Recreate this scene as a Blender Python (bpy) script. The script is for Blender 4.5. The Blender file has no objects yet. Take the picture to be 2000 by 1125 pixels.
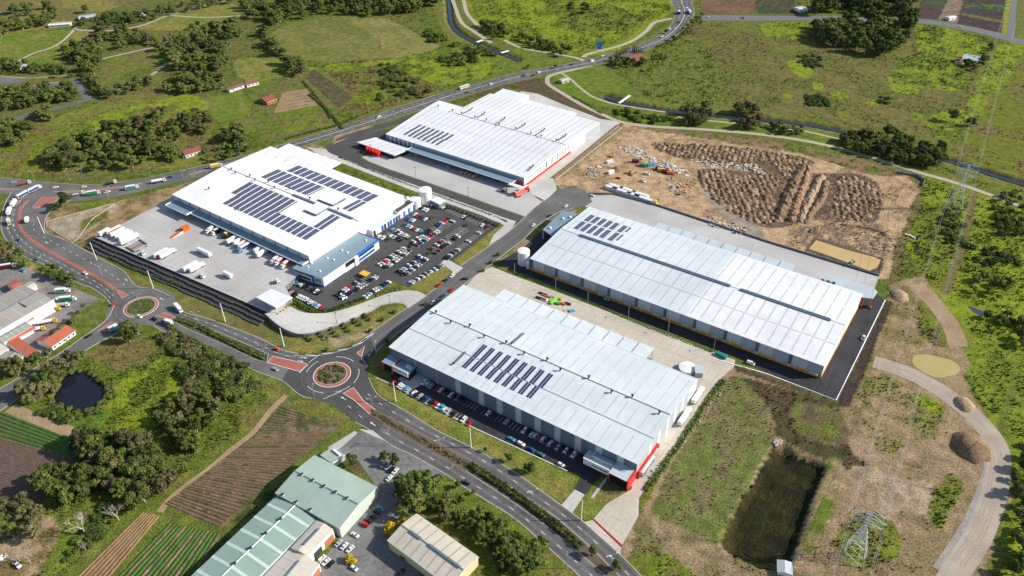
import bpy, bmesh, math, random
import numpy as np
from mathutils import Vector, Matrix
from mathutils.geometry import tessellate_polygon
random.seed(7); rng = np.random.default_rng(11)
SC = bpy.context.scene; COL = SC.collection; R = math.radians

# ---------------- camera, sky, sun, exposure ----------------
CAM_H = 335.0; FPX = 1561.55; PITCH = R(36.4519); ROLL = R(-0.88794); YAW = R(124.83)
CD = np.array([math.cos(YAW)*math.cos(PITCH), math.sin(YAW)*math.cos(PITCH), -math.sin(PITCH)])
_r = np.array([math.sin(YAW), -math.cos(YAW), 0.0]); _u = np.cross(_r, CD)
CR = _r*math.cos(ROLL)+_u*math.sin(ROLL); CU = -_r*math.sin(ROLL)+_u*math.cos(ROLL)
cam = bpy.data.cameras.new('camera'); camo = bpy.data.objects.new('camera', cam); COL.objects.link(camo)
cam.sensor_width = 36.0; cam.lens = FPX*36/2000; cam.clip_start = 1.0; cam.clip_end = 30000
camo.matrix_world = Matrix(((CR[0], CU[0], -CD[0], 0), (CR[1], CU[1], -CD[1], 0), (CR[2], CU[2], -CD[2], CAM_H), (0, 0, 0, 1)))
SC.camera = camo
SUN_EL = 31.0; SUN_DIR = (0.822, 0.569)
w = bpy.data.worlds.new('World'); SC.world = w; w.use_nodes = True
nt = w.node_tree; sk = nt.nodes.new('ShaderNodeTexSky'); sk.sky_type = 'NISHITA'; sk.sun_disc = False
sk.sun_elevation = R(SUN_EL); sk.sun_rotation = math.atan2(SUN_DIR[0], SUN_DIR[1]); sk.altitude = 100
nt.links.new(sk.outputs[0], nt.nodes['Background'].inputs[0]); nt.nodes['Background'].inputs[1].default_value = 0.10
sl = bpy.data.lights.new('sun', 'SUN'); sl.energy = 4.5; sl.angle = R(0.5); sl.color = (1.0, 0.93, 0.82)
so = bpy.data.objects.new('sun', sl); COL.objects.link(so)
so.rotation_euler = Vector((-SUN_DIR[0]*math.cos(R(SUN_EL)), -SUN_DIR[1]*math.cos(R(SUN_EL)), -math.sin(R(SUN_EL)))).to_track_quat('-Z', 'Y').to_euler()
SC.view_settings.view_transform = 'Standard'; SC.view_settings.look = 'None'; SC.view_settings.gamma = 1
SC.view_settings.use_curve_mapping = False; SC.view_settings.exposure = 0.52

# ---------------- helpers ----------------
def at(px, py, z=0.0):
    "point of the place at height z seen at pixel (px, py) of the 2000x1125 photograph"
    v = CR*(px-1000)/FPX - CU*(py-562.5)/FPX + CD
    t = (CAM_H-z)/(-v[2]); return Vector((v[0]*t, v[1]*t, z))
def pts(poly, z=0.0): return [at(a, b, z) for a, b in poly]
def smooth(P, step=3.0, closed=False):
    "Catmull-Rom through world points"
    P = [Vector(p) for p in P]; n = len(P); out = []
    if n < 3: return P
    rngk = range(n) if closed else range(n-1)
    for i in rngk:
        if closed: a, b, c, d = P[(i-1) % n], P[i], P[(i+1) % n], P[(i+2) % n]
        else: a, b, c, d = P[max(i-1, 0)], P[i], P[i+1], P[min(i+2, n-1)]
        k = max(1, int((c-b).length/step))
        for j in range(k):
            t = j/k; out.append(0.5*((2*b)+(c-a)*t+(2*a-5*b+4*c-d)*t*t+(3*b-a-3*c+d)*t**3))
    if not closed: out.append(P[-1])
    return out
def tag(o, label=None, cat=None, group=None, kind=None):
    if label: o['label'] = label
    if cat: o['category'] = cat
    if group: o['group'] = group
    if kind: o['kind'] = kind
    return o
def empty(name, loc, rz=0, label=None, cat=None, group=None):
    o = bpy.data.objects.new(name, None); COL.objects.link(o); o.location = loc; o.rotation_euler[2] = rz
    o.empty_display_size = 1; return tag(o, label, cat, group)
def put(name, mesh, parent=None, loc=(0, 0, 0), rz=0.0, sc=None):
    o = bpy.data.objects.new(name, mesh); COL.objects.link(o); o.location = loc; o.rotation_euler[2] = rz
    if sc is not None: o.scale = sc if hasattr(sc, '__len__') else (sc, sc, sc)
    if parent: o.parent = parent
    return o
class MB:
    "collects faces; build() links them as one mesh object"
    def __init__(s): s.v = []; s.f = []; s.m = []; s.mats = []
    def mi(s, mat):
        if mat not in s.mats: s.mats.append(mat)
        return s.mats.index(mat)
    def face(s, P, mat):
        b = len(s.v); s.v += [tuple(p) for p in P]; s.f.append(tuple(range(b, b+len(P)))); s.m.append(s.mi(mat))
    def box(s, x0, x1, y0, y1, z0, z1, mat, top=None, taper=0, skip=''):
        b = len(s.v); t = taper
        s.v += [(x0, y0, z0), (x1, y0, z0), (x1, y1, z0), (x0, y1, z0), (x0+t, y0+t, z1), (x1-t, y0+t, z1), (x1-t, y1-t, z1), (x0+t, y1-t, z1)]
        k = s.mi(mat); kt = s.mi(top or mat)
        for nm, q, m_ in (('b', (3, 2, 1, 0), k), ('t', (4, 5, 6, 7), kt), ('f', (0, 1, 5, 4), k), ('r', (1, 2, 6, 5), k), ('k', (2, 3, 7, 6), k), ('l', (3, 0, 4, 7), k)):
            if nm in skip: continue
            s.f.append(tuple(b+i for i in q)); s.m.append(m_)
    def prism(s, poly, z0, z1, mat, top=None, bottom=False):
        n = len(poly); b = len(s.v); Z = lambda z, i: z[i] if hasattr(z, '__len__') else z
        s.v += [(poly[i][0], poly[i][1], Z(z0, i)) for i in range(n)]+[(poly[i][0], poly[i][1], Z(z1, i)) for i in range(n)]
        k = s.mi(mat); kt = s.mi(top or mat)
        for i in range(n):
            j = (i+1) % n; s.f.append((b+i, b+j, b+n+j, b+n+i)); s.m.append(k)
        s.f.append(tuple(b+n+i for i in range(n))); s.m.append(kt)
        if bottom: s.f.append(tuple(b+i for i in reversed(range(n)))); s.m.append(k)
    def tube(s, p, q, r0, r1, mat, n=6, cap=True):
        p = Vector(p); q = Vector(q); d = (q-p).normalized(); a = d.orthogonal().normalized(); c = d.cross(a); b = len(s.v); k = s.mi(mat)
        for o_, r_ in ((p, r0), (q, r1)):
            for i in range(n):
                t = 2*math.pi*i/n; s.v.append(tuple(o_+a*(r_*math.cos(t))+c*(r_*math.sin(t))))
        for i in range(n):
            j = (i+1) % n; s.f.append((b+i, b+j, b+n+j, b+n+i)); s.m.append(k)
        if cap:
            s.f.append(tuple(b+n+i for i in range(n))); s.m.append(k); s.f.append(tuple(b+i for i in reversed(range(n)))); s.m.append(k)
    def strip(s, L, Rr, mat):
        k = s.mi(mat); b = len(s.v); n = min(len(L), len(Rr))
        for i in range(n): s.v += [tuple(L[i]), tuple(Rr[i])]
        for i in range(n-1): s.f.append((b+2*i, b+2*i+1, b+2*i+3, b+2*i+2)); s.m.append(k)
    def lathe(s, prof, n, mat, c=(0, 0, 0)):
        b = len(s.v); k = s.mi(mat)
        for r_, z in prof:
            for i in range(n):
                t = 2*math.pi*i/n; s.v.append((c[0]+r_*math.cos(t), c[1]+r_*math.sin(t), c[2]+z))
        for a in range(len(prof)-1):
            for i in range(n):
                j = (i+1) % n; s.f.append((b+a*n+i, b+a*n+j, b+(a+1)*n+j, b+(a+1)*n+i)); s.m.append(k)
        s.f.append(tuple(b+(len(prof)-1)*n+i for i in range(n))); s.m.append(k)
    def mesh(s, name, shade=False):
        me = bpy.data.meshes.new(name); me.from_pydata(s.v, [], s.f)
        for m in s.mats: me.materials.append(m)
        me.polygons.foreach_set('material_index', s.m)
        if shade: me.polygons.foreach_set('use_smooth', [True]*len(s.f))
        me.update(); return me
    def build(s, name, parent=None, loc=(0, 0, 0), rz=0, shade=False): return put(name, s.mesh(name, shade), parent, loc, rz)
def area(poly): return 0.5*sum(poly[i-1][0]*poly[i][1]-poly[i][0]*poly[i-1][1] for i in range(len(poly)))
def ccw(poly): return poly if area(poly) > 0 else list(reversed(poly))
def offset(P, d):
    "line shifted sideways by d (to its left), following its bends"
    out = []
    for i in range(len(P)):
        t = (P[min(i+1, len(P)-1)]-P[max(i-1, 0)]); t = Vector((t[0], t[1], 0)).normalized(); out.append(P[i]+Vector((-t[1]*d, t[0]*d, 0)))
    return out

def vnoise(x, y, s, seed=0):
    x = x/s; y = y/s; xi = np.floor(x).astype(np.int64); yi = np.floor(y).astype(np.int64); fx = x-xi; fy = y-yi
    fx = fx*fx*(3-2*fx); fy = fy*fy*(3-2*fy)
    def h(a, b):
        n = (a*374761393+b*668265263+seed*974634777) & 0x7fffffff; n = ((n ^ (n >> 13))*1274126177) & 0x7fffffff; return ((n ^ (n >> 16)) & 0xffff)/65535.0
    return (h(xi, yi)*(1-fx)+h(xi+1, yi)*fx)*(1-fy)+(h(xi, yi+1)*(1-fx)+h(xi+1, yi+1)*fx)*fy
def fbm(x, y, s, seed=0, o=4):
    t = 0; a = .5; n = 0
    for i in range(o): t = t+a*vnoise(x, y, s/2**i, seed+i*17); n += a; a *= .55
    return t/n
def inside(x, y, poly):
    P = np.array([(p[0], p[1]) for p in poly]); out = np.zeros(x.shape, bool)
    bb = (x >= P[:, 0].min()) & (x <= P[:, 0].max()) & (y >= P[:, 1].min()) & (y <= P[:, 1].max())
    ix = np.nonzero(bb)[0]
    if not len(ix): return out
    X = x[ix]; Y = y[ix]; c = np.zeros(len(ix), bool); n = len(P)
    for i in range(n):
        x1, y1 = P[i-1]; x2, y2 = P[i]
        if y1 == y2: continue
        k = ((y1 > Y) != (y2 > Y)) & (X < (x2-x1)*(Y-y1)/(y2-y1)+x1); c ^= k
    out[ix] = c; return out
# ---------------- materials ----------------
_M = {}
def mat(name, col, rough=0.7, var=0.15, scale=2.0, var2=0.0, scale2=0.1, bump=0.0, spec=0.3, metal=0.0, col2=None, world=True, info=0.0, emit=None, stretch=None):
    if name in _M: return _M[name]
    m = bpy.data.materials.new(name); m.use_nodes = True; n = m.node_tree; N = n.nodes; L = n.links; b = N['Principled BSDF']
    b.inputs['Roughness'].default_value = rough; b.inputs['Specular IOR Level'].default_value = spec; b.inputs['Metallic'].default_value = metal
    if emit: b.inputs['Emission Color'].default_value = (*emit, 1); b.inputs['Emission Strength'].default_value = 1
    co = N.new('ShaderNodeNewGeometry').outputs['Position'] if world else N.new('ShaderNodeTexCoord').outputs['Object']
    if stretch:
        mp = N.new('ShaderNodeMapping'); mp.inputs['Scale'].default_value = stretch; L.new(co, mp.inputs[0]); co = mp.outputs[0]
    def noise(sc, det=3):
        t = N.new('ShaderNodeTexNoise'); t.inputs['Scale'].default_value = sc; t.inputs['Detail'].default_value = det; L.new(co, t.inputs['Vector']); return t.outputs['Fac']
    def rng_(x, lo, hi, a=0.3, c=0.7):
        r_ = N.new('ShaderNodeMapRange'); r_.inputs[1].default_value = a; r_.inputs[2].default_value = c; r_.inputs[3].default_value = lo; r_.inputs[4].default_value = hi; L.new(x, r_.inputs[0]); return r_.outputs[0]
    rgb = N.new('ShaderNodeRGB'); rgb.outputs[0].default_value = (*col, 1); c = rgb.outputs[0]
    if col2:
        mx = N.new('ShaderNodeMix'); mx.data_type = 'RGBA'; L.new(rng_(noise(scale2, 4), 0, 1, .42, .6), mx.inputs[0]); L.new(c, mx.inputs[6]); mx.inputs[7].default_value = (*col2, 1); c = mx.outputs[2]
    def mul(c, f):
        mx = N.new('ShaderNodeMix'); mx.data_type = 'RGBA'; mx.blend_type = 'MULTIPLY'; mx.inputs[0].default_value = 1; L.new(c, mx.inputs[6]); L.new(f, mx.inputs[7]); return mx.outputs[2]
    f1 = noise(scale)
    if var: c = mul(c, rng_(f1, 1-var, 1+var))
    if var2: c = mul(c, rng_(noise(scale2), 1-var2, 1+var2))
    if info:
        oi = N.new('ShaderNodeObjectInfo'); c = mul(c, rng_(oi.outputs['Random'], 1-info, 1+info, 0, 1))
    L.new(c, b.inputs['Base Color'])
    if bump:
        bp = N.new('ShaderNodeBump'); bp.inputs['Strength'].default_value = bump; bp.inputs['Distance'].default_value = 0.5; L.new(f1, bp.inputs['Height']); L.new(bp.outputs[0], b.inputs['Normal'])
    _M[name] = m; return m
ASPH = mat('asphalt_worn', (.135, .131, .126), .85, .14, .6, .22, .05)
ASPHN = mat('asphalt_new', (.072, .070, .070), .85, .12, .5, .15, .05)
ASPHB = mat('asphalt_fresh', (.036, .036, .042), .8, .15, .4, .25, .06)
CONC = mat('concrete_pale', (.47, .46, .43), .85, .08, .5, .14, .04)
CONCW = mat('concrete_warm', (.50, .455, .375), .85, .08, .5, .14, .04)
CONCY = mat('concrete_yard', (.43, .425, .41), .85, .05, .5, .14, .03)
KERB = mat('kerb_concrete', (.50, .48, .44), .85, .1, 1)
WHITE = mat('road_paint_white', (.78, .78, .76), .7, .18, 1.5)
YELL = mat('road_paint_yellow', (.75, .45, .05), .7, .18, 1.5)
BRICK = mat('brick_paving_red', (.36, .12, .09), .85, .18, 1.2, .15, .1)
MULCH = mat('garden_mulch', (.115, .095, .065), .95, .35, 1.0, .25, .15, bump=.6)
BMULCH = mat('garden_mulch_dark', (.045, .035, .03), .95, .35, 1.0, .25, .15, bump=.6)
GRAVEL = mat('gravel_track', (.36, .31, .25), .95, .15, 1.2, .15, .08)
DIRTT = mat('dirt_track', (.31, .22, .13), .95, .2, .8, .2, .08)
LAWN = mat('mown_lawn', (.155, .155, .035), .95, .18, .8, .2, .06, col2=(.21, .18, .055))
STEEL = mat('galvanised_steel', (.48, .50, .50), .45, .05, 2, metal=.4)
WPAINT = mat('white_painted_steel', (.78, .78, .78), .5, .03, .5)
DGREY = mat('dark_grey_metal', (.05, .05, .055), .5, .1, 1)
GLASSD = mat('dark_tinted_glass', (.015, .02, .025), .12, 0, spec=.6)

# ---------------- sheets: roads, pads, paths ----------------
FLAT = []; EXTRA_FLAT = []
def sheet(name, poly, m, z, kind='structure', world=False, parent=None, flat=True):
    P = [Vector((p[0], p[1], z)) for p in poly] if world else pts(poly, z)
    if not world: P = [Vector((p[0], p[1], z)) for p in pts(poly, 0)]
    P = ccw(P); mb = MB(); tr = tessellate_polygon([P])
    mb.v = [tuple(p) for p in P]; k = mb.mi(m)
    for t in tr:
        a, b, c = t
        n = (P[b]-P[a]).cross(P[c]-P[a])
        mb.f.append((a, b, c) if n.z > 0 else (a, c, b)); mb.m.append(k)
    o = mb.build(name, parent)
    if not parent and kind: o['kind'] = kind
    if flat: FLAT.append([(p[0], p[1]) for p in P])
    return o
def spx(poly, step=3.0, closed=False, z=0): return [Vector((p[0], p[1], z)) for p in smooth(pts(poly), step, closed)]
def road(name, Lpx, Rpx, m, z, sm=True):
    f = (lambda q: spx(q)) if sm else (lambda q: pts(q))
    return sheet(name, f(Lpx)+list(reversed(f(Rpx))), m, z, world=True)
def ribbon(name, cpx, width, m, z, kind='structure', parent=None, world=False, flat=True):
    C = [Vector((p[0], p[1], 0)) for p in (cpx if world else spx(cpx))]
    L = [Vector((p[0], p[1], z)) for p in offset(C, width/2)]; Rr = [Vector((p[0], p[1], z)) for p in offset(C, -width/2)]
    mb = MB(); mb.strip(Rr, L, m); mb.f = [f[::-1] if False else f for f in mb.f]; o = mb.build(name, parent)
    if not parent and kind: o['kind'] = kind
    if flat: FLAT.append([(p[0], p[1]) for p in L+Rr[::-1]])
    return o
def kerb(C, parent=None, w=.35, h=.14, m=None, name='kerb', z=0):
    "raised kerb along world points"
    m = m or KERB; A = offset(C, w/2); B = offset(C, -w/2); mb = MB(); k = mb.mi(m); n = len(C)
    for i in range(n):
        for q, zz in ((A[i], z), (A[i], z+h), (B[i], z+h), (B[i], z)): mb.v.append((q[0], q[1], zz))
    for i in range(n-1):
        for a in range(3):
            mb.f.append((4*i+a, 4*i+4+a, 4*i+5+a, 4*i+1+a)); mb.m.append(k)
    o = mb.build(name, parent)
    if not parent: o['kind'] = 'structure'
    return o
MARK = {}
def dashes(cpx, m=None, dash=3.0, gap=9.0, wd=.22, z=.055, world=False):
    m = m or WHITE; C = cpx if world else spx(cpx, 1.5); mb = MARK.setdefault(m.name, MB()); s = 0.0; i = 0; cur = None
    acc = 0; seg = []
    for a, b in zip(C[:-1], C[1:]):
        L_ = (b-a).length
        if L_ < 1e-6: continue
        t = 0.0
        while t < L_-1e-6:
            ph = acc % (dash+gap); rem = (dash-ph) if ph < dash else (dash+gap-ph); st = min(max(rem, .01), L_-t)
            if ph < dash:
                p = a+(b-a)*(t/L_); q = a+(b-a)*((t+st)/L_); d = (q-p).normalized(); nn = Vector((-d[1], d[0], 0))*(wd/2)
                mb.face([(v[0], v[1], z) for v in (p-nn, q-nn, q+nn, p+nn)], m)
            acc += st; t += st
def line(cpx, m=None, wd=.22, z=.055, world=False): dashes(cpx, m, 1e9, 0, wd, z, world)
def mid(Lpx, Rpx, t, n=40):
    "curve at fraction t between two road edges"
    def res(P):
        P = spx(P, 2.0); d = [0]
        for a, b in zip(P[:-1], P[1:]): d.append(d[-1]+(b-a).length)
        out = []; j = 0
        for i in range(n):
            s = d[-1]*i/(n-1)
            while j < len(P)-2 and d[j+1] < s: j += 1
            f = (s-d[j])/max(1e-9, d[j+1]-d[j]); out.append(P[j]+(P[j+1]-P[j])*f)
        return out
    return [a+(b-a)*t for a, b in zip(res(Lpx), res(Rpx))]
# ---------------- roads and pavements ----------------
HU = [(1326,-40),(1312,0),(1319.5,15),(1318,37.6),(1307,55),(1283,72.7),(1250.6,86.5),(1213,100),(1155,115),(1100,126.6),(1000,145.4),(951,159),(876,179),(775.7,210.5),(715.5,232),(625.3,260.6),(557.6,280.7),(498.7,299.5),(363.4,332),(250.6,354.7),(175.4,362),(100,358.4),(62.7,354.7),(0,347.7),(-70,340)]
HL = [(1362,-40),(1350,0),(1354,22),(1351,34),(1333,57.6),(1308,77.7),(1275.7,91.5),(1225.6,108.5),(1155,128),(1100,137.5),(1000,160),(926,181),(863.4,200),(800.7,220.5),(750.6,236),(675.4,259.5),(600,282),(476,317),(426,333.4),(376,349.7),(325.8,360.7),(260.6,377),(218,385.5),(150,393),(110,394),(75,390),(40,382),(0,378),(-70,374)]
road('road', HU, HL, ASPH, .030)
R2L = [(22,376),(9,400),(2,432),(6,458),(25,483),(45,500),(100,522.6),(150,551.4),(180,563),(208,583),(222,604)]
R2R = [(140,390),(108,405),(90,425),(87,442),(93,455),(143,476),(200,507.6),(240.6,529),(266,558),(300,564),(331,578)]
road('road', R2L, R2R, ASPH, .034)
RB1 = at(275.7, 599.3); RB2 = at(648.6, 731.4)
def circ(c, r, n=48, a0=0, a1=2*math.pi): return [Vector((c[0]+r*math.cos(a0+(a1-a0)*i/n), c[1]+r*math.sin(a0+(a1-a0)*i/n), 0)) for i in range(n+(0 if a1-a0 > 6.28 else 1))]
sheet('road', circ(RB1, 22.5), ASPH, .038, world=True)
R3U = [(224,596),(219,606),(210.5,620.6),(193,637),(157,662),(120,688),(80,712),(30,742),(-40,780)]
R3L = [(266,634),(246,644),(218,656),(173,681),(128,712),(80,745),(30,782),(-40,830)]
road('road', R3U, R3L, ASPH, .042)
R4T = [(312,570),(341,593),(361,610.6),(401,620.6),(499,657),(550,683),(583,690.5),(611,691)]
R4B = [(258,633),(300,637),(346,660),(426,688),(499,724.6),(550,743.5),(585,771),(610,778.5)]
road('road', R4T, R4B, ASPH, .046)
sheet('road', pts([(583,690.5),(610,691),(650,684.6),(695.5,670.8),(727,647),(752,669),(726,696),(717,713),(718,724),(721,740),(738,771),(760,784),(776,793.6),(735,848),(693,823.7),(670,803.6),(640,786),(610,778.5),(585,771),(550,743.5)]), ASPHN, .050, world=True)
R5L = [(722,651),(795.7,600.6),(851,563),(901,519),(950,484),(1000,447),(1045,404.8),(1066,390),(1090,372),(1107.8,366.5)]
R5R = [(735,689),(752,670),(833,610.6),(896,563),(931,537.6),(1000,485),(1020,470),(1045,445),(1070,427),(1097.7,412),(1120,407)]
road('road', R5L, R5R, ASPH, .054)
sheet('road', spx([(1085,378),(1107.8,367),(1130,367),(1150,379),(1154,390),(1146,399),(1128,406),(1100,412)], 2, True), ASPH, .058, world=True)
R6R = [(720,738),(738,771),(775.7,793.6),(800,807),(858,843),(926,875.6),(998.7,918),(1095,986),(1138,1018.4),(1213,1085),(1250.6,1123.7),(1295,1170)]
R6L = [(610,778.5),(640,786),(670,803.6),(693,823.7),(728,843),(765.7,870.6),(800.7,887),(873.4,928),(901,948),(998.7,1008.4),(1055,1056),(1130,1123.7),(1170,1165)]
road('road', R6L, R6R, ASPH, .042)
road('road', [(1371,30),(1430,29.5),(1498.7,31),(1582,31),(1680,31),(1780,35),(1876,48),(1963,67),(2060,95)], [(1371,40),(1430,40),(1498.7,40.5),(1582,40),(1680,42),(1780,43.5),(1876,57),(1963,78),(2060,107)], mat('asphalt_grey_far', (.15, .15, .16), .85, .1, .5), .034)
road('road', [(1978,-30),(1976,0),(1966,70)], [(1990,-30),(1987,0),(1981,72)], mat('asphalt_grey_far', (.2, .2, .2)), .038)
# driveway looping to warehouse B
DBU = [(860,206),(798,228),(735,246),(690,259),(664,268),(653,276),(650,284),(660,291),(676,297),(750.6,329),(851,363.5),(1000,417),(1030,427)]
DBL = [(866,213),(800,236),(735,254),(685,268),(650,277),(638,283),(637,291),(645,299),(663,306),(750.6,340),(851,375.5),(995,427),(1022,437)]
road('driveway', DBU, DBL, ASPHN, .048)
# pads
YARD_Z = 4.0
def ysheet(poly, m, z): return sheet('yard_paving', poly, m, z)
sheet('car_park', [(571,560),(558,572),(628,607),(655,607),(712,585),(765,554),(755,546),(797,561),(861,513),(884,509),(979,436),(868,396),(830,383),(800,400),(700,455),(600,505)], ASPHN, .026)
sheet('yard_paving', [(705,306),(760,299),(800,280),(1024,345),(1030,372),(1062,398),(1032,425),(1000,414),(851,361.5),(751,327),(722,316)], CONCY, .022)
sheet('yard_paving', [(1020,362),(1140,262),(1173,240),(1090,222),(1000,190),(1019,178),(1050,183),(1100,204),(1172,232),(1212,238),(1208,247),(1080,348),(1088,370),(1066,392),(1040,380)], CONC, .018)
sheet('driveway', [(993,428),(1008,432),(1000,447),(975,466),(955,478),(965,458),(985,440),(940,420),(860,392),(800,370),(620,300),(600,288),(640,291),(700,318),(851,377)], CONC, .016)
sheet('driveway', [(861,513),(872,505),(905,524),(890,535)], CONC, .060)
sheet('yard_paving', [(1148,382),(1157,394),(1142,403),(1160,412),(1300,470),(1684,592),(1708,566),(1717,541),(1498,475),(1280,403),(1200,381)], CONCY, .022)
sheet('yard_paving', [(966,515),(1000,527),(1049,547),(1250,628),(1426,693),(1500,730),(1633,782),(1729,586),(1706,570),(1600,562),(1120,428),(1058,450),(1020,486)], ASPHB, .026)
CPAD = [(935,533),(960,521),(1000,537),(1070,563),(1250,633),(1391,687),(1436,703),(1434,716),(1411,736),(1336,845),(1288,913),(1248,973),(1247,1008),(1213,1069),(1212,1085),(1139,1020),(1157,1016),(1186,983),(1233,956),(1240,930),(1330,760),(1270,700),(980,590),(905,563)]
sheet('yard_paving', CPAD, CONCW, .030); FLAT_J = [FLAT[-1]]+[f for f in FLAT[-8:-1] if False]
sheet('car_park', [(762,733),(766,749),(813,776),(926,834),(1000,868),(1108,918),(1135,928),(1121,957),(1143,967),(1176,923),(1250,935),(800,712),(775,720)], ASPHB, .034)
sheet('driveway', [(1122.8,956),(1142,966),(1117,1003),(1096,987)], CONC, .062)
sheet('footpath', [(1184,931),(1188,933),(1159,974),(1154,971)], CONC, .040)
sheet('footpath', [(777,741),(800,722),(840,742),(808,760)], CONCY, .040); sheet('footpath', [(1150,908),(1163,893),(1250,935),(1232,950)], CONCY, .040)
sheet('driveway', [(1156.6,1015),(1160,1013),(1217,1066),(1213,1069)], mat('red_threshold', (.28, .03, .03), .8), .046)
sheet('yard_paving', [(0,505),(60,528),(105,545),(165,572),(207,588),(195,585),(150,612),(112,640),(100,692),(60,712),(-60,740),(-60,500)], mat('lot_worn', (.20, .19, .175), .9, .2, .5, .25, .06), .018)
sheet('yard_paving', [(693,843),(728,842),(766,871),(803,887),(873,928),(834,940),(815,990),(790,1010),(775,1030),(780,1060),(790,1080),(840,1150),(560,1200),(620,1110),(690,1010),(735,950),(700,900),(650,880),(640,872)], mat('lot_grey', (.17, .17, .165), .9, .2, .5, .25, .08), .020)
sheet('footpath', [(693,841),(698,846),(655,884),(640,875)], CONC, .048)
sheet('driveway', [(700,838),(729,841),(752,861),(726,850)], CONC, .066)
sheet('car_park', [(640,286),(700,262),(755,252),(775,262),(762,284),(700,309),(668,297)], ASPHN, .036)
# paths
PATH = mat('path_pale', (.40, .35, .27), .95, .12, .5)
for q, wd in (([(1155,127.5),(1120,136),(1087.7,143.5),(1072,149.5),(1069,156),(1073,166),(1100,183),(1138,205.5),(1175.4,223),(1213,238),(1275.7,247),(1376,253),(1498.7,264),(1608,282),(1700.5,307),(1796,337),(1876,360),(1999,405),(2080,440)], 5.0), ([(1313,36),(1278,44),(1263,60),(1238,78),(1208,90),(1150,105),(1140,112)], 5.5), ([(985,78),(1000,86),(1025,95),(1082.7,105),(1125,113),(1150,123)], 4.5), ([(880,-12),(886,5),(901,42.6),(923.6,60),(960,84)], 5), ([(904,-12),(906,2.5),(913.5,27.6),(938.6,55)], 5), ([(30,123),(63,105),(100,93),(125,78),(143,60),(152,50)], 4), ([(145,58),(213,60),(275.7,50),(326,31),(363,22.5),(401,11),(440,2)], 4), ([(333,30),(398.5,34),(469,31)], 3.5), ([(200,115),(250.6,103),(300.7,92.7),(350,84)], 3.5), ([(210.5,180.5),(263,163),(301,143),(326,123)], 4), ([(1097,143),(1115,155),(1135,173),(1160,190),(1205,204),(1300,219)], 3)):
    ribbon('path', q, wd, PATH, .016)
ribbon('dirt_track', [(1707,706),(1775.7,729),(1838,763.5),(1888.5,801),(1926,838),(1946,870),(1951,905),(1941,968),(1913,1043),(1866,1118),(1830,1180)], 12, GRAVEL, .02)
ribbon('dirt_track', [(1926,842),(1940,880),(1936,930),(1915,990),(1885,1050),(1840,1118)], 9, mat('gravel_grey', (.27, .25, .225), .95, .22, .8, .2, .1), .014)
ribbon('dirt_track', [(1790,555),(1803,571),(1828,596),(1851,626),(1864,650),(1871,675)], 12, DIRTT, .012)
ribbon('dirt_track', [(20,797),(60,815),(110,835),(160,850),(205,858)], 8, DIRTT, .012)
ribbon('dirt_track', [(560,772),(530,800),(497,842),(450,880),(410,915),(372,942),(335,972),(312,1000)], 3.6, DIRTT, .014)
ribbon('path', [(1322,228),(1388,236),(1450,242),(1500,247),(1575,257),(1640,272)], 3, PATH, .013)
ribbon('dirt_track', [(640,-20),(600,10),(560,22)], 7, PATH, .014)
ribbon('car_park', [(0,241),(62.7,223),(113,210.5),(150,200.5),(190,188)], 9, ASPH, .02)
sheet('car_park', [(0,152),(60,152),(40,163),(0,166)], ASPH, .014); sheet('car_park', [(60,168),(125,160),(120,170),(60,176)], ASPH, .014); sheet('car_park', [(135,150),(160,160),(180,190),(165,196),(150,175)], ASPH, .012)
ribbon('path', [(0,149),(60,152),(130,147)], 4, DIRTT, .018); ribbon('path', [(0,171),(60,167),(125,159)], 4, DIRTT, .018)

# ---- kerbs, islands, markings ----
for q in (HU[:], HL[:19]): line(offset(spx(q), -1.2 if q[0] == HU[0] else 1.2), None, .2, .06, True)
for t, d, g in ((.25, 3, 9), (.5, 1e9, 0), (.53, 1e9, 0), (.76, 3, 9)): dashes(mid(HU[:19], HL[:20], t, 160), None, d, g, .25, .06, True)
for q in (R2L, R2R, R3U, R3L[1:], R4T[1:7], R4B[1:], R5L[:8], R5R, R6R, R6L[3:]): kerb(spx(q))
for L_, R_, t in ((R2L, [(54,392),(39,407),(36,427),(38,445),(58,469),(98,494),(148,521),(198,549),(220,565)], .36), (R2L, [(54,392),(39,407),(36,427),(38,445),(58,469),(98,494),(148,521),(198,549),(220,565)], .68), ([(45,432),(43,445),(62,466),(102,491),(152,518),(202,545),(225,560)], R2R[3:9], .5)):
    dashes(mid(L_, R_, t, 60), None, 3, 6, .25, .06, True)
ISL = []
def island(poly, m, km=None, name='traffic_island', z=.13, closed_smooth=False):
    P = ccw(spx(poly, 1.5, True) if closed_smooth else pts(poly)); mb = MB(); mb.prism(P, 0, z, KERB, m); o = mb.build(name); o['kind'] = 'structure'
    kerb(P+[P[0]], o, .3, z+.03, km or KERB); return o
island([(63,406),(83,384.5),(118,386.5),(120,388.5),(69,407)], BRICK); island([(15,400),(32,383),(48,382),(36,397)], BRICK)
island([(100,375),(140,373),(175,371),(240,363.5),(240,366),(175,374.5),(110,377)], BRICK); island([(-20,366),(20,369),(52,370.5),(20,371.5),(-20,369)], BRICK)
mb_ = ([(54,392),(41,407),(37.6,427),(40,445),(60,467.5),(100,492.5),(150,520),(200.5,547.7),(222,563)])
C_ = spx(mb_); L_ = offset(C_, 1.1); R_ = offset(C_, -1.1); mb = MB(); mb.prism(ccw(L_+R_[::-1]), 0, .13, KERB, BRICK); mb.build('traffic_island')['kind'] = 'structure'
island([(223,562),(251,577),(238,582)], BRICK); island([(304,617),(322,610.5),(343,620),(333,624)], BRICK); island([(190,648),(219,628),(232,637),(205,648)], BRICK)
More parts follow.
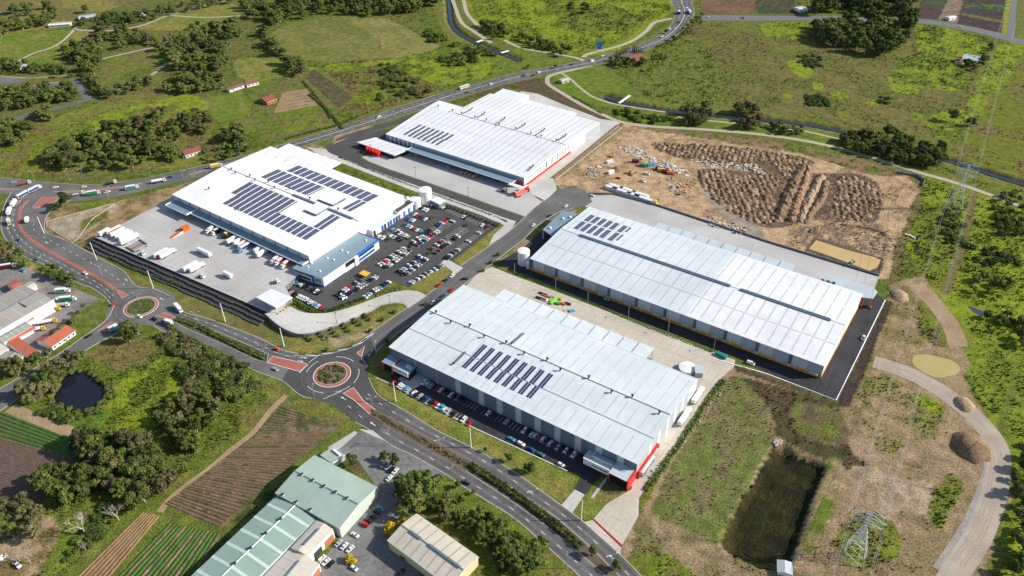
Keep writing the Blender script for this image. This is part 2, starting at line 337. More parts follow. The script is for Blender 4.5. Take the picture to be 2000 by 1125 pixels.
def round_island(c, ri, ra, planted, name):
    mb = MB(); mb.prism(circ(c, ra), 0, .1, KERB, BRICK); mb.prism(circ(c, ri+.3), .1, .22, KERB); mb.prism(circ(c, ri), .22, .30, planted); o = mb.build('roundabout_island'); o['kind'] = 'structure'
    kerb(circ(c, ra)+[circ(c, ra)[0]], o, .35, .13, WHITE)
round_island(RB1, 9.2, 11.3, mat('grass_weedy', (.075, .085, .025), .95, .3, .6, .3, .2), 'a'); round_island(RB2, 8.9, 11.4, MULCH, 'b')
island([(532.6,696),(600,711),(586,726),(556,718),(522,708)], BRICK, WHITE); island([(697,690),(712,676),(706,697)], BRICK, WHITE)
island([(670,768.5),(690.5,757),(698,767),(710.5,783.6),(733,800),(723,810),(708,796),(690.5,781)], BRICK, WHITE)
island([(733,800),(813,843),(923.6,903),(911,920.7),(775.7,843),(723,810)], MULCH, mat('kerb_red', (.33, .16, .12), .85), 'median_strip')
island([(923.6,903),(1000,953),(1090,1013.4),(1150,1066),(1208,1123),(1245,1165),(1222,1165),(1180,1123.7),(1150,1096),(1075,1033.5),(998.7,978),(911,920.7)], MULCH, None, 'median_strip')
island([(344,621),(376,628),(426,649),(499,680),(524,692),(521,709),(499,702),(426,668),(361,640),(338,627)], mat('verge_scrub', (.07, .075, .03), .95, .3, .8), None, 'median_strip')
dashes(mid(R4T[1:], [(344,619),(376,627),(426,648),(499,681),(532,696),(600,711)], .5, 60), None, 3, 6, .25, .07, True)
dashes(mid(R6R[1:], [(698,767),(733,800),(813,843),(923.6,903),(1000,953),(1090,1013),(1150,1066),(1208,1123)], .5, 80), None, 3, 8, .25, .075, True)
dashes(mid([(690,781),(723,810),(775.7,843),(911,920.7),(998.7,978),(1075,1033),(1150,1096),(1180,1123)], R6L[2:], .5, 80), None, 3, 8, .25, .075, True)
for a0, a1 in ((.1, .9), (1.4, 2.2), (2.9, 3.6), (4.4, 5.2), (5.6, 6.2)): line(circ(RB2, 16.5, 14, a0, a1), None, .3, .075, True)
for q in ([(700,671),(728,648)], [(604,708),(625,692)], [(585,728),(602,712)], [(632,779),(668,764)], [(706,700),(718,716)]): dashes(pts(q), None, .9, .6, .5, .076, True)
CH = spx([(575,691),(610,693),(650,686.5),(697,672),(727,650)]); line(offset(CH, -1.4), None, .2, .074, True)
for i in range(2, len(CH)-2, 3): line([CH[i]+Vector((0, 0, 0)), offset(CH, -1.4)[min(i+2, len(CH)-1)]], None, .5, .073, True)
def arrow(px, tox, L_=4.5):
    a = at(*px); d = (at(*tox)-a).normalized(); n = Vector((-d.y, d.x, 0)); mb = MARK['road_paint_white']; z = Vector((0, 0, .078))
    mb.face([a-n*.15+z, a+d*L_*.6-n*.15+z, a+d*L_*.6+n*.15+z, a+n*.15+z], WHITE); mb.face([a+d*L_*.6-n*.6+z, a+d*L_+z, a+d*L_*.6+n*.6+z], WHITE)
for p, q in (((588,697),(600,700)), ((581,704),(594,707)), ((676,781),(664,774)), ((733,831),(722,824)), ((724,688),(716,700)), ((731,679),(724,688)), ((345,597),(335,590)), ((27,437),(27,445)), ((15,443),(16,452)), ((95,476),(84,470)), ((243,544),(252,551)), ((320,586),(312,582))): arrow(p, q)
WEAR = mat('asphalt_tyre_worn', (.092, .090, .088), .75, .22, .35, .2, .05)
for L_, R_, ts, z_ in ((HU[:20], HL[:20], (.10, .16, .34, .41, .60, .67, .84, .90), .045), (R4T[1:], [(344,619),(376,627),(426,648),(499,681),(532,696),(600,711)], (.2, .32, .68, .8), .054), (R6R[1:], [(698,767),(733,800),(813,843),(923.6,903),(1000,953),(1090,1013),(1150,1066),(1208,1123)], (.2, .32, .68, .8), .054), ([(690,781),(723,810),(775.7,843),(911,920.7),(998.7,978),(1075,1033),(1150,1096),(1180,1123)], R6L[2:], (.2, .32, .68, .8), .054), (R5L[:8], R5R[:9], (.22, .36, .64, .78), .0585), (R2L, [(54,392),(39,407),(36,427),(38,445),(58,469),(98,494),(148,521),(198,549),(220,565)], (.12, .22, .44, .54, .76, .86), .045)):
    for t in ts: dashes(mid(L_, R_, t, 120), WEAR, 1e9, 0, .75, z_, True)
for r in (14.2, 15.6, 18.4): dashes(circ(RB2, r, 60), WEAR, 1e9, 0, .8, .0545, True); dashes(circ(RB1, r-.4, 60), WEAR, 1e9, 0, .8, .044, True)
JOINT = mat('slab_joint_grime', (.345, .34, .325), .9, .2, .5)
def joints(poly, z, sp=6.0, w_=.09):
    P = [(p[0], p[1]) for p in poly]; xs = [p[0] for p in P]; ys = [p[1] for p in P]; mb = MARK.setdefault('slab_joint', MB()); st = 3.0
    for ax in (0, 1):
        a0, a1, b0, b1 = (min(xs), max(xs), min(ys), max(ys)) if ax == 0 else (min(ys), max(ys), min(xs), max(xs)); A = np.arange(a0, a1, sp); Bq = np.arange(b0, b1, st); g = np.array([(a, b) for a in A for b in Bq]); X, Y = (g[:, 0], g[:, 1]) if ax == 0 else (g[:, 1], g[:, 0])
        ok = inside(X, Y, P) & inside(X+(st if ax else 0), Y+(0 if ax else st), P)
        for x, y in zip(X[ok], Y[ok]):
            if ax == 0: mb.face([(x-w_, y, z), (x+w_, y, z), (x+w_, y+st, z), (x-w_, y+st, z)], JOINT)
            else: mb.face([(x, y-w_, z+.003), (x+st, y-w_, z+.003), (x+st, y+w_, z+.003), (x, y+w_, z+.003)], JOINT)
# ---- raised truck yard of warehouse A with its terraced retaining wall ----
YT = [(187,464),(335,386.5),(420,400),(592,488),(603,522),(577,541),(557,560),(567,577),(557,598),(545,609),(520,606),(500,598)]
YP = [at(a, b, YARD_Z) for a, b in YT]; FLAT.append([(p.x, p.y) for p in YP])
RETW = mat('retaining_block_grey', (.15, .15, .16), .9, .2, .8, .2, .3)
o = MB(); o.prism(ccw(YP), -.1, YARD_Z, RETW, CONCY); o = o.build('yard_platform'); o['kind'] = 'structure'
fr = [YP[-2], YP[-1], YP[0]]; fr = [at(527, 611, YARD_Z), YP[-1], YP[0]+Vector((0, 0, 0))]
dirw = (YP[0]-YP[-1]).normalized(); outw = Vector((-dirw.y, dirw.x, 0)); outw = outw if outw.y < 0 else -outw
A_ = YP[0]+dirw*2; B_ = at(527, 611, YARD_Z); n_ = 12
SOIL = mat('terrace_soil', (.04, .038, .034), .95, .35, .8)
for k, (d0, d1, h) in enumerate(((0.02, 3.2, 2.9), (3.2, 6.6, 1.8), (6.6, 10.0, .8))):
    for i in range(n_):
        p = A_+(B_-A_)*(i/n_); q = A_+(B_-A_)*((i+1)/n_); j = (.7 if i % 2 else 0)
        mb = MB(); mb.prism(ccw([p+outw*d0, q+outw*d0, q+outw*(d1+j), p+outw*(d1+j)]), -.05, h+.001*i, RETW, SOIL)
        a = p+outw*(d1+j); b = q+outw*(d1+j)
        mb.prism(ccw([a, b, b-outw*.35, a-outw*.35]), h, h+.25, RETW); mb.build('retaining_terrace', o)
FLAT.append([(p.x, p.y) for p in (A_, B_, B_+outw*11, A_+outw*11)])
# parapet and yellow line on the yard edge
kerb([A_+Vector((0, 0, 0)), B_], o, .4, .5, KERB, 'parapet', YARD_Z)
line([at(320,428,YARD_Z)]+[at(a, b, YARD_Z) for a, b in ((240,440),(300,470),(400,518),(480,556))][1:], YELL, .18, YARD_Z+.03, True)
# exit ramp from the yard down to the estate road
EI = [(567,598),(588,608.5),(613,612),(650,609.4),(690.5,598),(750.6,575.5),(775.7,569),(800.7,566.8),(822,571),(833,578)]
EO = [(516,612),(548,638),(582.7,652),(620,648),(675.4,629.4),(725.6,608),(745.6,596.6),(775.7,591.8),(790.7,594),(797,602)]
EZ = [4, 3.6, 3.0, 2.1, 1.0, .25, .12, .09, .085, .08]
Li = smooth([at(a, b, z) for (a, b), z in zip(EI, EZ)], 3); Lo = smooth([at(a, b, z) for (a, b), z in zip(EO, EZ)], 3)
def res(P, n=60):
    out = []
    for i in range(n): f = i/(n-1)*(len(P)-1); j = min(int(f), len(P)-2); out.append(P[j]+(P[j+1]-P[j])*(f-j))
    return out
Li, Lo = res(Li), res(Lo); mb = MB(); mb.strip(Li, Lo, CONC)
dn = lambda P: [Vector((p.x, p.y, -.1)) for p in P]
mb.strip(dn(Li), Li, RETW); mb.strip(Lo, dn(Lo), RETW); rp = mb.build('exit_ramp'); rp['kind'] = 'structure'
FLAT.append([(p.x, p.y) for p in Li+Lo[::-1]])
mb = MB(); up = Vector((0, 0, .03)); lm = [a+(b-a)*.52+up for a, b in zip(Li, Lo)]
mb.strip([p for p in offset(lm, .15)][20:42], offset(lm, -.15)[20:42], YELL); mb.build('lane_marking', rp)
mb = MB()
for i in range(0, 60, 1):
    p = Lo[i]; mb.tube(p, p+Vector((0, 0, 1.1)), .05, .05, DGREY, 4, False)
for zz in (.55, 1.1): mb.strip([p+Vector((0, 0, zz)) for p in Lo], [p+Vector((0, 0, zz-.08)) for p in Lo], DGREY)
tag(mb.build('railing'), 'dark metal railing along the outer edge of the curved concrete exit ramp', 'railing')
joints(YP, YARD_Z+.012)
for q in FLAT_J: joints(q, .042)
# ---------------- the ground: one sheet, coloured by what grows on it ----------------
LIME = (.18, .225, .018); LIME2 = (.135, .17, .02); GRN = (.12, .165, .022); GRN2 = (.10, .138, .021); DRYG = (.20, .18, .05); DRY2 = (.14, .125, .042)
OLV = (.125, .14, .028); OLV2 = (.07, .075, .022); BRN = (.15, .12, .046); BRN2 = (.095, .078, .034); DRT = (.41, .285, .17); DRT2 = (.30, .205, .115); DKG = (.028, .042, .012)
PATHC = (.30, .22, .13)
# polygon (photo pixels), colour, second colour, patch size m, share of second, roughness m, edge wander m
REG = [
 ([(-300,-100),(560,-100),(520,80),(440,200),(330,330),(-300,380)], (.12,.125,.034), (.10,.125,.024), 25, .45, .2, 6),
 ([(-60,0),(110,-20),(300,-20),(215,20),(150,42),(85,58),(-60,60)], DRY2, DRYG, 40, .5, .1, 5),
 ([(-60,68),(50,60),(135,60),(142,68),(125,80),(60,105),(25,123),(-60,122)], GRN, DRYG, 22, .35, 0, 3),
 ([(146,62),(172,58),(168,78),(125,100),(110,124),(40,126),(66,108),(128,82)], GRN, DRYG, 18, .4, 0, 2),
 ([(270,52),(330,33),(360,25),(455,8),(462,40),(400,56),(310,60)], DRYG, GRN, 20, .5, 0, 3),
 ([(225,112),(260,102),(300,95),(335,85),(330,120),(255,140),(205,168),(190,152)], GRN, DRY2, 18, .4, .05, 3),
 ([(190,180),(240,170),(300,140),(320,150),(300,165),(215,200)], OLV, DRY2, 15, .5, .2, 3),
 ([(-60,262),(60,245),(150,215),(300,168),(380,172),(400,215),(420,260),(420,330),(300,335),(0,345),(-60,345)], (.15,.165,.03), BRN, 22, .45, .3, 6),
 ([(170,235),(240,215),(310,195),(370,185),(400,200),(402,225),(380,232),(300,210),(220,240),(180,262)], LIME, OLV, 14, .35, .25, 5),
 ([(0,285),(80,255),(170,240),(185,262),(90,300),(0,330)], DRY2, LIME2, 14, .5, .3, 5),
 ([(395,195),(470,178),(492,200),(500,222),(430,240),(412,228)], GRN, DRYG, 15, .3, 0, 1),
 ([(430,243),(500,225),(535,250),(470,262),(440,256)], DRY2, GRN, 15, .5, .05, 1),
 ([(462,118),(535,114),(560,128),(595,150),(600,165),(545,165),(490,160),(468,150)], DRYG, GRN, 12, .45, .05, 2),
 ([(500,165),(600,150),(640,185),(650,245),(560,275),(500,250)], GRN2, DRY2, 14, .5, .15, 3),
 ([(552,238),(640,222),(662,245),(600,262),(565,262)], LIME2, DRY2, 10, .5, .15, 2),
 ([(535,222),(620,206),(628,214),(560,235)], GRN, GRN2, 10, .4, 0, 1),
 ([(518,80),(535,62),(560,47),(600,38),(650,33),(745,35),(775,45),(800,58),(838,80),(858,92),(845,100),(800,108),(760,115),(700,121),(655,122),(600,117),(560,105),(538,92)], (.165,.165,.045), (.125,.14,.035), 30, .5, .03, 2),
 ([(715,34),(745,35),(775,45),(838,80),(858,92),(800,108),(745,116),(740,80),(690,45)], (.20,.185,.06), (.15,.155,.04), 24, .5, .03, 2),
 ([(595,140),(640,125),(780,118),(850,185),(790,205),(720,225),(660,215),(620,180)], OLV, BRN, 12, .5, .45, 4),
 ([(590,128),(660,124),(760,117),(850,102),(930,92),(1000,130),(960,150),(860,165),(790,140),(720,130),(640,140)], LIME, GRN2, 10, .5, .3, 4),
 ([(690,190),(740,178),(760,192),(720,205)], LIME, LIME2, 8, .4, .3, 3),
 ([(640,255),(720,222),(850,180),(1000,135),(1100,118),(1155,108),(1150,115),(1090,128),(990,146),(870,178),(760,214),(660,250)], GRN2, DRY2, 10, .4, .1, 2),
 ([(940,110),(1000,95),(1080,108),(1130,118),(1060,128),(990,135)], GRN, GRN2, 12, .4, .05, 2),
 ([(900,-30),(1318,-30),(1312,20),(1285,45),(1240,72),(1200,100),(1150,108),(1040,95),(960,70),(925,45)], LIME, LIME2, 16, .45, .4, 4),
 ([(1085,20),(1180,8),(1230,25),(1260,40),(1200,60),(1120,55)], LIME2, OLV, 12, .5, .5, 5),
 ([(1150,118),(1210,98),(1262,76),(1296,55),(1318,42),(1316,52),(1255,82),(1200,102)], GRN, DRY2, 10, .4, .03, 1),
 ([(1262,105),(1320,80),(1372,44),(1560,42),(1700,60),(1960,85),(1965,150),(1930,250),(1880,330),(1820,300),(1700,262),(1500,225),(1380,215),(1260,200),(1235,150)], OLV, (.125,.11,.038), 24, .5, .2, 8),
 ([(1420,140),(1560,100),(1750,110),(1870,180),(1860,260),(1700,250),(1500,225),(1400,200)], (.14,.128,.040), (.115,.122,.030), 20, .5, .2, 9),
 ([(1265,100),(1330,75),(1400,120),(1420,200),(1300,200),(1250,170)], OLV, GRN2, 12, .45, .4, 6),
 ([(1485,48),(1560,42),(1605,45),(1570,62),(1555,80),(1530,75),(1500,72)], LIME, LIME2, 10, .4, .3, 3),
 ([(1540,118),(1570,125),(1585,140),(1575,152),(1550,143)], LIME, LIME, 10, .2, .2, 3),
 ([(1588,160),(1605,164),(1612,176),(1595,176)], LIME, LIME, 8, .2, .2, 2), ([(1622,182),(1652,180),(1655,192),(1630,193)], LIME2, LIME, 8, .4, .2, 2),
 ([(1692,198),(1714,196),(1712,206),(1694,206)], LIME, LIME, 8, .2, .2, 2), ([(1780,220),(1808,222),(1802,234),(1784,233)], LIME2, LIME, 8, .4, .2, 2), ([(1525,182),(1552,186),(1548,192),(1530,190)], LIME, LIME, 8, .4, .2, 2), ([(1640,218),(1660,216),(1652,232),(1636,226)], LIME2, LIME, 8, .4, .2, 2),
 ([(1795,50),(1930,75),(1945,90),(1900,130),(1880,140),(1900,160),(1870,180),(1800,170),(1735,165),(1760,120),(1790,100)], LIME, GRN2, 12, .5, .35, 6),
 ([(1735,160),(1775,168),(1800,175),(1780,185),(1745,180)], LIME, LIME, 8, .3, .3, 3),
 ([(1940,85),(2100,90),(2100,380),(1990,345),(1850,300),(1870,230),(1900,160)], (.125,.145,.018), DRY2, 25, .45, .2, 4),
 ([(1950,88),(2000,90),(1960,170),(1930,190),(1910,230),(1890,210),(1925,130)], LIME, LIME2, 9, .5, .3, 4),
 ([(1820,225),(1880,215),(1895,250),(1860,275),(1815,255)], LIME, GRN2, 9, .4, .3, 4),
 ([(1077,147),(1160,128),(1188,132),(1200,140),(1230,165),(1250,182),(1232,192),(1170,178),(1150,190),(1110,170),(1080,152)], GRN, GRN2, 22, .3, 0, 1),
 ([(1078,158),(1110,160),(1150,185),(1200,200),(1190,212),(1150,200),(1100,178)], (.10,.17,.016), GRN, 14, .3, 0, 1),
 ([(1230,190),(1300,200),(1400,213),(1500,222),(1600,236),(1720,262),(1850,300),(2100,375),(2100,420),(1850,330),(1720,290),(1600,262),(1500,248),(1380,238),(1290,226),(1225,212)], (.14,.14,.03), GRN, 10, .4, .04, 2),
 ([(1195,205),(1300,220),(1400,235),(1500,250),(1640,270),(1690,300),(1600,284),(1500,262),(1376,250),(1250,242),(1190,218)], GRN2, LIME2, 8, .45, .25, 3),
 ([(845,0),(872,-20),(880,40),(900,65),(930,85),(880,80),(860,50)], DRY2, GRN, 10, .5, .1, 2), ([(880,-20),(905,-20),(915,30),(940,60),(1000,95),(960,90),(910,62),(890,40)], GRN2, DRY2, 8, .5, .1, 2),
 ([(1366,-20),(1468,-20),(1478,25),(1430,29),(1372,27)], (.17,.10,.06), (.13,.08,.05), 12, .4, .05, 1),
 ([(1470,-20),(1545,-20),(1560,28),(1480,27)], (.04,.06,.025), (.10,.07,.05), 6, .4, .1, 1),
 ([(1788,36),(1805,-20),(1870,-20),(1832,38)], (.075,.055,.05), (.06,.05,.045), 10, .4, .05, 1), ([(1800,8),(1815,-20),(1868,-20),(1858,12)], (.04,.065,.03), (.07,.085,.04), 5, .5, .1, 1),
 ([(1832,38),(1862,-20),(1884,-20),(1870,45)], (.25,.18,.13), (.18,.13,.1), 6, .5, 0, 1),
 ([(1870,47),(1888,-20),(1966,-20),(1955,67)], (.06,.045,.045), (.05,.04,.04), 10, .4, .05, 1), ([(1880,25),(1960,40),(1958,45),(1878,30)], (.12,.12,.03), DRY2, 6, .4, .1, 1), ([(1884,5),(1964,10),(1962,22),(1882,15)], (.04,.06,.04), GRN2, 6, .4, .1, 1),
 ([(1990,-20),(2100,-20),(2100,95),(1985,72)], GRN, DRY2, 10, .4, .1, 1), ([(1966,-20),(1978,-20),(1968,70),(1957,68)], LIME, PATHC, 6, .3, .1, 1),
 # verge between the highway and the estate
 ([(100,398),(180,398),(300,375),(420,340),(600,288),(640,295),(520,290),(340,388),(190,466),(110,470),(84,440),(90,420)], DRT2, BRN, 8, .4, .1, 2),
 ([(150,400),(210,392),(240,386),(200,402),(160,412)], GRN, GRN2, 8, .3, .1, 1),
 ([(95,430),(150,415),(230,398),(232,402),(210,425),(150,470),(142,470),(100,452)], (.33,.28,.21), (.26,.22,.16), 6, .5, .05, 1),
 ([(155,440),(165,428),(210,410),(208,425),(175,445),(160,455)], OLV, DRY2, 6, .4, .2, 2),
 ([(640,290),(760,255),(700,240),(660,258)], DRT2, DRYG, 8, .4, .05, 1), ([(700,262),(770,242),(790,240),(770,255)], GRN, GRN, 8, .3, 0, 1),
 ([(775,245),(860,208),(940,180),(1000,162),(1068,152),(1075,170),(1120,196),(1175,226),(1222,240),(1190,238),(1095,203),(1020,176),(990,172),(900,200)], (.10,.07,.05), BRN2, 8, .5, .15, 2),
 ([(590,285),(625,282),(640,293),(660,305),(640,305),(600,296)], DRT2, DRY2, 8, .5, .05, 1),
 ([(640,300),(700,322),(851,378),(990,428),(985,440),(851,386),(760,352),(690,326)], BRN2, DRY2, 5, .5, .15, 1),
 # estate lawns
 ([(480,655),(540,668),(640,650),(700,632),(750,604),(795,598),(835,600),(800,598),(725,648),(695,669),(648,683),(605,690),(560,687)], (.17,.165,.04), DRYG, 14, .45, .03, 1),
 ([(640,660),(700,650),(740,630),(720,655),(650,680)], DRYG, (.30,.24,.14), 8, .5, .03, 1),
 ([(340,572),(400,590),(520,612),(550,642),(580,655),(560,684),(500,656),(430,628),(350,600)], (.14,.145,.04), DRY2, 10, .5, .08, 2),
 ([(245,530),(300,555),(340,572),(345,590),(300,565),(262,556)], (.14,.145,.04), DRY2, 10, .5, .05, 1),
 ([(888,510),(980,438),(996,452),(900,520)], (.19,.18,.045), DRYG, 14, .4, .02, .5), ([(800,563),(862,513),(888,528),(838,572)], (.19,.18,.045), DRYG, 14, .4, .02, .5),
 ([(753,602),(790,596),(800,604),(745,640)], (.14,.16,.03), DRYG, 10, .4, .02, .5),
 ([(722,712),(732,705),(738,735),(765,752),(812,780),(925,838),(1000,872),(1107,922),(1134,932),(1118,955),(1096,986),(998,916),(926,874),(858,841),(776,792),(742,768),(725,738)], (.14,.165,.028), DRYG, 12, .45, .03, 1),
 ([(1143,967),(1180,930),(1235,955),(1186,982),(1157,1016),(1138,1018),(1117,1003)], (.14,.165,.028), DRYG, 10, .45, .03, .5),
 ([(1180,930),(1196,920),(1245,945),(1233,957),(1200,968),(1170,962)], (.10,.08,.06), BRN2, 5, .5, .1, 1),
 ([(728,700),(760,675),(905,560),(905,570),(770,680),(762,735),(745,740),(730,720)], OLV, DRY2, 6, .5, .1, 1),
 ([(1045,452),(1070,430),(1120,410),(1160,410),(1110,420),(1060,456),(985,516),(970,512)], DRT2, OLV, 6, .5, .05, 1),
 ([(1160,404),(1210,420),(1195,430),(1150,410)], (.05,.035,.03), BRN2, 5, .4, .1, .5),
 ([(1040,378),(1060,392),(1068,390),(1088,370),(1078,385),(1064,395)], (.06,.12,.015), GRN, 5, .3, .05, .5), ([(1018,384),(1032,378),(1066,392),(1058,398)], (.06,.12,.015), DRT2, 6, .4, .05, .5), ([(1082,348),(1128,366),(1108,366),(1092,372)], (.07,.12,.015), DRT2, 5, .4, .05, .5),
 ([(918,560),(935,540),(975,545),(970,575),(935,575)], GRN2, BRN2, 5, .5, .1, 1),
 # construction dirt
 ([(1082,350),(1210,246),(1330,262),(1560,287),(1700,318),(1770,340),(1800,352),(1803,365),(1790,380),(1766,445),(1745,490),(1738,545),(1716,545),(1500,478),(1200,384),(1150,380),(1120,362)], DRT, DRT2, 14, .45, .12, 3),
 ([(1085,345),(1150,290),(1208,246),(1225,255),(1180,285),(1130,325),(1100,350)], (.24,.18,.075), DRT2, 8, .4, .1, 2),
 ([(1225,246),(1400,262),(1560,283),(1700,315),(1770,338),(1700,340),(1560,300),(1400,275)], (.20,.13,.075), GRN2, 8, .4, .2, 3),
 ([(1280,282),(1400,285),(1530,300),(1590,318),(1530,350),(1450,330),(1380,320),(1300,300)], BRN2, (.16,.12,.09), 6, .5, .2, 2), ([(1368,330),(1450,335),(1560,340),(1680,340),(1725,380),(1700,440),(1600,430),(1500,445),(1420,420),(1375,380)], (.11,.08,.06), (.20,.13,.09), 7, .5, .2, 2),
 ([(1370,365),(1385,368),(1410,390),(1450,420),(1490,450),(1500,470),(1470,462),(1420,425),(1380,395)], (.29,.25,.20), (.24,.2,.15), 6, .4, .03, 1),
 ([(1545,455),(1600,440),(1680,430),(1735,450),(1730,500),(1640,500),(1570,480)], (.20,.145,.10), DRT, 5, .5, .3, 2),
 ([(1770,345),(1810,352),(1812,380),(1780,450),(1755,520),(1745,560),(1735,560),(1750,490),(1775,420),(1795,370)], DRY2, BRN, 6, .5, .2, 2),
 # right hand meadow, reserve under the power line
 ([(1810,340),(1900,362),(2100,430),(2100,1200),(1960,1200),(1970,1000),(1975,900),(1950,830),(1905,760),(1880,690),(1850,600),(1790,520),(1775,470),(1800,400)], LIME, LIME2, 14, .45, .38, 5),
 ([(1790,420),(1870,400),(1880,470),(1850,560),(1810,540),(1785,480)], LIME2, OLV, 10, .5, .4, 6),
 ([(1810,345),(2100,430),(2100,410),(1880,345),(1815,330)], OLV, GRN2, 10, .5, .2, 2),
 ([(1895,365),(1910,360),(1890,480),(1850,580),(1835,570),(1875,470)], DRY2, BRN, 8, .5, .1, 2),
 ([(1880,680),(2100,700),(2100,900),(1975,900),(1930,790)], (.155,.205,.02), LIME2, 12, .4, .3, 4),
 ([(1978,720),(1990,722),(1960,850),(1945,845)], GRN2, OLV, 5, .4, .05, 1), ([(1905,690),(2000,712),(2000,718),(1905,697)], GRN2, OLV, 5, .4, .05, 1),
 # bare slopes round warehouse D and the haul road
 ([(1738,560),(1800,540),(1850,610),(1885,690),(1895,760),(1940,830),(1965,900),(1965,1000),(1930,1080),(1880,1180),(1230,1180),(1215,1080),(1250,1000),(1290,915),(1340,845),(1411,738),(1436,720),(1500,735),(1640,790),(1735,600)], (.27,.195,.115), (.20,.155,.075), 18, .4, .09, 4),
 ([(1745,570),(1800,560),(1815,640),(1770,710),(1700,700),(1690,690)], (.25,.185,.10), (.16,.14,.05), 12, .4, .12, 3), ([(1800,570),(1830,610),(1852,660),(1850,680),(1800,660),(1795,610)], LIME2, DRY2, 8, .5, .4, 3),
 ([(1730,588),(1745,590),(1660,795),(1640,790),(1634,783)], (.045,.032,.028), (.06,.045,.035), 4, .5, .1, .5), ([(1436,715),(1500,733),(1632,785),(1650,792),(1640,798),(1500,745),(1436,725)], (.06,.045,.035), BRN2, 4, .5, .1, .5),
 ([(1690,715),(1740,730),(1850,800),(1870,830),(1800,860),(1720,880),(1680,800)], (.25,.185,.10), (.15,.16,.04), 12, .4, .2, 4), ([(1785,765),(1820,775),(1848,800),(1840,815),(1800,795)], LIME, LIME2, 8, .3, .4, 3),
 ([(1425,735),(1500,748),(1640,805),(1655,870),(1710,925),(1660,925),(1570,880),(1520,850),(1500,800),(1470,770)], (.06,.06,.022), (.085,.065,.035), 10, .5, .2, 4),
 ([(1560,790),(1640,805),(1650,870),(1560,850)], (.115,.09,.05), OLV, 8, .5, .1, 3),
 ([(1425,740),(1480,770),(1510,850),(1500,880),(1420,1040),(1400,1062),(1310,1040),(1270,1000),(1300,920),(1350,850)], (.115,.14,.035), (.16,.14,.06), 9, .5, .15, 3),
 ([(1240,1010),(1270,1000),(1400,1075),(1520,1100),(1640,1180),(1380,1180),(1250,1090)], (.26,.195,.11), (.16,.14,.06), 10, .4, .1, 3), ([(1222,1085),(1250,1060),(1330,1100),(1400,1180),(1270,1180)], LIME2, DRY2, 8, .5, .25, 2),
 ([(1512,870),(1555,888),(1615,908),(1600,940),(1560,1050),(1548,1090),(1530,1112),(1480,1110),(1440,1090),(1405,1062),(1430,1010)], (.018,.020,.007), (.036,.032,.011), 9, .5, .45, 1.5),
 ([(1622,895),(1655,925),(1620,1000),(1590,1080),(1560,1085),(1590,1000)], (.27,.20,.11), GRN2, 9, .5, .05, 2),
 ([(1655,920),(1700,915),(1760,930),(1810,940),(1820,1000),(1760,1000),(1690,985)], (.34,.265,.18), (.25,.19,.12), 10, .5, .05, 4),
 ([(1628,1050),(1650,1020),(1700,1000),(1735,1010),(1760,1060),(1720,1110),(1680,1115),(1640,1090)], LIME2, DRY2, 7, .5, .3, 3), ([(1830,960),(1860,930),(1880,940),(1850,1010),(1830,1040),(1815,1020)], OLV, LIME2, 6, .5, .4, 3),
 # bottom left farm and scrub
 ([(120,700),(180,682),(260,640),(345,662),(500,727),(550,747),(585,775),(640,790),(690,830),(640,870),(560,930),(420,1040),(380,1180),(-100,1180),(-100,760),(40,750)], GRN2, OLV, 12, .5, .45, 5),
 ([(165,690),(260,648),(300,672),(298,700),(240,722),(200,712)], DRY2, (.17,.145,.05), 8, .5, .3, 3),
 ([(220,735),(330,700),(390,730),(380,790),(300,830),(180,845),(120,830),(200,800)], LIME, GRN2, 10, .45, .45, 5), ([(120,820),(200,800),(210,840),(170,852)], (.09,.16,.02), GRN2, 8, .4, .3, 3),
 ([(520,735),(585,780),(640,790),(690,828),(630,845),(580,810),(540,780),(500,760)], (.15,.165,.03), DRY2, 8, .5, .2, 3), ([(470,800),(560,775),(640,830),(560,850),(480,850)], OLV, DRY2, 7, .5, .25, 3),
 ([(0,990),(80,1000),(120,1040),(110,1090),(60,1130),(-60,1140)], PATHC, BRN, 8, .5, .1, 3), ([(140,1000),(240,960),(260,990),(200,1060),(120,1130),(80,1130)], GRN, OLV, 6, .5, .3, 3),
 ([(-40,800),(30,795),(60,818),(20,835),(-40,830)], OLV, DRY2, 6, .5, .1, 2),
 ([(435,1022),(480,985),(482,995),(440,1030)], (.20,.11,.06), BRN, 5, .4, .05, 1), ([(480,985),(650,880),(652,890),(490,1000),(380,1125),(350,1140),(430,1040)], (.045,.055,.02), OLV, 6, .4, .2, 1),
 ([(834,935),(880,930),(960,985),(1010,1025),(1060,1065),(1040,1080),(960,1010),(900,980),(860,990),(840,960)], GRN, (.09,.13,.02), 10, .4, .05, 1),
 ([(900,950),(1000,1012),(1050,1058),(1140,1140),(1000,1180),(950,1110),(900,1030),(850,985)], GRN2, GRN, 10, .45, .15, 3), ([(1040,1060),(1060,1060),(1130,1135),(1060,1140)], OLV, DRY2, 6, .5, .2, 2),
 ([(735,915),(745,872),(762,868),(805,895),(800,915),(770,920)], BRN2, OLV, 4, .5, .1, 1), ([(670,888),(705,885),(720,935),(690,925)], BRN2, DRY2, 4, .5, .1, 1),
 ([(100,690),(108,687),(151,655),(193,638),(217,614),(217,595),(188,587),(175,600),(150,625),(115,660)], (.11,.135,.028), GRN2, 8, .4, .04, 1), ([(150,577),(174,563),(193,573),(165,590)], (.12,.14,.03), DRY2, 6, .4, .03, 1),
 ([(-30,470),(20,475),(45,505),(95,528),(100,545),(60,535),(0,505)], OLV, DRT2, 6, .5, .1, 1),
]
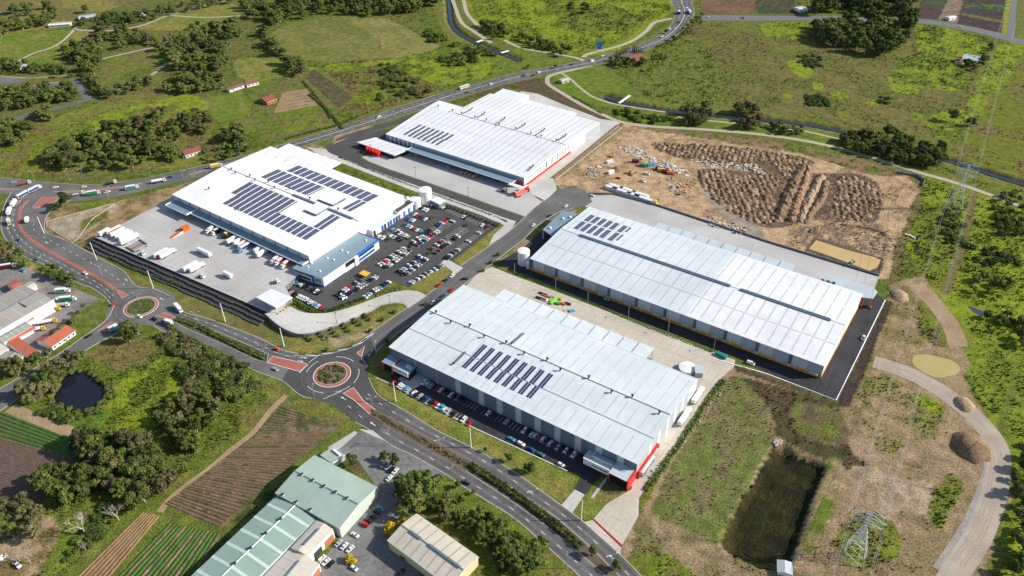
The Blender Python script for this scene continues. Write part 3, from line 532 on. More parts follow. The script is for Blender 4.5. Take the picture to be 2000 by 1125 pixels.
REG += [([(868,-20),(880,-20),(886,38),(900,60),(930,76),(972,95),(1003,106),(1018,114),(1012,120),(985,110),(960,100),(920,82),(888,64),(872,38)], (.06,.055,.035), BRN2, 6, .4, 0, 0), ([(1176,184),(1190,182),(1228,197),(1301,209),(1389,218),(1500,228),(1576,236),(1652,251),(1722,266),(1785,287),(1850,305),(2000,352),(2080,376),(2080,386),(1999,363),(1848,315),(1718,276),(1650,260),(1575,245.5),(1500,237),(1388,227),(1300,218),(1225,207),(1180,193)], (.06,.05,.035), (.08,.065,.045), 6, .4, 0, 0), ([(1570,490),(1590,462),(1655,480),(1728,506),(1722,532),(1700,538),(1640,515)], (.12,.085,.055), (.09,.065,.045), 5, .5, .03, 1)]
PIT = [([(868,-20),(880,-20),(886,38),(900,60),(930,76),(972,95),(1003,106),(1018,114),(1012,120),(985,110),(960,100),(920,82),(888,64),(872,38)], 2.2),
 ([(1176,184),(1190,182),(1228,197),(1301,209),(1389,218),(1500,228),(1576,236),(1652,251),(1722,266),(1785,287),(1850,305),(2000,352),(2080,376),(2080,386),(1999,363),(1848,315),(1718,276),(1650,260),(1575,245.5),(1500,237),(1388,227),(1300,218),(1225,207),(1180,193)], 2.2),
 ([(1516,875),(1555,890),(1610,908),(1596,940),(1560,1045),(1545,1085),(1528,1105),(1482,1105),(1442,1085),(1412,1060),(1436,1010)], 3.6),
 ([(118,750),(125,735),(150,725),(175,728),(188,740),(205,755),(210,770),(200,785),(180,800),(150,803),(115,795),(104,780),(108,765)], 1.6)]
def axis(segs):
    out = [segs[0][0]]
    for a, b, st in segs: out += list(np.linspace(a, b, max(2, int(round(abs(b-a)/st))+1))[1:])
    return np.array(out)
def make_ground():
    U = axis([(-9000, -3000, 1500), (-3000, -1100, 240), (-1100, -800, 20), (-800, 800, 2.0), (800, 1100, 20), (1100, 3000, 240), (3000, 9000, 1500)])
    V = axis([(-6000, -600, 900), (-600, 100, 60), (100, 190, 8), (190, 640, 1.7), (640, 1280, 2.9), (1280, 1600, 20), (1600, 4000, 240), (4000, 12000, 1600)])
    fh = np.array([math.cos(YAW), math.sin(YAW)]); rh = np.array([math.sin(YAW), -math.cos(YAW)])
    uu, vv = np.meshgrid(U, V); nu, nv = len(U), len(V); uu = uu.ravel(); vv = vv.ravel()
    x = uu*rh[0]+vv*fh[0]; y = uu*rh[1]+vv*fh[1]
    wx = x+0; n1 = fbm(x, y, 14, 3)-.5; n2 = fbm(x, y, 14, 91)-.5
    col = np.empty((len(x), 3)); a = (fbm(x, y, 40, 5) > .5)[:, None]
    col[:] = np.where(a, np.array(OLV)*.95, np.array(GRN2)*.95); rgh = np.full(len(x), .3)
    pn = {}
    for poly, c1, c2, sc, sh, rg, wn in REG:
        P = smooth(pts(poly), 6, True) if wn >= 2 else pts(poly)
        m = inside(x+n1*wn*2, y+n2*wn*2, P); ix = np.nonzero(m)[0]
        if not len(ix): continue
        f = fbm(x[ix], y[ix], sc, int(sc)+len(poly), 5); t = np.clip((f-.5+(sh-.5)*.35)/.2+.5, 0, 1)[:, None]
        col[ix] = np.array(c1)*(1-t)+np.array(c2)*t; rgh[ix] = rg*(.6+.8*t[:, 0])
    flat = np.zeros(len(x), bool)
    for P in FLAT+EXTRA_FLAT: flat |= inside(x, y, P)
    F = flat.reshape(nv, nu)
    for k in range(2):
        G = F.copy(); G[1:] |= F[:-1]; G[:-1] |= F[1:]; G[:, 1:] |= F[:, :-1]; G[:, :-1] |= F[:, 1:]; F = G
    fl = (~F).ravel().astype(float)
    # soften the step from rough to flat
    D = fl.reshape(nv, nu); 
    for k in range(2): D = np.minimum(D, (D+np.roll(D, 1, 0)+np.roll(D, -1, 0)+np.roll(D, 1, 1)+np.roll(D, -1, 1))/5)
    fl = D.ravel()
    r1 = 1-np.abs(2*vnoise(x, y, 5.2, 8)-1); r2 = vnoise(x, y, 2.9, 21)
    z = rgh*fl*(1.5*r1*r2+.8*r2-.55)
    z = np.where(fl > 0, z, 0.0)-.01*(fl <= 0)
    inner = (np.abs(uu) < 805) & (vv > 185) & (vv < 1285); z = np.where(inner, z, 0)
    for k_, (poly, dep) in enumerate(PIT):
        m = inside(x, y, smooth(pts(poly), 3, True)).astype(float).reshape(nv, nu)
        m = (m+np.roll(m, 1, 0)+np.roll(m, -1, 0)+np.roll(m, 1, 1)+np.roll(m, -1, 1))/5
        mr_ = m.ravel(); z = np.where(mr_ > 0, z*(1-mr_*(.95 if k_ != 2 else 0)), z)-dep*mr_
    me = bpy.data.meshes.new('ground'); me.vertices.add(len(x)); me.vertices.foreach_set('co', np.stack([x, y, z], 1).astype(np.float32).ravel())
    idx = np.arange(nu*nv).reshape(nv, nu); q = np.stack([idx[:-1, :-1], idx[:-1, 1:], idx[1:, 1:], idx[1:, :-1]], -1).reshape(-1, 4)
    nf = len(q); me.loops.add(nf*4); me.loops.foreach_set('vertex_index', q.astype(np.int32).ravel()); me.polygons.add(nf)
    me.polygons.foreach_set('loop_start', np.arange(0, nf*4, 4, dtype=np.int32)); me.polygons.foreach_set('use_smooth', np.ones(nf, bool)); me.update(calc_edges=True)
    at_ = me.color_attributes.new('ground_cover', 'FLOAT_COLOR', 'POINT'); at_.data.foreach_set('color', np.concatenate([col, np.clip(rgh, 0, 1)[:, None]], 1).astype(np.float32).ravel())
    m = bpy.data.materials.new('ground_cover'); m.use_nodes = True; n = m.node_tree; N = n.nodes; L = n.links; b = N['Principled BSDF']; b.inputs['Roughness'].default_value = .95; b.inputs['Specular IOR Level'].default_value = .1
    at2 = N.new('ShaderNodeVertexColor'); at2.layer_name = 'ground_cover'; geo = N.new('ShaderNodeNewGeometry')
    def noise(s, d):
        t = N.new('ShaderNodeTexNoise'); t.inputs['Scale'].default_value = s; t.inputs['Detail'].default_value = d; L.new(geo.outputs['Position'], t.inputs[0]); return t.outputs['Fac']
    def mr(f, lo, hi, a=.35, c=.65):
        t = N.new('ShaderNodeMapRange'); t.inputs[1].default_value = a; t.inputs[2].default_value = c; t.inputs[3].default_value = lo; t.inputs[4].default_value = hi; L.new(f, t.inputs[0]); return t.outputs[0]
    def mul(a_, f):
        t = N.new('ShaderNodeMix'); t.data_type = 'RGBA'; t.blend_type = 'MULTIPLY'; t.inputs[0].default_value = 1; L.new(a_, t.inputs[6]); L.new(f, t.inputs[7]); return t.outputs[2]
    f1 = noise(.9, 5); f2 = noise(.16, 4); f3 = noise(.35, 3)
    c = mul(mul(at2.outputs['Color'], mr(f1, .62, 1.38)), mr(f2, .78, 1.22))
    hs = N.new('ShaderNodeHueSaturation'); L.new(mr(f3, .475, .525), hs.inputs['Hue']); L.new(c, hs.inputs['Color']); L.new(hs.outputs[0], b.inputs['Base Color'])
    bp = N.new('ShaderNodeBump'); bp.inputs['Distance'].default_value = .6; L.new(mr(at2.outputs['Alpha'], .15, 1.0, 0, .4), bp.inputs['Strength']); L.new(f1, bp.inputs['Height']); L.new(bp.outputs[0], b.inputs['Normal'])
    me.materials.append(m); o = put('ground', me); o['kind'] = 'structure'
    return (x, y, z, col, rgh, fl, vv, inner)
# ---------------- buildings ----------------
def seam(name, col, rough=.45, per=.76, axis=0, amt=.07, spec=.4):
    "ribbed metal sheeting: fine darker lines in local x (axis 0) or y (axis 1)"
    if name in _M: return _M[name]
    m = mat(name, col, rough, .05, .15, .06, .03, spec=spec); n = m.node_tree; N = n.nodes; L = n.links; b = N['Principled BSDF']
    tc = N.new('ShaderNodeTexCoord'); sx = N.new('ShaderNodeSeparateXYZ'); L.new(tc.outputs['Object'], sx.inputs[0])
    wv = N.new('ShaderNodeMath'); wv.operation = 'MULTIPLY'; wv.inputs[1].default_value = 2*math.pi/per; L.new(sx.outputs[axis], wv.inputs[0])
    si = N.new('ShaderNodeMath'); si.operation = 'SINE'; L.new(wv.outputs[0], si.inputs[0])
    mr = N.new('ShaderNodeMapRange'); mr.inputs[1].default_value = -1; mr.inputs[2].default_value = 1; mr.inputs[3].default_value = 1-amt; mr.inputs[4].default_value = 1+amt; L.new(si.outputs[0], mr.inputs[0])
    mx = N.new('ShaderNodeMix'); mx.data_type = 'RGBA'; mx.blend_type = 'MULTIPLY'; mx.inputs[0].default_value = 1
    src = b.inputs['Base Color'].links[0].from_socket; L.new(src, mx.inputs[6]); L.new(mr.outputs[0], mx.inputs[7]); L.new(mx.outputs[2], b.inputs['Base Color'])
    mp = N.new('ShaderNodeMapping'); mp.inputs['Scale'].default_value = (1.1, .03, .03) if axis == 0 else (.03, 1.1, .03); L.new(tc.outputs['Object'], mp.inputs[0]); ns = N.new('ShaderNodeTexNoise'); ns.inputs['Scale'].default_value = 1.0; ns.inputs['Detail'].default_value = 3; L.new(mp.outputs[0], ns.inputs['Vector'])
    m2 = N.new('ShaderNodeMapRange'); m2.inputs[1].default_value = .35; m2.inputs[2].default_value = .65; m2.inputs[3].default_value = .965; m2.inputs[4].default_value = 1.015; L.new(ns.outputs['Fac'], m2.inputs[0]); my = N.new('ShaderNodeMix'); my.data_type = 'RGBA'; my.blend_type = 'MULTIPLY'; my.inputs[0].default_value = 1; L.new(mx.outputs[2], my.inputs[6]); L.new(m2.outputs[0], my.inputs[7]); L.new(my.outputs[2], b.inputs['Base Color'])
    bp = N.new('ShaderNodeBump'); bp.inputs['Strength'].default_value = .25; bp.inputs['Distance'].default_value = .05; L.new(si.outputs[0], bp.inputs['Height']); L.new(bp.outputs[0], b.inputs['Normal'])
    return m
RF_W = seam('roof_sheet_white', (.72, .74, .75)); RF_A = seam('roof_sheet_bright_white', (.84, .84, .83)); RF_G = seam('roof_sheet_pale_grey', (.60, .66, .68)); RF_B = seam('roof_sheet_blue_grey', (.20, .29, .35)); RF_P = seam('roof_sheet_pale_blue', (.46, .53, .56))
RF_GN = seam('roof_sheet_sage_green', (.335, .425, .36), .5); RF_GN2 = seam('roof_sheet_sage_green_cross', (.27, .375, .32), .5, axis=1); RF_CR = seam('roof_sheet_cream', (.55, .50, .42), .5); RF_BG = seam('roof_sheet_beige', (.34, .31, .26), .6); RF_RED = seam('roof_sheet_terracotta', (.42, .11, .065), .7, 1.2, 0, .15)
TILE = seam('roof_tile_red', (.26, .075, .05), .8, .9, 1, .25)
LITE = mat('translucent_roof_light', (.50, .555, .535), .35, .06, .3); LITED = mat('roof_seam_mid_grey', (.33, .35, .37), .5, .1, .3)  # second one is a plain mid grey for seams, gutters and strips
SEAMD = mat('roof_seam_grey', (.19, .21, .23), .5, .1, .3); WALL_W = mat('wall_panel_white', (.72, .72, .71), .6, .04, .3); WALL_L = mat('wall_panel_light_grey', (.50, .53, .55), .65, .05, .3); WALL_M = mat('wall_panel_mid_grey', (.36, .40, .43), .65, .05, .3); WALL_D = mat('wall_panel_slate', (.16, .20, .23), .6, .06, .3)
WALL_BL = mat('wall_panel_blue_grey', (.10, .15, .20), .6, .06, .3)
YBAND = mat('yellow_precast_band', (.62, .30, .02), .7, .08, .4); RED = mat('signal_red_cladding', (.62, .025, .02), .45, .05, .5); ORANGE = mat('orange_cladding', (.70, .12, .015), .45, .05, .5); BLUE = mat('bright_blue_cladding', (.02, .13, .55), .4, .05, .5)
PVF = mat('solar_cell_dark_blue', (.013, .027, .105), .25, .25, .8, spec=.5); PVB = mat('solar_frame_grey', (.28, .30, .33), .5, .05, 1)
GUT = mat('gutter_dark', (.13, .17, .19), .5, .1, .5); TRIM = mat('white_trim', (.82, .82, .82), .5, .03, .5)
FASC = mat('brick_wall_orange', (.38, .16, .08), .85, .2, 2)
class Bld:
    def __init__(s, name, label, cat, fl, fr, h, depth=None, bk=None, z0=0.0, rz=None, group=None):
        a = at(*fl, h); b = at(*fr, h); s.h = h-z0; d = b-a; s.rz = math.atan2(d.y, d.x) if rz is None else rz; s.L = d.length
        s.ux = Vector((math.cos(s.rz), math.sin(s.rz), 0)); s.uy = Vector((-s.ux.y, s.ux.x, 0)); s.O = Vector((a.x, a.y, z0)); s.D = depth if depth else (at(*bk, h)-a).dot(s.uy)
        s.z0 = z0; s.e = empty(name, s.O, s.rz, label, cat, group)
        w = [s.O, s.O+s.ux*s.L, s.O+s.ux*s.L+s.uy*s.D, s.O+s.uy*s.D]; EXTRA_FLAT.append([(p.x, p.y) for p in w])
    def loc(s, px, py, z): p = at(px, py, z+s.z0)-s.O; return (p.dot(s.ux), p.dot(s.uy))
    def part(s, mb, name, parent=None, shade=False): return mb.build(name, parent or s.e, shade=shade)
def shell(B, wm, rise, ridge, ov=.4, roofm=None, extra=None, x0=0, x1=None, cap=True, gut=TRIM, roofname='roof'):
    "walls with gable ends and a two-slope roof whose ridge runs along local x"
    L_, D, h = (B.L if x1 is None else x1), B.D, B.h; mb = MB(); roofm = roofm or RF_W
    rz = lambda y: h+rise*(y/ridge if y <= ridge else (D-y)/(D-ridge)); B.rz_ = rz
    P = [(x0, 0, 0), (L_, 0, 0), (L_, D, 0), (x0, D, 0)]
    mb.face([(x0, 0, -.2), (L_, 0, -.2), (L_, 0, h), (x0, 0, h)], wm); mb.face([(L_, D, -.2), (x0, D, -.2), (x0, D, h), (L_, D, h)], wm)
    mb.face([(L_, 0, -.2), (L_, D, -.2), (L_, D, h), (L_, ridge, h+rise), (L_, 0, h)], wm); mb.face([(x0, D, -.2), (x0, 0, -.2), (x0, 0, h), (x0, ridge, h+rise), (x0, D, h)], wm)
    B.part(mb, 'wall'); mb = MB(); t = .22; xa, xb = x0-ov, L_+ov; s1 = rise/ridge; s2 = rise/(D-ridge)
    pr = [(-ov, h-ov*s1), (ridge, h+rise), (D+ov, h-ov*s2)]
    for (ya, za), (yb, zb) in zip(pr[:-1], pr[1:]):
        mb.face([(xa, ya, za+t), (xb, ya, za+t), (xb, yb, zb+t), (xa, yb, zb+t)], roofm); mb.face([(xa, yb, zb), (xb, yb, zb), (xb, ya, za), (xa, ya, za)], gut)
    for x in (xa, xb):
        q = [(x, a, b) for a, b in pr]+[(x, a, b+t) for a, b in reversed(pr)]; mb.face(q if x == xb else q[::-1], gut)
    mb.face([(xa, -ov, h-ov*s1), (xb, -ov, h-ov*s1), (xb, -ov, h-ov*s1+t), (xa, -ov, h-ov*s1+t)], gut); mb.face([(xb, D+ov, h-ov*s2), (xa, D+ov, h-ov*s2), (xa, D+ov, h-ov*s2+t), (xb, D+ov, h-ov*s2+t)], gut)
    B.roof = B.part(mb, roofname); B.t = t
    if cap: mb = MB(); mb.box(x0, L_, ridge-.35, ridge+.35, h+rise+t-.1, h+rise+t+.12, GUT); B.part(mb, 'ridge_cap', B.roof)
    return B
def onroof(B, x0, x1, y0, y1, m, name, th=.03, parent=None, nseg=1, edge=True):
    "a thin strip lying on the roof slope, clear of it by its own thickness"
    mb = MB(); z = lambda y: B.rz_(y)+B.t
    a, b = z(y0), z(y1); mb.face([(x0, y0, a+th), (x1, y0, a+th), (x1, y1, b+th), (x0, y1, b+th)], m)
    if edge:
        mb.face([(x0, y0, a), (x1, y0, a), (x1, y0, a+th), (x0, y0, a+th)], m); mb.face([(x1, y1, b), (x0, y1, b), (x0, y1, b+th), (x1, y1, b+th)], m)
        mb.face([(x1, y0, a), (x1, y1, b), (x1, y1, b+th), (x1, y0, a+th)], m); mb.face([(x0, y1, b), (x0, y0, a), (x0, y0, a+th), (x0, y1, b+th)], m)
    return B.part(mb, name, parent or B.roof)
def solar(B, x0, x1, y0, y1, nx, ny, name='solar_array'):
    mb = MB(); z = lambda y: B.rz_(y)+B.t
    mb.face([(x0, y0, z(y0)+.12), (x1, y0, z(y0)+.12), (x1, y1, z(y1)+.12), (x0, y1, z(y1)+.12)], PVB)
    mb.face([(x0, y0, z(y0)), (x1, y0, z(y0)), (x1, y0, z(y0)+.12), (x0, y0, z(y0)+.12)], PVB); mb.face([(x1, y0, z(y0)), (x1, y1, z(y1)), (x1, y1, z(y1)+.12), (x1, y0, z(y0)+.12)], PVB); mb.face([(x0, y1, z(y1)), (x0, y0, z(y0)), (x0, y0, z(y0)+.12), (x0, y1, z(y1)+.12)], PVB)
    dx = (x1-x0)/nx; dy = (y1-y0)/ny; gx = min(.3, dx*.16)
    for i in range(nx):
        for j in range(ny):
            xa, xb, ya, yb = x0+i*dx+gx, x0+(i+1)*dx-gx, y0+j*dy+.05, y0+(j+1)*dy-.05
            mb.face([(xa, ya, z(ya)+.15), (xb, ya, z(ya)+.15), (xb, yb, z(yb)+.15), (xa, yb, z(yb)+.15)], PVF)
    return B.part(mb, name, B.roof)
def vent(B, x, y, h=1.8, parent=None):
    mb = MB(); z = B.rz_(y)+B.t-.05; mb.box(x-.55, x+.55, y-.55, y+.55, z, z+.5, TRIM); mb.lathe([(.45, .5), (.45, h*.6), (.85, h*.65), (.85, h*.85), (.3, h)], 8, DGREY, (x, y, z)); return B.part(mb, 'roof_ventilator', B.roof)
def panels(B, face, xs, z0, z1, mats, name='wall_panel', proud=.06, off=0):
    "wall panels one by one along a facade: face f front, r right end, k back"
    for i, (a, b) in enumerate(xs):
        mb = MB(); m = mats[i % len(mats)]; p = proud+(.02 if i % 2 else 0)
        if face == 'f': mb.box(a+.03, b-.03, -p-off, .02-off, z0, z1, m)
        elif face == 'r': mb.box(B.L-.02, B.L+p, a+.03, b-.03, z0, z1 if not callable(z1) else min(z1(a), z1(b)), m)
        elif face == 'l': mb.box(-p, .02, a+.03, b-.03, z0, z1 if not callable(z1) else min(z1(a), z1(b)), m)
        B.part(mb, name)
def text(B, n, x, y, z, size, m, rot, name='sign_lettering', parent=None):
    "a run of raised letter strokes, as unreadable as they are in the photograph"
    mb = MB(); k = random.Random(n); w_ = size*.62; x0 = -n*w_/2
    for i in range(n):
        a = x0+i*w_; h_ = size*(.5 if k.random() < .8 else .68)
        mb.box(a, a+size*.14, -size*.3, -size*.3+h_, 0, .05, m); mb.box(a+size*.34, a+size*.48, -size*.3, -size*.3+h_, 0, .05, m); mb.box(a+size*.14, a+size*.34, -size*.3+h_*k.choice((.1, .45, .8)), -size*.3+h_*k.choice((.1, .45, .8))+size*.14, 0, .05, m)
    return put_rot(name, mb.mesh(name), parent or B.e, (x, y, z), rot)
def put_rot(name, me, parent, loc, rot):
    o = put(name, me, parent, loc); o.rotation_euler = rot; return o
FRONT = (math.pi/2, 0, 0); RIGHT = (math.pi/2, 0, math.pi/2)
def awning(B, x0, x1, y0, y1, za, zb, m, fm=TRIM, name='awning', t=.25, fh=.5):
    "canopy from the wall (y1, za) out to its edge (y0, zb)"
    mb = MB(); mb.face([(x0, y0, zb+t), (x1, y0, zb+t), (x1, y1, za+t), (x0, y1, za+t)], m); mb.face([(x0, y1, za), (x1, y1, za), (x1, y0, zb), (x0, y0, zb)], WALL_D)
    mb.box(x0-.1, x1+.1, min(y0, y0-.15), y0+.02, zb-fh+t, zb+t+.08, fm)
    for x in (x0, x1): mb.box(x-.08, x+.08, min(y0, y1), max(y0, y1), min(za, zb)-.1, max(za, zb)+t+.05, fm)
    return B.part(mb, name)
# ======== warehouse C (nearest, pale roof, car park along its front) ========
C = Bld('warehouse', 'nearest large warehouse, pale grey roof with one block of solar panels, red entrance corner', 'warehouse', (760.6,677.8), (1244.4,906), 12, bk=(905.5,557))
ry = (C.loc(841,608,14.4)[1]+C.loc(1308,811,14.4)[1])/2
shell(C, WALL_M, 2.4, ry, roofm=RF_G)
y_q = (C.loc(802.6,642.7,13.2)[1]+C.loc(1248,845,13.2)[1])/2; onroof(C, 0, C.L, y_q-.25, y_q+.25, GUT, 'roof_gutter', .06); onroof(C, 0, C.L, C.D-.5, C.D-.1, LITE, 'roof_gutter', .05)
for i in range(24):
    x = 5+i*7.05
    for ya, yb in ((1.5, y_q-3.5), (y_q+2, ry-3), (ry+2.5, ry+15), (ry+18, C.D-3)): onroof(C, x, x+.8, ya, yb, LITE, 'roof_light', .025, edge=False)
for p in ((852,612),(881,631),(918,638),(946,659),(989,671),(1024,692),(1069,704),(1095,724),(1150,739),(1195,767),(1235,776),(1288,808)): x, y = C.loc(*p, 14.6); vent(C, x, y, 2.6)
for (a, b, z) in (((886,711),(911,690),13),((1000,672),(1022,649),14.4)):
    xa, ya = C.loc(*a, z); xb, yb = C.loc(*b, z); onroof(C, xa-.6, xa+.6, min(ya, yb), max(ya, yb), GUT, 'roof_duct', .7); vent(C, xa, min(ya, yb), 1.6)
for r, (bl, tl, z) in enumerate((((901,716),(919,698),12.9),((920.5,696),(944,674),13.5))):
    x0, y0 = C.loc(*bl, z); _, y1 = C.loc(*tl, z); xe, _ = C.loc(*((1027,774) if r == 0 else (1048,756)), z)
    for i in range(9):
        xx = x0+i*(xe-x0)/8; solar(C, xx, xx+3.4, y0, y1, 2, max(6, int((y1-y0)/1.05)))
# front wall panels: dull blue-grey bays with pale piers
xs = []; ms = []; x = 0
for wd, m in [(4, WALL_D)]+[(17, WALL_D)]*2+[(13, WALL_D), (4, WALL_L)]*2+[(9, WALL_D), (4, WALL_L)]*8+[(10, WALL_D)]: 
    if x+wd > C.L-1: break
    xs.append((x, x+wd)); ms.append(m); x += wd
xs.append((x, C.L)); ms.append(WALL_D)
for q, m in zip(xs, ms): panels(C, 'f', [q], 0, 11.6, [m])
ey = [(0, 14), (14, 17), (17, 25), (25, 28), (28, 36), (36, 39), (39, 46), (46, 49), (49, 56), (56, 59), (59, 66), (66, C.D)]
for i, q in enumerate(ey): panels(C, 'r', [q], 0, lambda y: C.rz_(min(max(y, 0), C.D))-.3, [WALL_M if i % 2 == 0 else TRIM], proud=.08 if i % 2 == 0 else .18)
for x in (20, 37, 70, 96, 122, 148): mb = MB(); mb.tube((x, -.15, 0), (x, -.15, 11.7), .12, .12, TRIM, 5, False); C.part(mb, 'downpipe')
# back awning of sawtooth sheets
ax0, ay0 = C.loc(985,565,11.6); ax1, ay1 = C.loc(1281,678,11.6); n = 11
for i in range(n):
    a, b = ax0+(ax1-ax0)*i/n, ax0+(ax1-ax0)*(i+1)/n; mb = MB(); z = 11.3
    mb.face([(a, C.D, z+.6), (b-.3, C.D, z), (b-.3, ay0, z), (a, ay0, z+.6)], RF_G); mb.face([(a, ay0, z+.6), (b-.3, ay0, z), (b-.3, ay0, z-.5), (a, ay0, z-.5)], TRIM); mb.face([(b-.3, C.D, z), (b-.3, C.D, z-.4), (b-.3, ay0, z-.4), (b-.3, ay0, z)], GUT); mb.face([(a, C.D, z+.6), (a, ay0, z+.6), (a, ay0, z-.1), (a, C.D, z-.1)], GUT); C.part(mb, 'awning_sheet')
for x in np.linspace(ax0+1, ax1-1, 6): mb = MB(); mb.tube((x, ay0-.4, 0), (x, ay0-.4, 11), .2, .2, STEEL, 6, False); C.part(mb, 'awning_column')
# corner office at the roundabout end: orange portal and white sign wall
def office(x0, x1, xs0, xs1, dp, hh, m, side, word, wm):
    mb = MB(); mb.box(x0, xs0, -dp, -.1, hh, hh+.5, m, top=RF_B); mb.box(x0+.6, xs0-.6, -dp+1.5, -.1, -.1, hh, GLASSD); C.part(mb, 'entrance_canopy')
    for x in ((x0, xs0-.4)): mb = MB(); mb.box(x, x+.45, -dp, -.12 if x == x0 else -dp+3.5, 0, hh, m); C.part(mb, 'portal_leg')
    mb = MB(); mb.box(xs0+.02, xs1, -dp+1.0, -.1, hh-1.2, hh-.6, RF_B); mb.box(xs0+.3, xs1-.3, -dp+1.6, -.1, -.1, hh-1.2, GLASSD); C.part(mb, 'office_block')
    mb = MB(); mb.box(xs0+.1, xs1+.1, -dp+.5, -dp+.9, hh-3.2, hh+.9, TRIM); sw = C.part(mb, 'sign_wall'); text(C, word, (xs0+xs1)/2, -dp+.44, hh-1.2, 1.5, wm, FRONT, parent=sw)
    mb = MB(); mb.box((xs0+xs1)/2+1, (xs0+xs1)/2+5, -4, -2, hh-.6, hh+.7, RF_P); C.part(mb, 'air_conditioner')
office(.6, 8.5, 8.8, 21, 9, 6.5, ORANGE, 0, 14, RED)
x1 = C.L-.3
def office_r():
    dp, hh = 9.5, 6.5; mb = MB(); mb.box(x1-11, x1, -dp, -.1, hh, hh+.5, RED, top=RF_P); mb.box(x1-10.4, x1-.6, -dp+1.5, -.1, -.1, hh, GLASSD); C.part(mb, 'entrance_canopy')
    mb = MB(); mb.box(x1-.35, x1+.4, -dp, -.12, 0, hh+.7, RED); C.part(mb, 'portal_wall'); mb = MB(); mb.box(x1-11, x1-10.4, -dp, -dp+.8, 0, hh, RED); C.part(mb, 'portal_leg')
    mb = MB(); mb.box(x1-28, x1-11.05, -dp+2.5, -.1, hh-1.2, hh-.6, RF_P); mb.box(x1-27.6, x1-11.4, -dp+3, -.1, -.1, hh-1.2, GLASSD); C.part(mb, 'office_block')
    mb = MB(); mb.box(x1-27, x1-11.1, -dp+1.2, -dp+1.6, hh-3.4, hh+.9, TRIM); sw = C.part(mb, 'sign_wall'); text(C, 9, x1-17, -dp+1.12, hh-1.3, 1.7, DGREY, FRONT, parent=sw)
    mb = MB(); mb.box(x1-24, x1-4, -4.2, -3.6, hh-.6, hh+.8, RF_P); mb.box(x1-24, x1-23.4, -3.6, -.2, hh-.6, hh+.8, RF_P); C.part(mb, 'plant_screen')
office_r()
mb = MB(); mb.box(C.L+.2, C.L+1.6, 1, 25, 4.6, 5.4, RED); mb.box(C.L+.2, C.L+1.6, 24.2, 25, 2.5, 4.6, RED); mb.box(C.L+.2, C.L+1.6, 1, 1.8, 0, 4.6, RED); C.part(mb, 'dock_awning')
mb = MB(); mb.box(C.L+.1, C.L+.2, 3, 23, .3, 4.3, DGREY); C.part(mb, 'dock_door')
# ======== warehouse D (yellow base band) ========
D = Bld('warehouse', 'long warehouse with a yellow band along its foot, standing in fresh dark asphalt', 'warehouse', (1036,505), (1609.5,715), 10, bk=(1151.6,404.8))
ryd = (D.loc(1098,448.7,12.6)[1]+D.loc(1633,629.4,12.6)[1])/2
xb = D.loc(1342,612,10.6)[0]; shell(D, WALL_L, 2.6, ryd, roofm=RF_G, cap=False)
mb = MB(); z = lambda y: D.rz_(y)+D.t+.02
for ya, yb in ((-.4, ryd), (ryd, D.D+.4)): mb.face([(xb, ya, z(ya)), (D.L+.4, ya, z(ya)), (D.L+.4, yb, z(yb)), (xb, yb, z(yb))], RF_W)
D.part(mb, 'roof_sheeting', D.roof)
ym = (D.loc(1069,476.5,11.3)[1]+D.loc(1631,673,11.3)[1])/2; onroof(D, 0, D.L, ym-.2, ym+.2, LITED, 'roof_gutter', .08)
mb = MB()
n_r = 0
for xa, xc in ((16, xb+13), (xb+20, D.L-9)):
    for k in (-.75, .75): mb = MB(); mb.box(xa, xc, ryd+k-.55, ryd+k+.55, D.h+2.6+D.t-.12, D.h+2.6+D.t+.6, WALL_BL); D.part(mb, 'ridge_vent', D.roof)
mb = MB(); mb.box(0, D.L, ryd-.3, ryd+.3, D.h+2.6+D.t-.12, D.h+2.6+D.t+.08, GUT); D.part(mb, 'ridge_cap', D.roof)
for i in range(28):
    x = 3.5+i*7.4
    if x > D.L-3: break
    wd, mm = (.35, LITED) if x < xb-2 else (1.0, LITE)
    for ya, yb in ((2.5, ym-1), (ym+1, ryd-2), (ryd+2, ryd+20), (ryd+22, D.D-2)): onroof(D, x, x+wd, ya, yb, mm, 'roof_light', .05, edge=False)
for r, (bl, tl, z_) in enumerate((((1119.6,446.4),(1138.4,431.4),12.2),((1140,430.7),(1154,418),11.4))):
    x0, y0 = D.loc(*bl, z_); _, y1 = D.loc(*tl, z_); xe, _ = D.loc(*((1184,469) if r == 0 else (1203,452)), z_)
    for i in range(7):
        xx = x0+(i if i < 5 else i+.3)*(xe-x0)/5.2; solar(D, xx, xx+(3.6 if i < 6 else 1.4), y0 if i < 6 else y0+3, y1, 3 if i < 6 else 1, max(5, int((y1-y0)/1.1)))
bw = 21.0; x = 0
while x < D.L-1:
    for a, b, m in ((0, 2.3, WALL_BL), (2.3, 11.5, WALL_L), (11.5, 21, WALL_M)):
        xa, xc = x+a, min(x+b, D.L)
        if xc-xa > .5: panels(D, 'f', [(xa, xc)], 2.2, 9.7, [m])
    mb = MB(); mb.tube((x+5, -.25, 0), (x+5, -.25, 9.7), .13, .13, TRIM, 5, False); D.part(mb, 'downpipe'); mb = MB(); mb.box(x+14, x+19, -2.2, -.15, 3.0, 3.25, RF_P); D.part(mb, 'door_hood'); x += bw
for a in range(0, int(D.L), 21):
    mb = MB(); mb.box(a+2.3 if a else 0, min(a+21, D.L), -.22, .02, 0, 2.15, YBAND); D.part(mb, 'yellow_band')
y = 0
while y < D.D-2: panels(D, 'r', [(y, min(y+10, D.D))], 2.0, lambda q: D.rz_(min(q, D.D))-.3, [WALL_W if int(y/10) % 2 else WALL_L]); y += 10
mb = MB(); mb.box(D.L-.02, D.L+.2, 0, D.D, 0, 1.95, YBAND); D.part(mb, 'yellow_band')
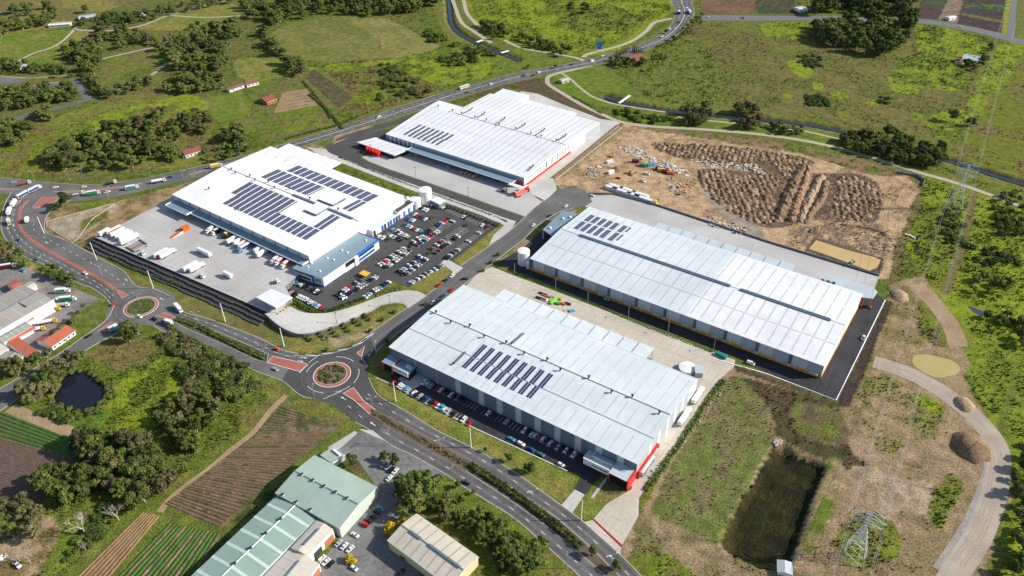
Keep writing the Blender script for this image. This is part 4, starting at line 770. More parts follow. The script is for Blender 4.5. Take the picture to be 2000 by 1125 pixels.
# blue-grey office annex at the street end and pale annex at the far end
oz = 8.0; q = [D.loc(*p, oz) for p in ((1060,448),(1083,463),(1133,419),(1115,413),(1098,412.5))]
mb = MB(); mb.prism(ccw(q), oz-.6, oz, TRIM, RF_B); an = D.part(mb, 'annex_roof'); q2 = [(p[0]*.97+(-.4), p[1]*.98+.5) for p in q]; mb = MB(); mb.prism(ccw([q2[2], q2[1], ((q2[1][0]*.6+q2[0][0]*.4), q2[1][1]*.6+q2[0][1]*.4+3), (q2[3][0]*.5+q2[2][0]*.5, q2[3][1])]), -.1, oz-.6, GLASSD); D.part(mb, 'annex_wall')
for p in ((1075,446),(1100,428),(1114,425)): x, y = D.loc(*p, oz); mb = MB(); mb.box(x-.7, x+.7, y-.7, y+.7, oz, oz+1.1, TRIM); D.part(mb, 'air_conditioner', an)
for p in q2[:1]: mb = MB(); mb.tube((p[0]+.6, p[1], -.1), (p[0]+.6, p[1], oz-.6), .35, .35, TRIM, 8, False); D.part(mb, 'annex_column')
oz = 8.5; q = [D.loc(*p, oz) for p in ((1601,546),(1607,532),(1706,561),(1714,570),(1705,583),(1684,580))]
mb = MB(); mb.prism(ccw(q), oz-.5, oz, TRIM, RF_P); an = D.part(mb, 'annex_roof'); x, y = q[4]
mb = MB(); mb.box(q[0][0]+1, x-8, D.D+.1, q[2][1]-1.5, -.1, oz-.5, WALL_D); D.part(mb, 'annex_wall')
for xx, yy in ((x-.8, y+.4), (D.L+1.2, D.D-.2)): mb = MB(); mb.box(xx-.6, xx+.6, yy-.6, yy+.6, -.1, oz-.5, ORANGE); D.part(mb, 'annex_column')
for k in range(5): x, y = D.loc(1606+k*5.5, 549+k*1.4, oz); mb = MB(); mb.box(x-1, x+1, y-.8, y+.8, oz, oz+1.3, STEEL if k % 2 else DGREY); D.part(mb, 'air_conditioner', an)
aw0, _ = D.loc(1285,436,9.6); aw1, ay = D.loc(1556,518,9.6); n = 10
ax_, ay_ = D.loc(1284,433,9.6)
for i in range(n):
    a, b = aw0+(aw1-aw0)*i/n, aw0+(aw1-aw0)*(i+1)/n; mb = MB(); mb.face([(a, D.D, 9.7), (b-.25, D.D, 9.2), (b-.25, ay_, 9.2), (a, ay_, 9.7)], RF_P); mb.face([(b-.25, D.D, 9.2), (b-.25, D.D, 8.8), (b-.25, ay_, 8.8), (b-.25, ay_, 9.2)], GUT); mb.face([(b-.25, ay_, 9.2), (a, ay_, 9.7), (a, ay_, 8.8), (b-.25, ay_, 8.8)][::-1], TRIM); mb.face([(a, D.D, 9.7), (a, ay_, 9.7), (a, ay_, 9), (a, D.D, 9)], GUT); D.part(mb, 'awning_sheet')
# ======== warehouse A (big solar roof) ========
A = Bld('warehouse', 'biggest white roofed warehouse, two wide banks of solar panels above the truck yard', 'warehouse', (337,380), (601.5,501), 14, bk=(783,381), z0=0, rz=R(-.8))
A.D = A.loc(783,381,14)[1]; rya = (A.loc(439,329.5,16.6)[1]+A.loc(697.5,428.7,16.6)[1])/2
shell(A, WALL_W, 2.6, rya, roofm=RF_A)
def bank(bl, br, tr, tl, n, z_, frac=1.0, sub=4, tail=0):
    P = [A.loc(*p, z_) for p in (bl, br, tr, tl)]; x0 = (P[0][0]+P[3][0])/2; x1_ = (P[1][0]+P[2][0])/2; y0 = (P[0][1]+P[1][1])/2; y1 = (P[2][1]+P[3][1])/2; wd = (x1_-x0)/n
    for i in range(n): 
        k = sub if not (tail and i == n-1) else tail
        solar(A, x0+i*wd, x0+i*wd+(wd-1.2)*k/sub, y0, y1, k, max(6, int((y1-y0)/1.3)))
bank((432.8,398.4),(603,469),(629,451),(460,384),16,14.9); bank((451,377),(555,419),(592,398.4),(486.6,357),10,15.8,tail=1); bank((612,442.5),(631,450),(667,427),(649,420),2,15.8)
bank((508,347),(610,387),(646,369.7),(543,330.8),9,15.9,tail=1); bank((558,334.6),(719.5,395.7),(744,382.7),(583,323.6),13,15); bank((667.4,408.7),(685.6,416),(719,397),(702,390),2,15.6)
for p in ((453,333),(461,340),(489,346),(499,354),(525,357),(537,369),(566,371),(408,368),(606,390),(661,411),(466,406)): x, y = A.loc(*p, 16.3); vent(A, x, min(max(y, 1), A.D-1), 2.4)
for a, b, z_ in (((570.5,382),(614.5,396.5),16.8),((618,395.5),(637.5,403),16.8),((642,409),(692,426),16.8)):
    xa, _ = A.loc(*a, z_); xc, _ = A.loc(*b, z_); mb = MB(); mb.box(xa, xc, rya-1, rya+1, A.h+2.6+A.t-.2, A.h+2.6+A.t+.7, WALL_BL); A.part(mb, 'ridge_vent', A.roof)
# raised roof monitors
for a, b, c_ in (((595,412),(619,421),(640,405)),((622,392),(650,404),(672,388))):
    xa, ya = A.loc(*a, 16.5); xc, _ = A.loc(*b, 16.5); _, yc = A.loc(*c_, 16.5); yc = min(yc, A.D-4); z_ = A.rz_(min(max(ya, 0), A.D))+A.t
    mb = MB(); mb.box(xa, xc, ya, yc, z_-1.0, z_+1.5, WALL_BL, top=RF_A); A.part(mb, 'roof_monitor', A.roof)
for k in range(4): x, y = A.loc(366+k*7.2, 376+k*3, 14.7); onroof(A, x, x+.2, y, y+12, LITED, 'roof_seam', .05)
onroof(A, 1, 38, rya*.55, rya*.55+.2, LITE, 'roof_gutter', .04)
for i in range(14): panels(A, 'f', [(i*A.L/14, (i+1)*A.L/14)], 4, 13.6, [WALL_L, WALL_W])
for i in range(12): mb = MB(); mb.tube((9+i*12.6, -.3, 9.6), (9+i*12.6, -.3, 13.6), .3, .3, GUT, 5, False); A.part(mb, 'rain_head')
y = 0
while y < A.D-2: panels(A, 'r', [(y, min(y+11.6, A.D))], 0, lambda q: A.rz_(min(q, A.D))-.3, [WALL_W]); y += 11.6
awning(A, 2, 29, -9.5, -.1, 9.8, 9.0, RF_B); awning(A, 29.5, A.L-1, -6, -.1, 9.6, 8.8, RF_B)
for i in range(26): mb = MB(); x = 34+i*4.75; mb.box(x, x+3, -.4, -.12, 5.2, 8.4, DGREY if i % 3 else WALL_BL); A.part(mb, 'dock_door')
for i in range(27): mb = MB(); x = 32+i*4.75; mb.box(x, x+.35, -1.6, -.12, 4, 8.5, YELL if i % 5 == 0 else WALL_L); A.part(mb, 'dock_bumper')
# back awning with its row of stay masts
bx0, by0 = A.loc(565,281,12.5); bx1, by1 = A.loc(668.7,317.7,12.5); n = 6
for i in range(n):
    a, b = bx0+(bx1-bx0)*i/n, bx0+(bx1-bx0)*(i+1)/n; mb = MB(); mb.face([(a, A.D, 13), (b-.25, A.D, 12.3), (b-.25, by0, 12.3), (a, by0, 13)], RF_A); mb.face([(b-.25, A.D, 12.3), (b-.25, A.D, 12), (b-.25, by0, 12), (b-.25, by0, 12.3)], LITED); mb.face([(a, A.D, 13), (a, by0, 13), (a, by0, 12.2), (a, A.D, 12.2)], GUT); mb.face([(a, by0, 13), (b-.25, by0, 12.3), (b-.25, by0, 11.9), (a, by0, 11.9)], TRIM); A.part(mb, 'awning_sheet')
for i in range(6):
    x = bx0+2+(bx1-bx0-4)*i/5; mb = MB(); y = A.D-1; mb.tube((x, y, 13.9), (x, y+.5, 18.5), .14, .1, STEEL, 5); mb.tube((x, y+.5, 18.3), (x, y-14, A.rz_(y-14)+.3), .07, .07, DGREY, 4, False); mb.tube((x, y+.5, 18.3), (x, by0-1, 13), .07, .07, STEEL, 4, False); onroof(A, x-.2, x+.2, y-26, y-1, LITED, 'roof_seam', .05); A.part(mb, 'stay_mast')
# ======== warehouse B (far, red trim) ========
B = Bld('warehouse', 'white warehouse with a red stripe along its end wall, beside the highway', 'warehouse', (754,262), (1024,347), 9, bk=(1173.3,240), rz=0)
B.D = B.loc(1173.3,240,9)[1]; ryb = (B.loc(842.5,208,11.6)[1]+B.loc(1104,282,11.6)[1])/2; xn = B.loc(908,212,9)[0]; yn = B.loc(880,206,9)[1]
shell(B, WALL_W, 2.4, ryb, roofm=RF_W, x0=xn)
B2 = B; D_ = B.D
mb = MB(); zz = lambda y: B.rz_(y)+B.t
xa = B.loc(858,200,9)[0]
mb.prism([(0, 0), (xn, 0), (xn, yn), (xa, yn)], -.1, [zz(0)-.25, zz(0)-.25, zz(yn)-.1, zz(yn)-.1], WALL_W); B.part(mb, 'wall')
mb = MB(); mb.face([(-.4, -.4, zz(-.4)), (xn-.41, -.4, zz(-.4)), (xn-.41, ryb, zz(ryb)), (xa*ryb/yn-.4, ryb, zz(ryb))], RF_W); mb.face([(xa*ryb/yn-.4, ryb, zz(ryb)), (xn-.41, ryb, zz(ryb)), (xn-.41, yn, zz(yn)), (xa-.4, yn, zz(yn))], RF_W)
mb.face([(-.4, -.4, zz(-.4)-.3), (xn-.4, -.4, zz(-.4)-.3), (xn-.4, -.4, zz(-.4)), (-.4, -.4, zz(-.4))], TRIM); B.part(mb, 'roof')
for i in range(25):
    x = 4+i*6.3
    if x > B.L-2: break
    for ya, yb in ((6, ryb*.5), (ryb*.5+2, ryb-1.5), (ryb+1.5, ryb+25), (ryb+26, B.D-2)):
        if x < xn and yb > yn: continue
        onroof(B, x, x+.38, ya, yb, SEAMD, 'roof_seam', .05, edge=False)
for f in (.3, .62): onroof(B, 12, B.L, ryb*f, ryb*f+.2, LITE, 'roof_gutter', .04, edge=False)
for p in ((856,209),(884,218),(902,223),(928,231),(950,236),(975,245),(1007,253),(1037,262),(1057,268),(1087,276)): x, y = B.loc(*p, 11.6); vent(B, x, min(max(y, 1), B.D), 2.6)
for p, q_ in (((904,223),(921,213)),((932,230),(946,222)),((968,243),(986,233)),((1010,253),(1023,243)),((1046,265),(1062,254)),((1090,275),(1104,265)),((1031,330),(1042,324))):
    xa_, ya_ = B.loc(*p, 11.5); xb_, yb_ = B.loc(*q_, 11); onroof(B, xa_-.45, xa_+.45, ya_, yb_, WALL_BL, 'roof_duct', .8); vent(B, xa_, yb_, 2.2)
for r, (bl, tl, e_, z_) in enumerate((((787,262),(801,252.5),(850,281.5),9.9),((803,252),(817,242),(866,272),10.6))):
    x0, y0 = B.loc(*bl, z_); _, y1 = B.loc(*tl, z_); xe, _ = B.loc(*e_, z_)
    for i in range(8): xx = x0+i*(xe-x0)/7; solar(B, xx, xx+2.8, y0, y1, 2, max(6, int((y1-y0)/1.2)))
for i in range(16): panels(B, 'f', [(i*B.L/16, (i+1)*B.L/16)], .1, 8.6, [WALL_M, WALL_L])
for i in range(14): mb = MB(); x = 2+i*2.6; mb.box(x, x+.8, -.35, -.1, .5, 8.6, TRIM if i % 2 else WALL_BL); B.part(mb, 'facade_fin')
a0 = B.loc(797.5,291,6)[0]; a1 = B.loc(1001,357,6)[0]; awning(B, a0, a1, -9, -.1, 6.0, 5.4, RF_B); awning(B, a1-1, a1+13, -13, -9.2, 6.4, 6.4, RF_W)
for i in range(26): mb = MB(); x = a0+6+i*4.4; mb.box(x, x+3, -.5, -.15, .8, 4.6, RED if i % 3 != 2 else WALL_BL); B.part(mb, 'dock_door')
mb = MB(); mb.box(a1-4, B.L-2, -1, -.15, .1, 4.8, RED); B.part(mb, 'dock_door')
mb = MB(); yr = B.loc(1117,297,1)[1]; mb.box(B.L+.0, B.L+.35, -.4, yr, .1, 2.0, RED); B.part(mb, 'red_stripe')
y = 11
k = 0
while y < yr-2:
    mb = MB(); wd = (1.0, 1.6, 1.0, 2.0, 1.2)[k % 5]; mb.box(B.L+.02, B.L+.16, y, y+wd, 2.8, B.rz_(y)-1.4, (LITED, LITE, GUT)[k % 3]); B.part(mb, 'window_strip'); y += wd+(1.6, 1.1, 2.4)[k % 3]; k += 1
mb = MB(); mb.box(B.L+.02, B.L+.3, B.D-26, B.D-1, .3, 8.2, WALL_M); B.part(mb, 'wall_panel'); text(B, 8, B.L+.2, 6, 6.6, 1.6, DGREY, RIGHT)
mb = MB(); xq, yq = B.loc(1000,174,9); mb.box(xn+2, xn+34, B.D+.1, B.D+20, -.1, 8.2, WALL_W, top=RF_W); B.part(mb, 'rear_annex')
bx0 = B.loc(1038,196,8)[0]; bx1 = B.loc(1133,220,8)[0]; n = 5
for i in range(n):
    a, b = bx0+(bx1-bx0)*i/n, bx0+(bx1-bx0)*(i+1)/n; mb = MB(); mb.face([(a, B.D, 8.6), (b-.25, B.D, 8.1), (b-.25, B.D+9, 8.1), (a, B.D+9, 8.6)], RF_W); mb.face([(b-.25, B.D, 8.1), (b-.25, B.D, 7.6), (b-.25, B.D+9, 7.6), (b-.25, B.D+9, 8.1)], GUT); mb.face([(a, B.D, 8.6), (a, B.D+9, 8.6), (a, B.D+9, 7.6), (a, B.D, 7.6)], GUT); B.part(mb, 'awning_sheet')
# office of warehouse B with red fins
oz = 4.6; q = [at(*p, oz) for p in ((697,277.5),(734,268),(802,291),(770,303))]; e = empty('office', q[0]-Vector((0, 0, oz)), 0, 'low white roofed office with five red fins in front of the far warehouse', 'office building')
def ob(mb, name, parent, O): 
    mb.v = [(v[0]-O.x, v[1]-O.y, v[2]-O.z) for v in mb.v]; return mb.build(name, parent)
O_ = e.location.copy(); mb = MB(); mb.prism(ccw(q), oz-.7, oz, TRIM, RF_W); ob(mb, 'roof', e, O_); qi = [p+(sum(q, Vector())/4-p).normalized()*1.6 for p in q]; mb = MB(); mb.prism(ccw(qi), -.1, oz-.7, GLASSD); ob(mb, 'glass_wall', e, O_)
EXTRA_FLAT.append([(p.x, p.y) for p in q])
for i in range(5):
    p = at(718+i*5.6, 291.5+i*2.2, 2.6); mb = MB(); mb.box(p.x-.35, p.x+.35, p.y-1.8, p.y+1.6, -.1, 5.6, RED); ob(mb, 'fin', e, O_)
for i in range(5):
    a_ = q[0].lerp(q[3], (i+1)/6); b_ = q[1].lerp(q[2], (i+1)/6); mb = MB(); mb.tube(a_+Vector((0, 0, .08)), b_+Vector((0, 0, .08)), .18, .18, LITED, 4); ob(mb, 'roof_seam', e, O_)
# ---- smaller buildings ----
def rebase(mb, O): mb.v = [(v[0]-O.x, v[1]-O.y, v[2]-O.z) for v in mb.v]; return mb
class Thing:
    "an Empty with parts given in world coordinates"
    def __init__(s, name, label, cat, O, group=None): s.O = Vector(O); s.e = empty(name, s.O, 0, label, cat, group)
    def add(s, mb, name, parent=None, shade=False): return rebase(mb, s.O).build(name, parent or s.e, shade=shade)
def inset(P, d):
    c = sum(P, Vector())/len(P); return [p+(c-p).normalized()*d for p in P]
def wallrow(T, a, b, z0, z1, m, n, frac=.7, name='window', out=.06, frame=None):
    "n separate panes along the wall from a to b"
    a = Vector((a.x, a.y, 0)); b = Vector((b.x, b.y, 0)); d = (b-a); nn = Vector((d.y, -d.x, 0)).normalized()*out
    for i in range(n):
        p = a+d*((i+.5-frac/2)/n); q = a+d*((i+.5+frac/2)/n); mb = MB(); P = [p-nn, q-nn, q+nn, p+nn]; mb.prism(ccw(P), z0, z1, m); T.add(mb, name)
def flatblock(name, label, cat, px, h, wm, rm, z0=0, ov=.5, th=.5, group=None):
    P = ccw([at(a, b, h+z0) for a, b in px]); c = sum(P, Vector())/len(P); T = Thing(name, label, cat, (c.x, c.y, z0), group)
    EXTRA_FLAT.append([(p.x, p.y) for p in P]); mb = MB(); mb.prism(P, z0+h-th, z0+h, TRIM, rm, True); T.roof = T.add(mb, 'roof'); W = [Vector((p.x, p.y, 0)) for p in inset(P, ov)]
    mb = MB(); mb.prism(W, z0-.15, z0+h-th, wm); T.add(mb, 'wall'); T.P = P; T.W = W; T.h = h; T.z0 = z0; return T
# office of warehouse A: blue-grey roof, glass grid, blue trim, ring logo
h = 8.0; OP = [(571,522.5),(630,544),(698.5,497.5),(740,467.5),(690,450),(602.5,502.5)]
T = flatblock('office', 'blue grey roofed office with bright blue fascia and glass grid front beside the car park', 'office building', OP, h, WALL_W, RF_B, ov=.6)
g = lambda q, z=h: at(q[0], q[1], z)
a, b, c_, d = g(OP[0]), g(OP[1]), g(OP[2]), g(OP[3])
def wall_on(p, q, z0, z1, m, out, name, t0=0, t1=1):
    dd = q-p; n = Vector((dd.y, -dd.x, 0)).normalized(); p2 = p+dd*t0; q2 = p+dd*t1; P = [p2-n*(.8-out), q2-n*(.8-out), q2+n*out, p2+n*out]; mb = MB(); mb.prism(ccw([Vector((v.x, v.y, 0)) for v in P]), z0, z1, m, None, True); return T.add(mb, name)
wall_on(b, c_, .6, 6.6, GLASSD, -.42, 'glazing', .02, .62)
for i in range(11): wall_on(b, c_, .6, 6.7, TRIM, -.3, 'mullion', .02+i*.06, .024+i*.06)
for z in (.6, 2.6, 4.6, 6.6): wall_on(b, c_, z, z+.2, TRIM, -.28, 'transom', .02, .62)
wall_on(b, c_, 0, .6, BLUE, -.25, 'base_band', 0, .62); wall_on(b, c_, 3.5, 7.2, GLASSD, -.4, 'glazing', .64, .9); wall_on(b, c_, 0, 7.5, TRIM, .4, 'entrance_portal', .9, 1.0)
wall_on(c_, d, 6.6, 8.3, BLUE, .12, 'blue_fascia'); wall_on(d, g(OP[4]), 7.0, 8.3, BLUE, .12, 'blue_fascia')
for z0, z1, m in ((.3, .9, TRIM), (.9, 2.2, BLUE), (2.2, 3.2, GLASSD), (3.2, 4.2, TRIM), (4.2, 5.0, BLUE), (5.0, 6.2, GLASSD)): wall_on(c_, d, z0, z1, m, -.3, 'facade_band', .04, 1)
wall_on(a, b, 5.0, 6.3, GLASSD, -.4, 'window_band', .03, .62); wall_on(a, b, 1.5, 3.0, GLASSD, -.4, 'window_band', .03, .55); wall_on(a, b, 0, 7.3, BLUE, -.2, 'blue_fin', .62, .68); wall_on(a, b, 0, .7, BLUE, -.3, 'base_band', .68, 1)
lp = a+(b-a)*.83; nn = Vector(((b-a).y, -(b-a).x, 0)).normalized(); mb = MB()
for i in range(24):
    t0, t1 = 2*math.pi*i/24, 2*math.pi*(i+1)/24; ud = (b-a).normalized(); f = lambda t, r: lp+nn*.1+ud*(r*2.6*math.cos(t))+Vector((0, 0, 4.3-h+r*1.2*math.sin(t)))
    mb.face([f(t0, 1), f(t1, 1), f(t1, .72), f(t0, .72)][::-1], DGREY)
mb.prism(ccw([Vector((p.x, p.y, 0)) for p in (lp-(b-a).normalized()*2.4+nn*.02, lp+nn*.02, lp+nn*.12, lp-(b-a).normalized()*2.4+nn*.12)]), 4.0, 5.0, WALL_BL, None, True); T.add(mb, 'ring_logo')
for p in ((602,522),(609,515),(625,530),(640,505),(652,508),(668,489.5),(679,494),(715,470),(625,497)): q = at(*p, h); mb = MB(); mb.box(q.x-.5, q.x+.5, q.y-.5, q.y+.5, h, h+.9, TRIM); T.add(mb, 'roof_ventilator', T.roof)
for i in range(13): q = at(641+i*4.2, 487-i*2.6, h); mb = MB(); r = .9+.3*(i % 3); mb.box(q.x-r, q.x+r, q.y-.8, q.y+.8, h, h+1.1+.4*(i % 2), (STEEL, DGREY, TRIM)[i % 3]); T.add(mb, 'air_conditioner', T.roof)
# canteen wing and plant deck
T = flatblock('canteen_wing', 'low grey roofed wing with blue window strips between office and tanks', 'office wing', [(706,443.7),(727,451.5),(778,418.6),(759,410.5)], 5.5, WALL_W, RF_P)
W0, W1 = at(727,451.5,5.5), at(778,418.6,5.5)
for i, f in enumerate((.05, .35, .45, .58, .68, .8, .9)): p = W0+(W1-W0)*f; q = W0+(W1-W0)*(f+.05); wallrow(T, p, q, .4, 4.8, (GLASSD, BLUE, DGREY, BLUE, WALL_BL, BLUE, DGREY)[i], 1, 1, 'window_strip', .5)
for p in ((720,437),(745,424)): q = at(*p, 5.5); mb = MB(); mb.box(q.x-.8, q.x+.8, q.y-.6, q.y+.6, 5.5, 6.6, TRIM); T.add(mb, 'air_conditioner', T.roof)
T = flatblock('plant_building', 'dark screened plant deck over a white and blue panelled wall beside the tanks', 'plant room', [(760,405),(777,414.8),(810,392.5),(786,383)], 7.5, WALL_W, DGREY, ov=.3, th=2.6)
W0, W1 = at(777,414.8,7.5), at(810,392.5,7.5)
for i in range(7): p = W0+(W1-W0)*(i/7+.02); q = W0+(W1-W0)*(i/7+.09); wallrow(T, p, q, .3, 4.7, (BLUE, TRIM)[i % 2], 1, 1, 'wall_panel', .35)
for i in range(6): q = at(772+i*4.8, 404-i*3.0, 7.5); mb = MB(); mb.box(q.x-1.1, q.x+1.1, q.y-1.2, q.y+1.2, 7.5, 9.0+.5*(i % 2), (STEEL, WALL_M, TRIM)[i % 3]); T.add(mb, 'air_conditioner', T.roof)
def tank(label, px, r, hh, m=None):
    p = at(*px); T = Thing('water_tank', label, 'tank', p); m = m or WPAINT; mb = MB(); mb.lathe([(r, -.1), (r, hh)], 28, m, p); T.add(mb, 'shell', shade=False); mb = MB(); mb.lathe([(r+.12, hh), (r+.12, hh+.15), (r*.1, hh+.9), (0.02, hh+.95)], 28, TRIM, p); T.add(mb, 'roof')
    for z in np.arange(1.8, hh, 1.8): mb = MB(); mb.lathe([(r+.02, z), (r+.05, z), (r+.05, z+.1), (r+.02, z+.1)], 28, STEEL, p); T.add(mb, 'seam')
    mb = MB()
    for k in range(2): mb.tube(p+Vector((-.2+.4*k, -r-.15, 0)), p+Vector((-.2+.4*k, -r-.15, hh)), .05, .05, STEEL, 4)
    T.add(mb, 'ladder'); return T
tank('taller white cylindrical water tank beside the small white shed', (832,394), 5.3, 11.5); tank('shorter white tank wedged between the plant deck and the taller tank', (812,404), 4.6, 7.5)
tank('big white cylindrical tank at the street corner of the yellow banded warehouse', (1023,514), 4.4, 11.0); tank('small slim white tank tucked beside the big corner tank', (1031,524), 1.3, 5.5)
p = at(1345,717); tank('flat topped pale green round tank behind the nearest warehouse', (1342,723), 5.2, 2.4, RF_P)
T = flatblock('pump_house', 'pale blue boxy pump house touching the flat round tank', 'pump house', [(1357,721),(1356,713),(1374,714),(1374,729),(1358,728)], 4, WALL_M, RF_P, ov=.2)
T = flatblock('shed', 'small white roofed shed with dark walls at the car park corner', 'shed', [(841,390.5),(853,383.5),(870,391.5),(858,399)], 5, WALL_D, RF_W, ov=.3)
# gatehouse canopy on the truck yard
zc = YARD_Z; T = flatblock('gate_canopy', 'broad white gatehouse canopy over the truck yard exit', 'canopy', [(500,580.5),(530,564),(571,580.5),(538.5,600.5)], 5.2, WALL_M, RF_W, z0=zc, ov=4.5, th=.7)
for p in T.P: q = p+(sum(T.P, Vector())/4-p).normalized()*1.2; mb = MB(); mb.tube((q.x, q.y, zc), (q.x, q.y, zc+4.6), .2, .2, TRIM, 6, False); T.add(mb, 'column')
mb = MB(); 
for i in range(9): p = at(542+i*2.9, 613.5-i*1.9, 3.7); mb.box(p.x-.5, p.x+.5, p.y-.5, p.y+.5, 3.6, 4.05, YELL if i % 2 else DGREY)
tag(mb.build('boom_barrier'), 'yellow and black striped barrier line at the gate canopy', 'barrier')
# ---- left industrial estate, green roofed works, cream works, houses ----
def gable_house(name, label, cat, fl, fr, bk, h, rise, wm, rm, ridge='x', z0=0, win=0, strips=0, sm=None, door=False, group=None, ov=.5, chim=False, rf=.5):
    Bq = Bld(name, label, cat, fl, fr, h, bk=bk, z0=z0, group=group)
    if ridge == 'x': shell(Bq, wm, rise, Bq.D*rf, ov=ov, roofm=rm, cap=True)
    else:
        e = Bq; L0, D0 = Bq.L, Bq.D; k = MB(); r = L0*rf
        k.face([(0, 0, -.2), (L0, 0, -.2), (L0, 0, h), (r, 0, h+rise), (0, 0, h)], wm); k.face([(L0, D0, -.2), (0, D0, -.2), (0, D0, h), (r, D0, h+rise), (L0, D0, h)], wm); k.face([(L0, 0, -.2), (L0, D0, -.2), (L0, D0, h), (L0, 0, h)], wm); k.face([(0, D0, -.2), (0, 0, -.2), (0, 0, h), (0, D0, h)], wm); Bq.part(k, 'wall')
        k = MB(); t = .2; s = rise/r
        k.face([(-ov, -ov, h-ov*s+t), (r, -ov, h+rise+t), (r, D0+ov, h+rise+t), (-ov, D0+ov, h-ov*s+t)], rm); k.face([(r, -ov, h+rise+t), (L0+ov, -ov, h-ov*s+t), (L0+ov, D0+ov, h-ov*s+t), (r, D0+ov, h+rise+t)], rm)
        k.face([(-ov, -ov, h-ov*s), (r, -ov, h+rise), (L0+ov, -ov, h-ov*s), (L0+ov, -ov, h-ov*s+t), (r, -ov, h+rise+t), (-ov, -ov, h-ov*s+t)], TRIM); Bq.roof = Bq.part(k, 'roof'); Bq.t = t
    for i in range(win):
        mb = MB(); xx = Bq.L*(i+.5)/win; mb.box(xx-.7, xx+.7, -.06, .05, 1.0, 2.2, GLASSD); Bq.part(mb, 'window')
    if door: mb = MB(); mb.box(Bq.L*.55, Bq.L*.55+1, -.08, .05, 0, 2.05, FASC); Bq.part(mb, 'door')
    if strips:
        for i in range(strips):
            x = Bq.L*(i+.5)/strips
            for ya, yb in ((.5, Bq.D*rf-.6), (Bq.D*rf+.6, Bq.D-.5)): onroof(Bq, x-.55, x+.55, ya, yb, sm or LITE, 'roof_light', .04, edge=False)
    if chim: mb = MB(); mb.box(Bq.L*.7, Bq.L*.7+.7, Bq.D*.4, Bq.D*.4+.7, h, h+rise+1.0, FASC); Bq.part(mb, 'chimney', Bq.roof)
    return Bq
SKY_T = mat('roof_light_teal', (.30, .42, .42), .4, .06, .5)
# factory of beige sheets, left edge
E1 = Bld('factory', 'beige roofed factory with white parapet wall and grey roof strips, left edge', 'factory', (-60,682), (103,587.4), 8, bk=(35,560.6)); shell(E1, WALL_W, 1.6, E1.D*.46, roofm=RF_BG)
for i in range(7):
    x = E1.L-6-i*7.5
    for ya, yb in ((1, E1.D*.46-1), (E1.D*.46+1, E1.D-1)): onroof(E1, x, x+1.4, ya, yb, LITED if i % 2 else SKY_T, 'roof_light', .04, edge=False)
mb = MB(); mb.box(-1, E1.L+.5, -.7, -.42, -.1, 9.0, WALL_W); E1.part(mb, 'parapet_wall')
mb = MB(); mb.box(E1.L-.1-14, E1.L, E1.D*.2, E1.D*.46-1, 8.6, 10.2, WALL_D, top=RF_BG); E1.part(mb, 'roof_monitor', E1.roof)
E2 = Bld('workshop', 'lower beige workshop with teal roof lights in front of the factory wall', 'workshop', (8,669), (62,638), 5, bk=(42,627)); shell(E2, WALL_W, .8, E2.D*.5, roofm=RF_BG)
for i in range(4): onroof(E2, 3+i*(E2.L-6)/3.4, 4.2+i*(E2.L-6)/3.4, .4, E2.D-.4, SKY_T, 'roof_light', .06) if False else [onroof(E2, 3+i*(E2.L-6)/3.4, 4.2+i*(E2.L-6)/3.4, q0, q1, SKY_T, 'roof_light', .05, edge=False) for q0, q1 in ((.4, E2.D*.5-.3), (E2.D*.5+.3, E2.D-.4))]
gable_house('annex', 'small terracotta roofed lean-to against the white factory wall', 'annex', (52,629), (66,621.5), (64,620), 4.5, .5, WALL_W, RF_RED)
T = flatblock('showroom', 'long terracotta roofed wing running from the factory to the street', 'showroom', [(12,668),(35,657),(79,690),(58,700)], 4, WALL_W, RF_RED, ov=.6)
mb = MB(); p, q = at(12,668,4), at(64,640,4); mb.prism(ccw([Vector((v.x, v.y, 0)) for v in (p, q, q+Vector((1.6, 1, 0)), p+Vector((1.6, 1, 0)))]), 3.4, 5, RF_RED); T.add(mb, 'parapet')
gable_house('house', 'terracotta tiled house with palms in front beside the lower street', 'house', (101,677), (146,646), (77,661), 3.2, 2.0, WALL_W, RF_RED, win=5, door=True)
gable_house('shed', 'terracotta roofed shed behind the beige factory', 'shed', (33,568), (49,560), (5,559), 3.5, 1.2, WALL_W, RF_RED)
gable_house('shed', 'small cream shed with a red roof stripe beside the hedge', 'shed', (55,566), (71,558), (45,558), 3, .8, WALL_W, RF_CR)
gable_house('workshop', 'beige roofed workshop at the bottom of the factory lot', 'workshop', (28,708), (44,696), (5,692), 4, 1, WALL_W, RF_BG); gable_house('workshop', 'yellowish roofed workshop cut by the picture edge below the factory', 'workshop', (-30,710), (16,682), (-60,690), 4.5, 1, WALL_W, RF_CR)
gable_house('shed', 'orange roofed shed at the left edge by the main road', 'shed', (-18,500), (11,492), (-25,487), 3, .8, WALL_W, RF_RED)
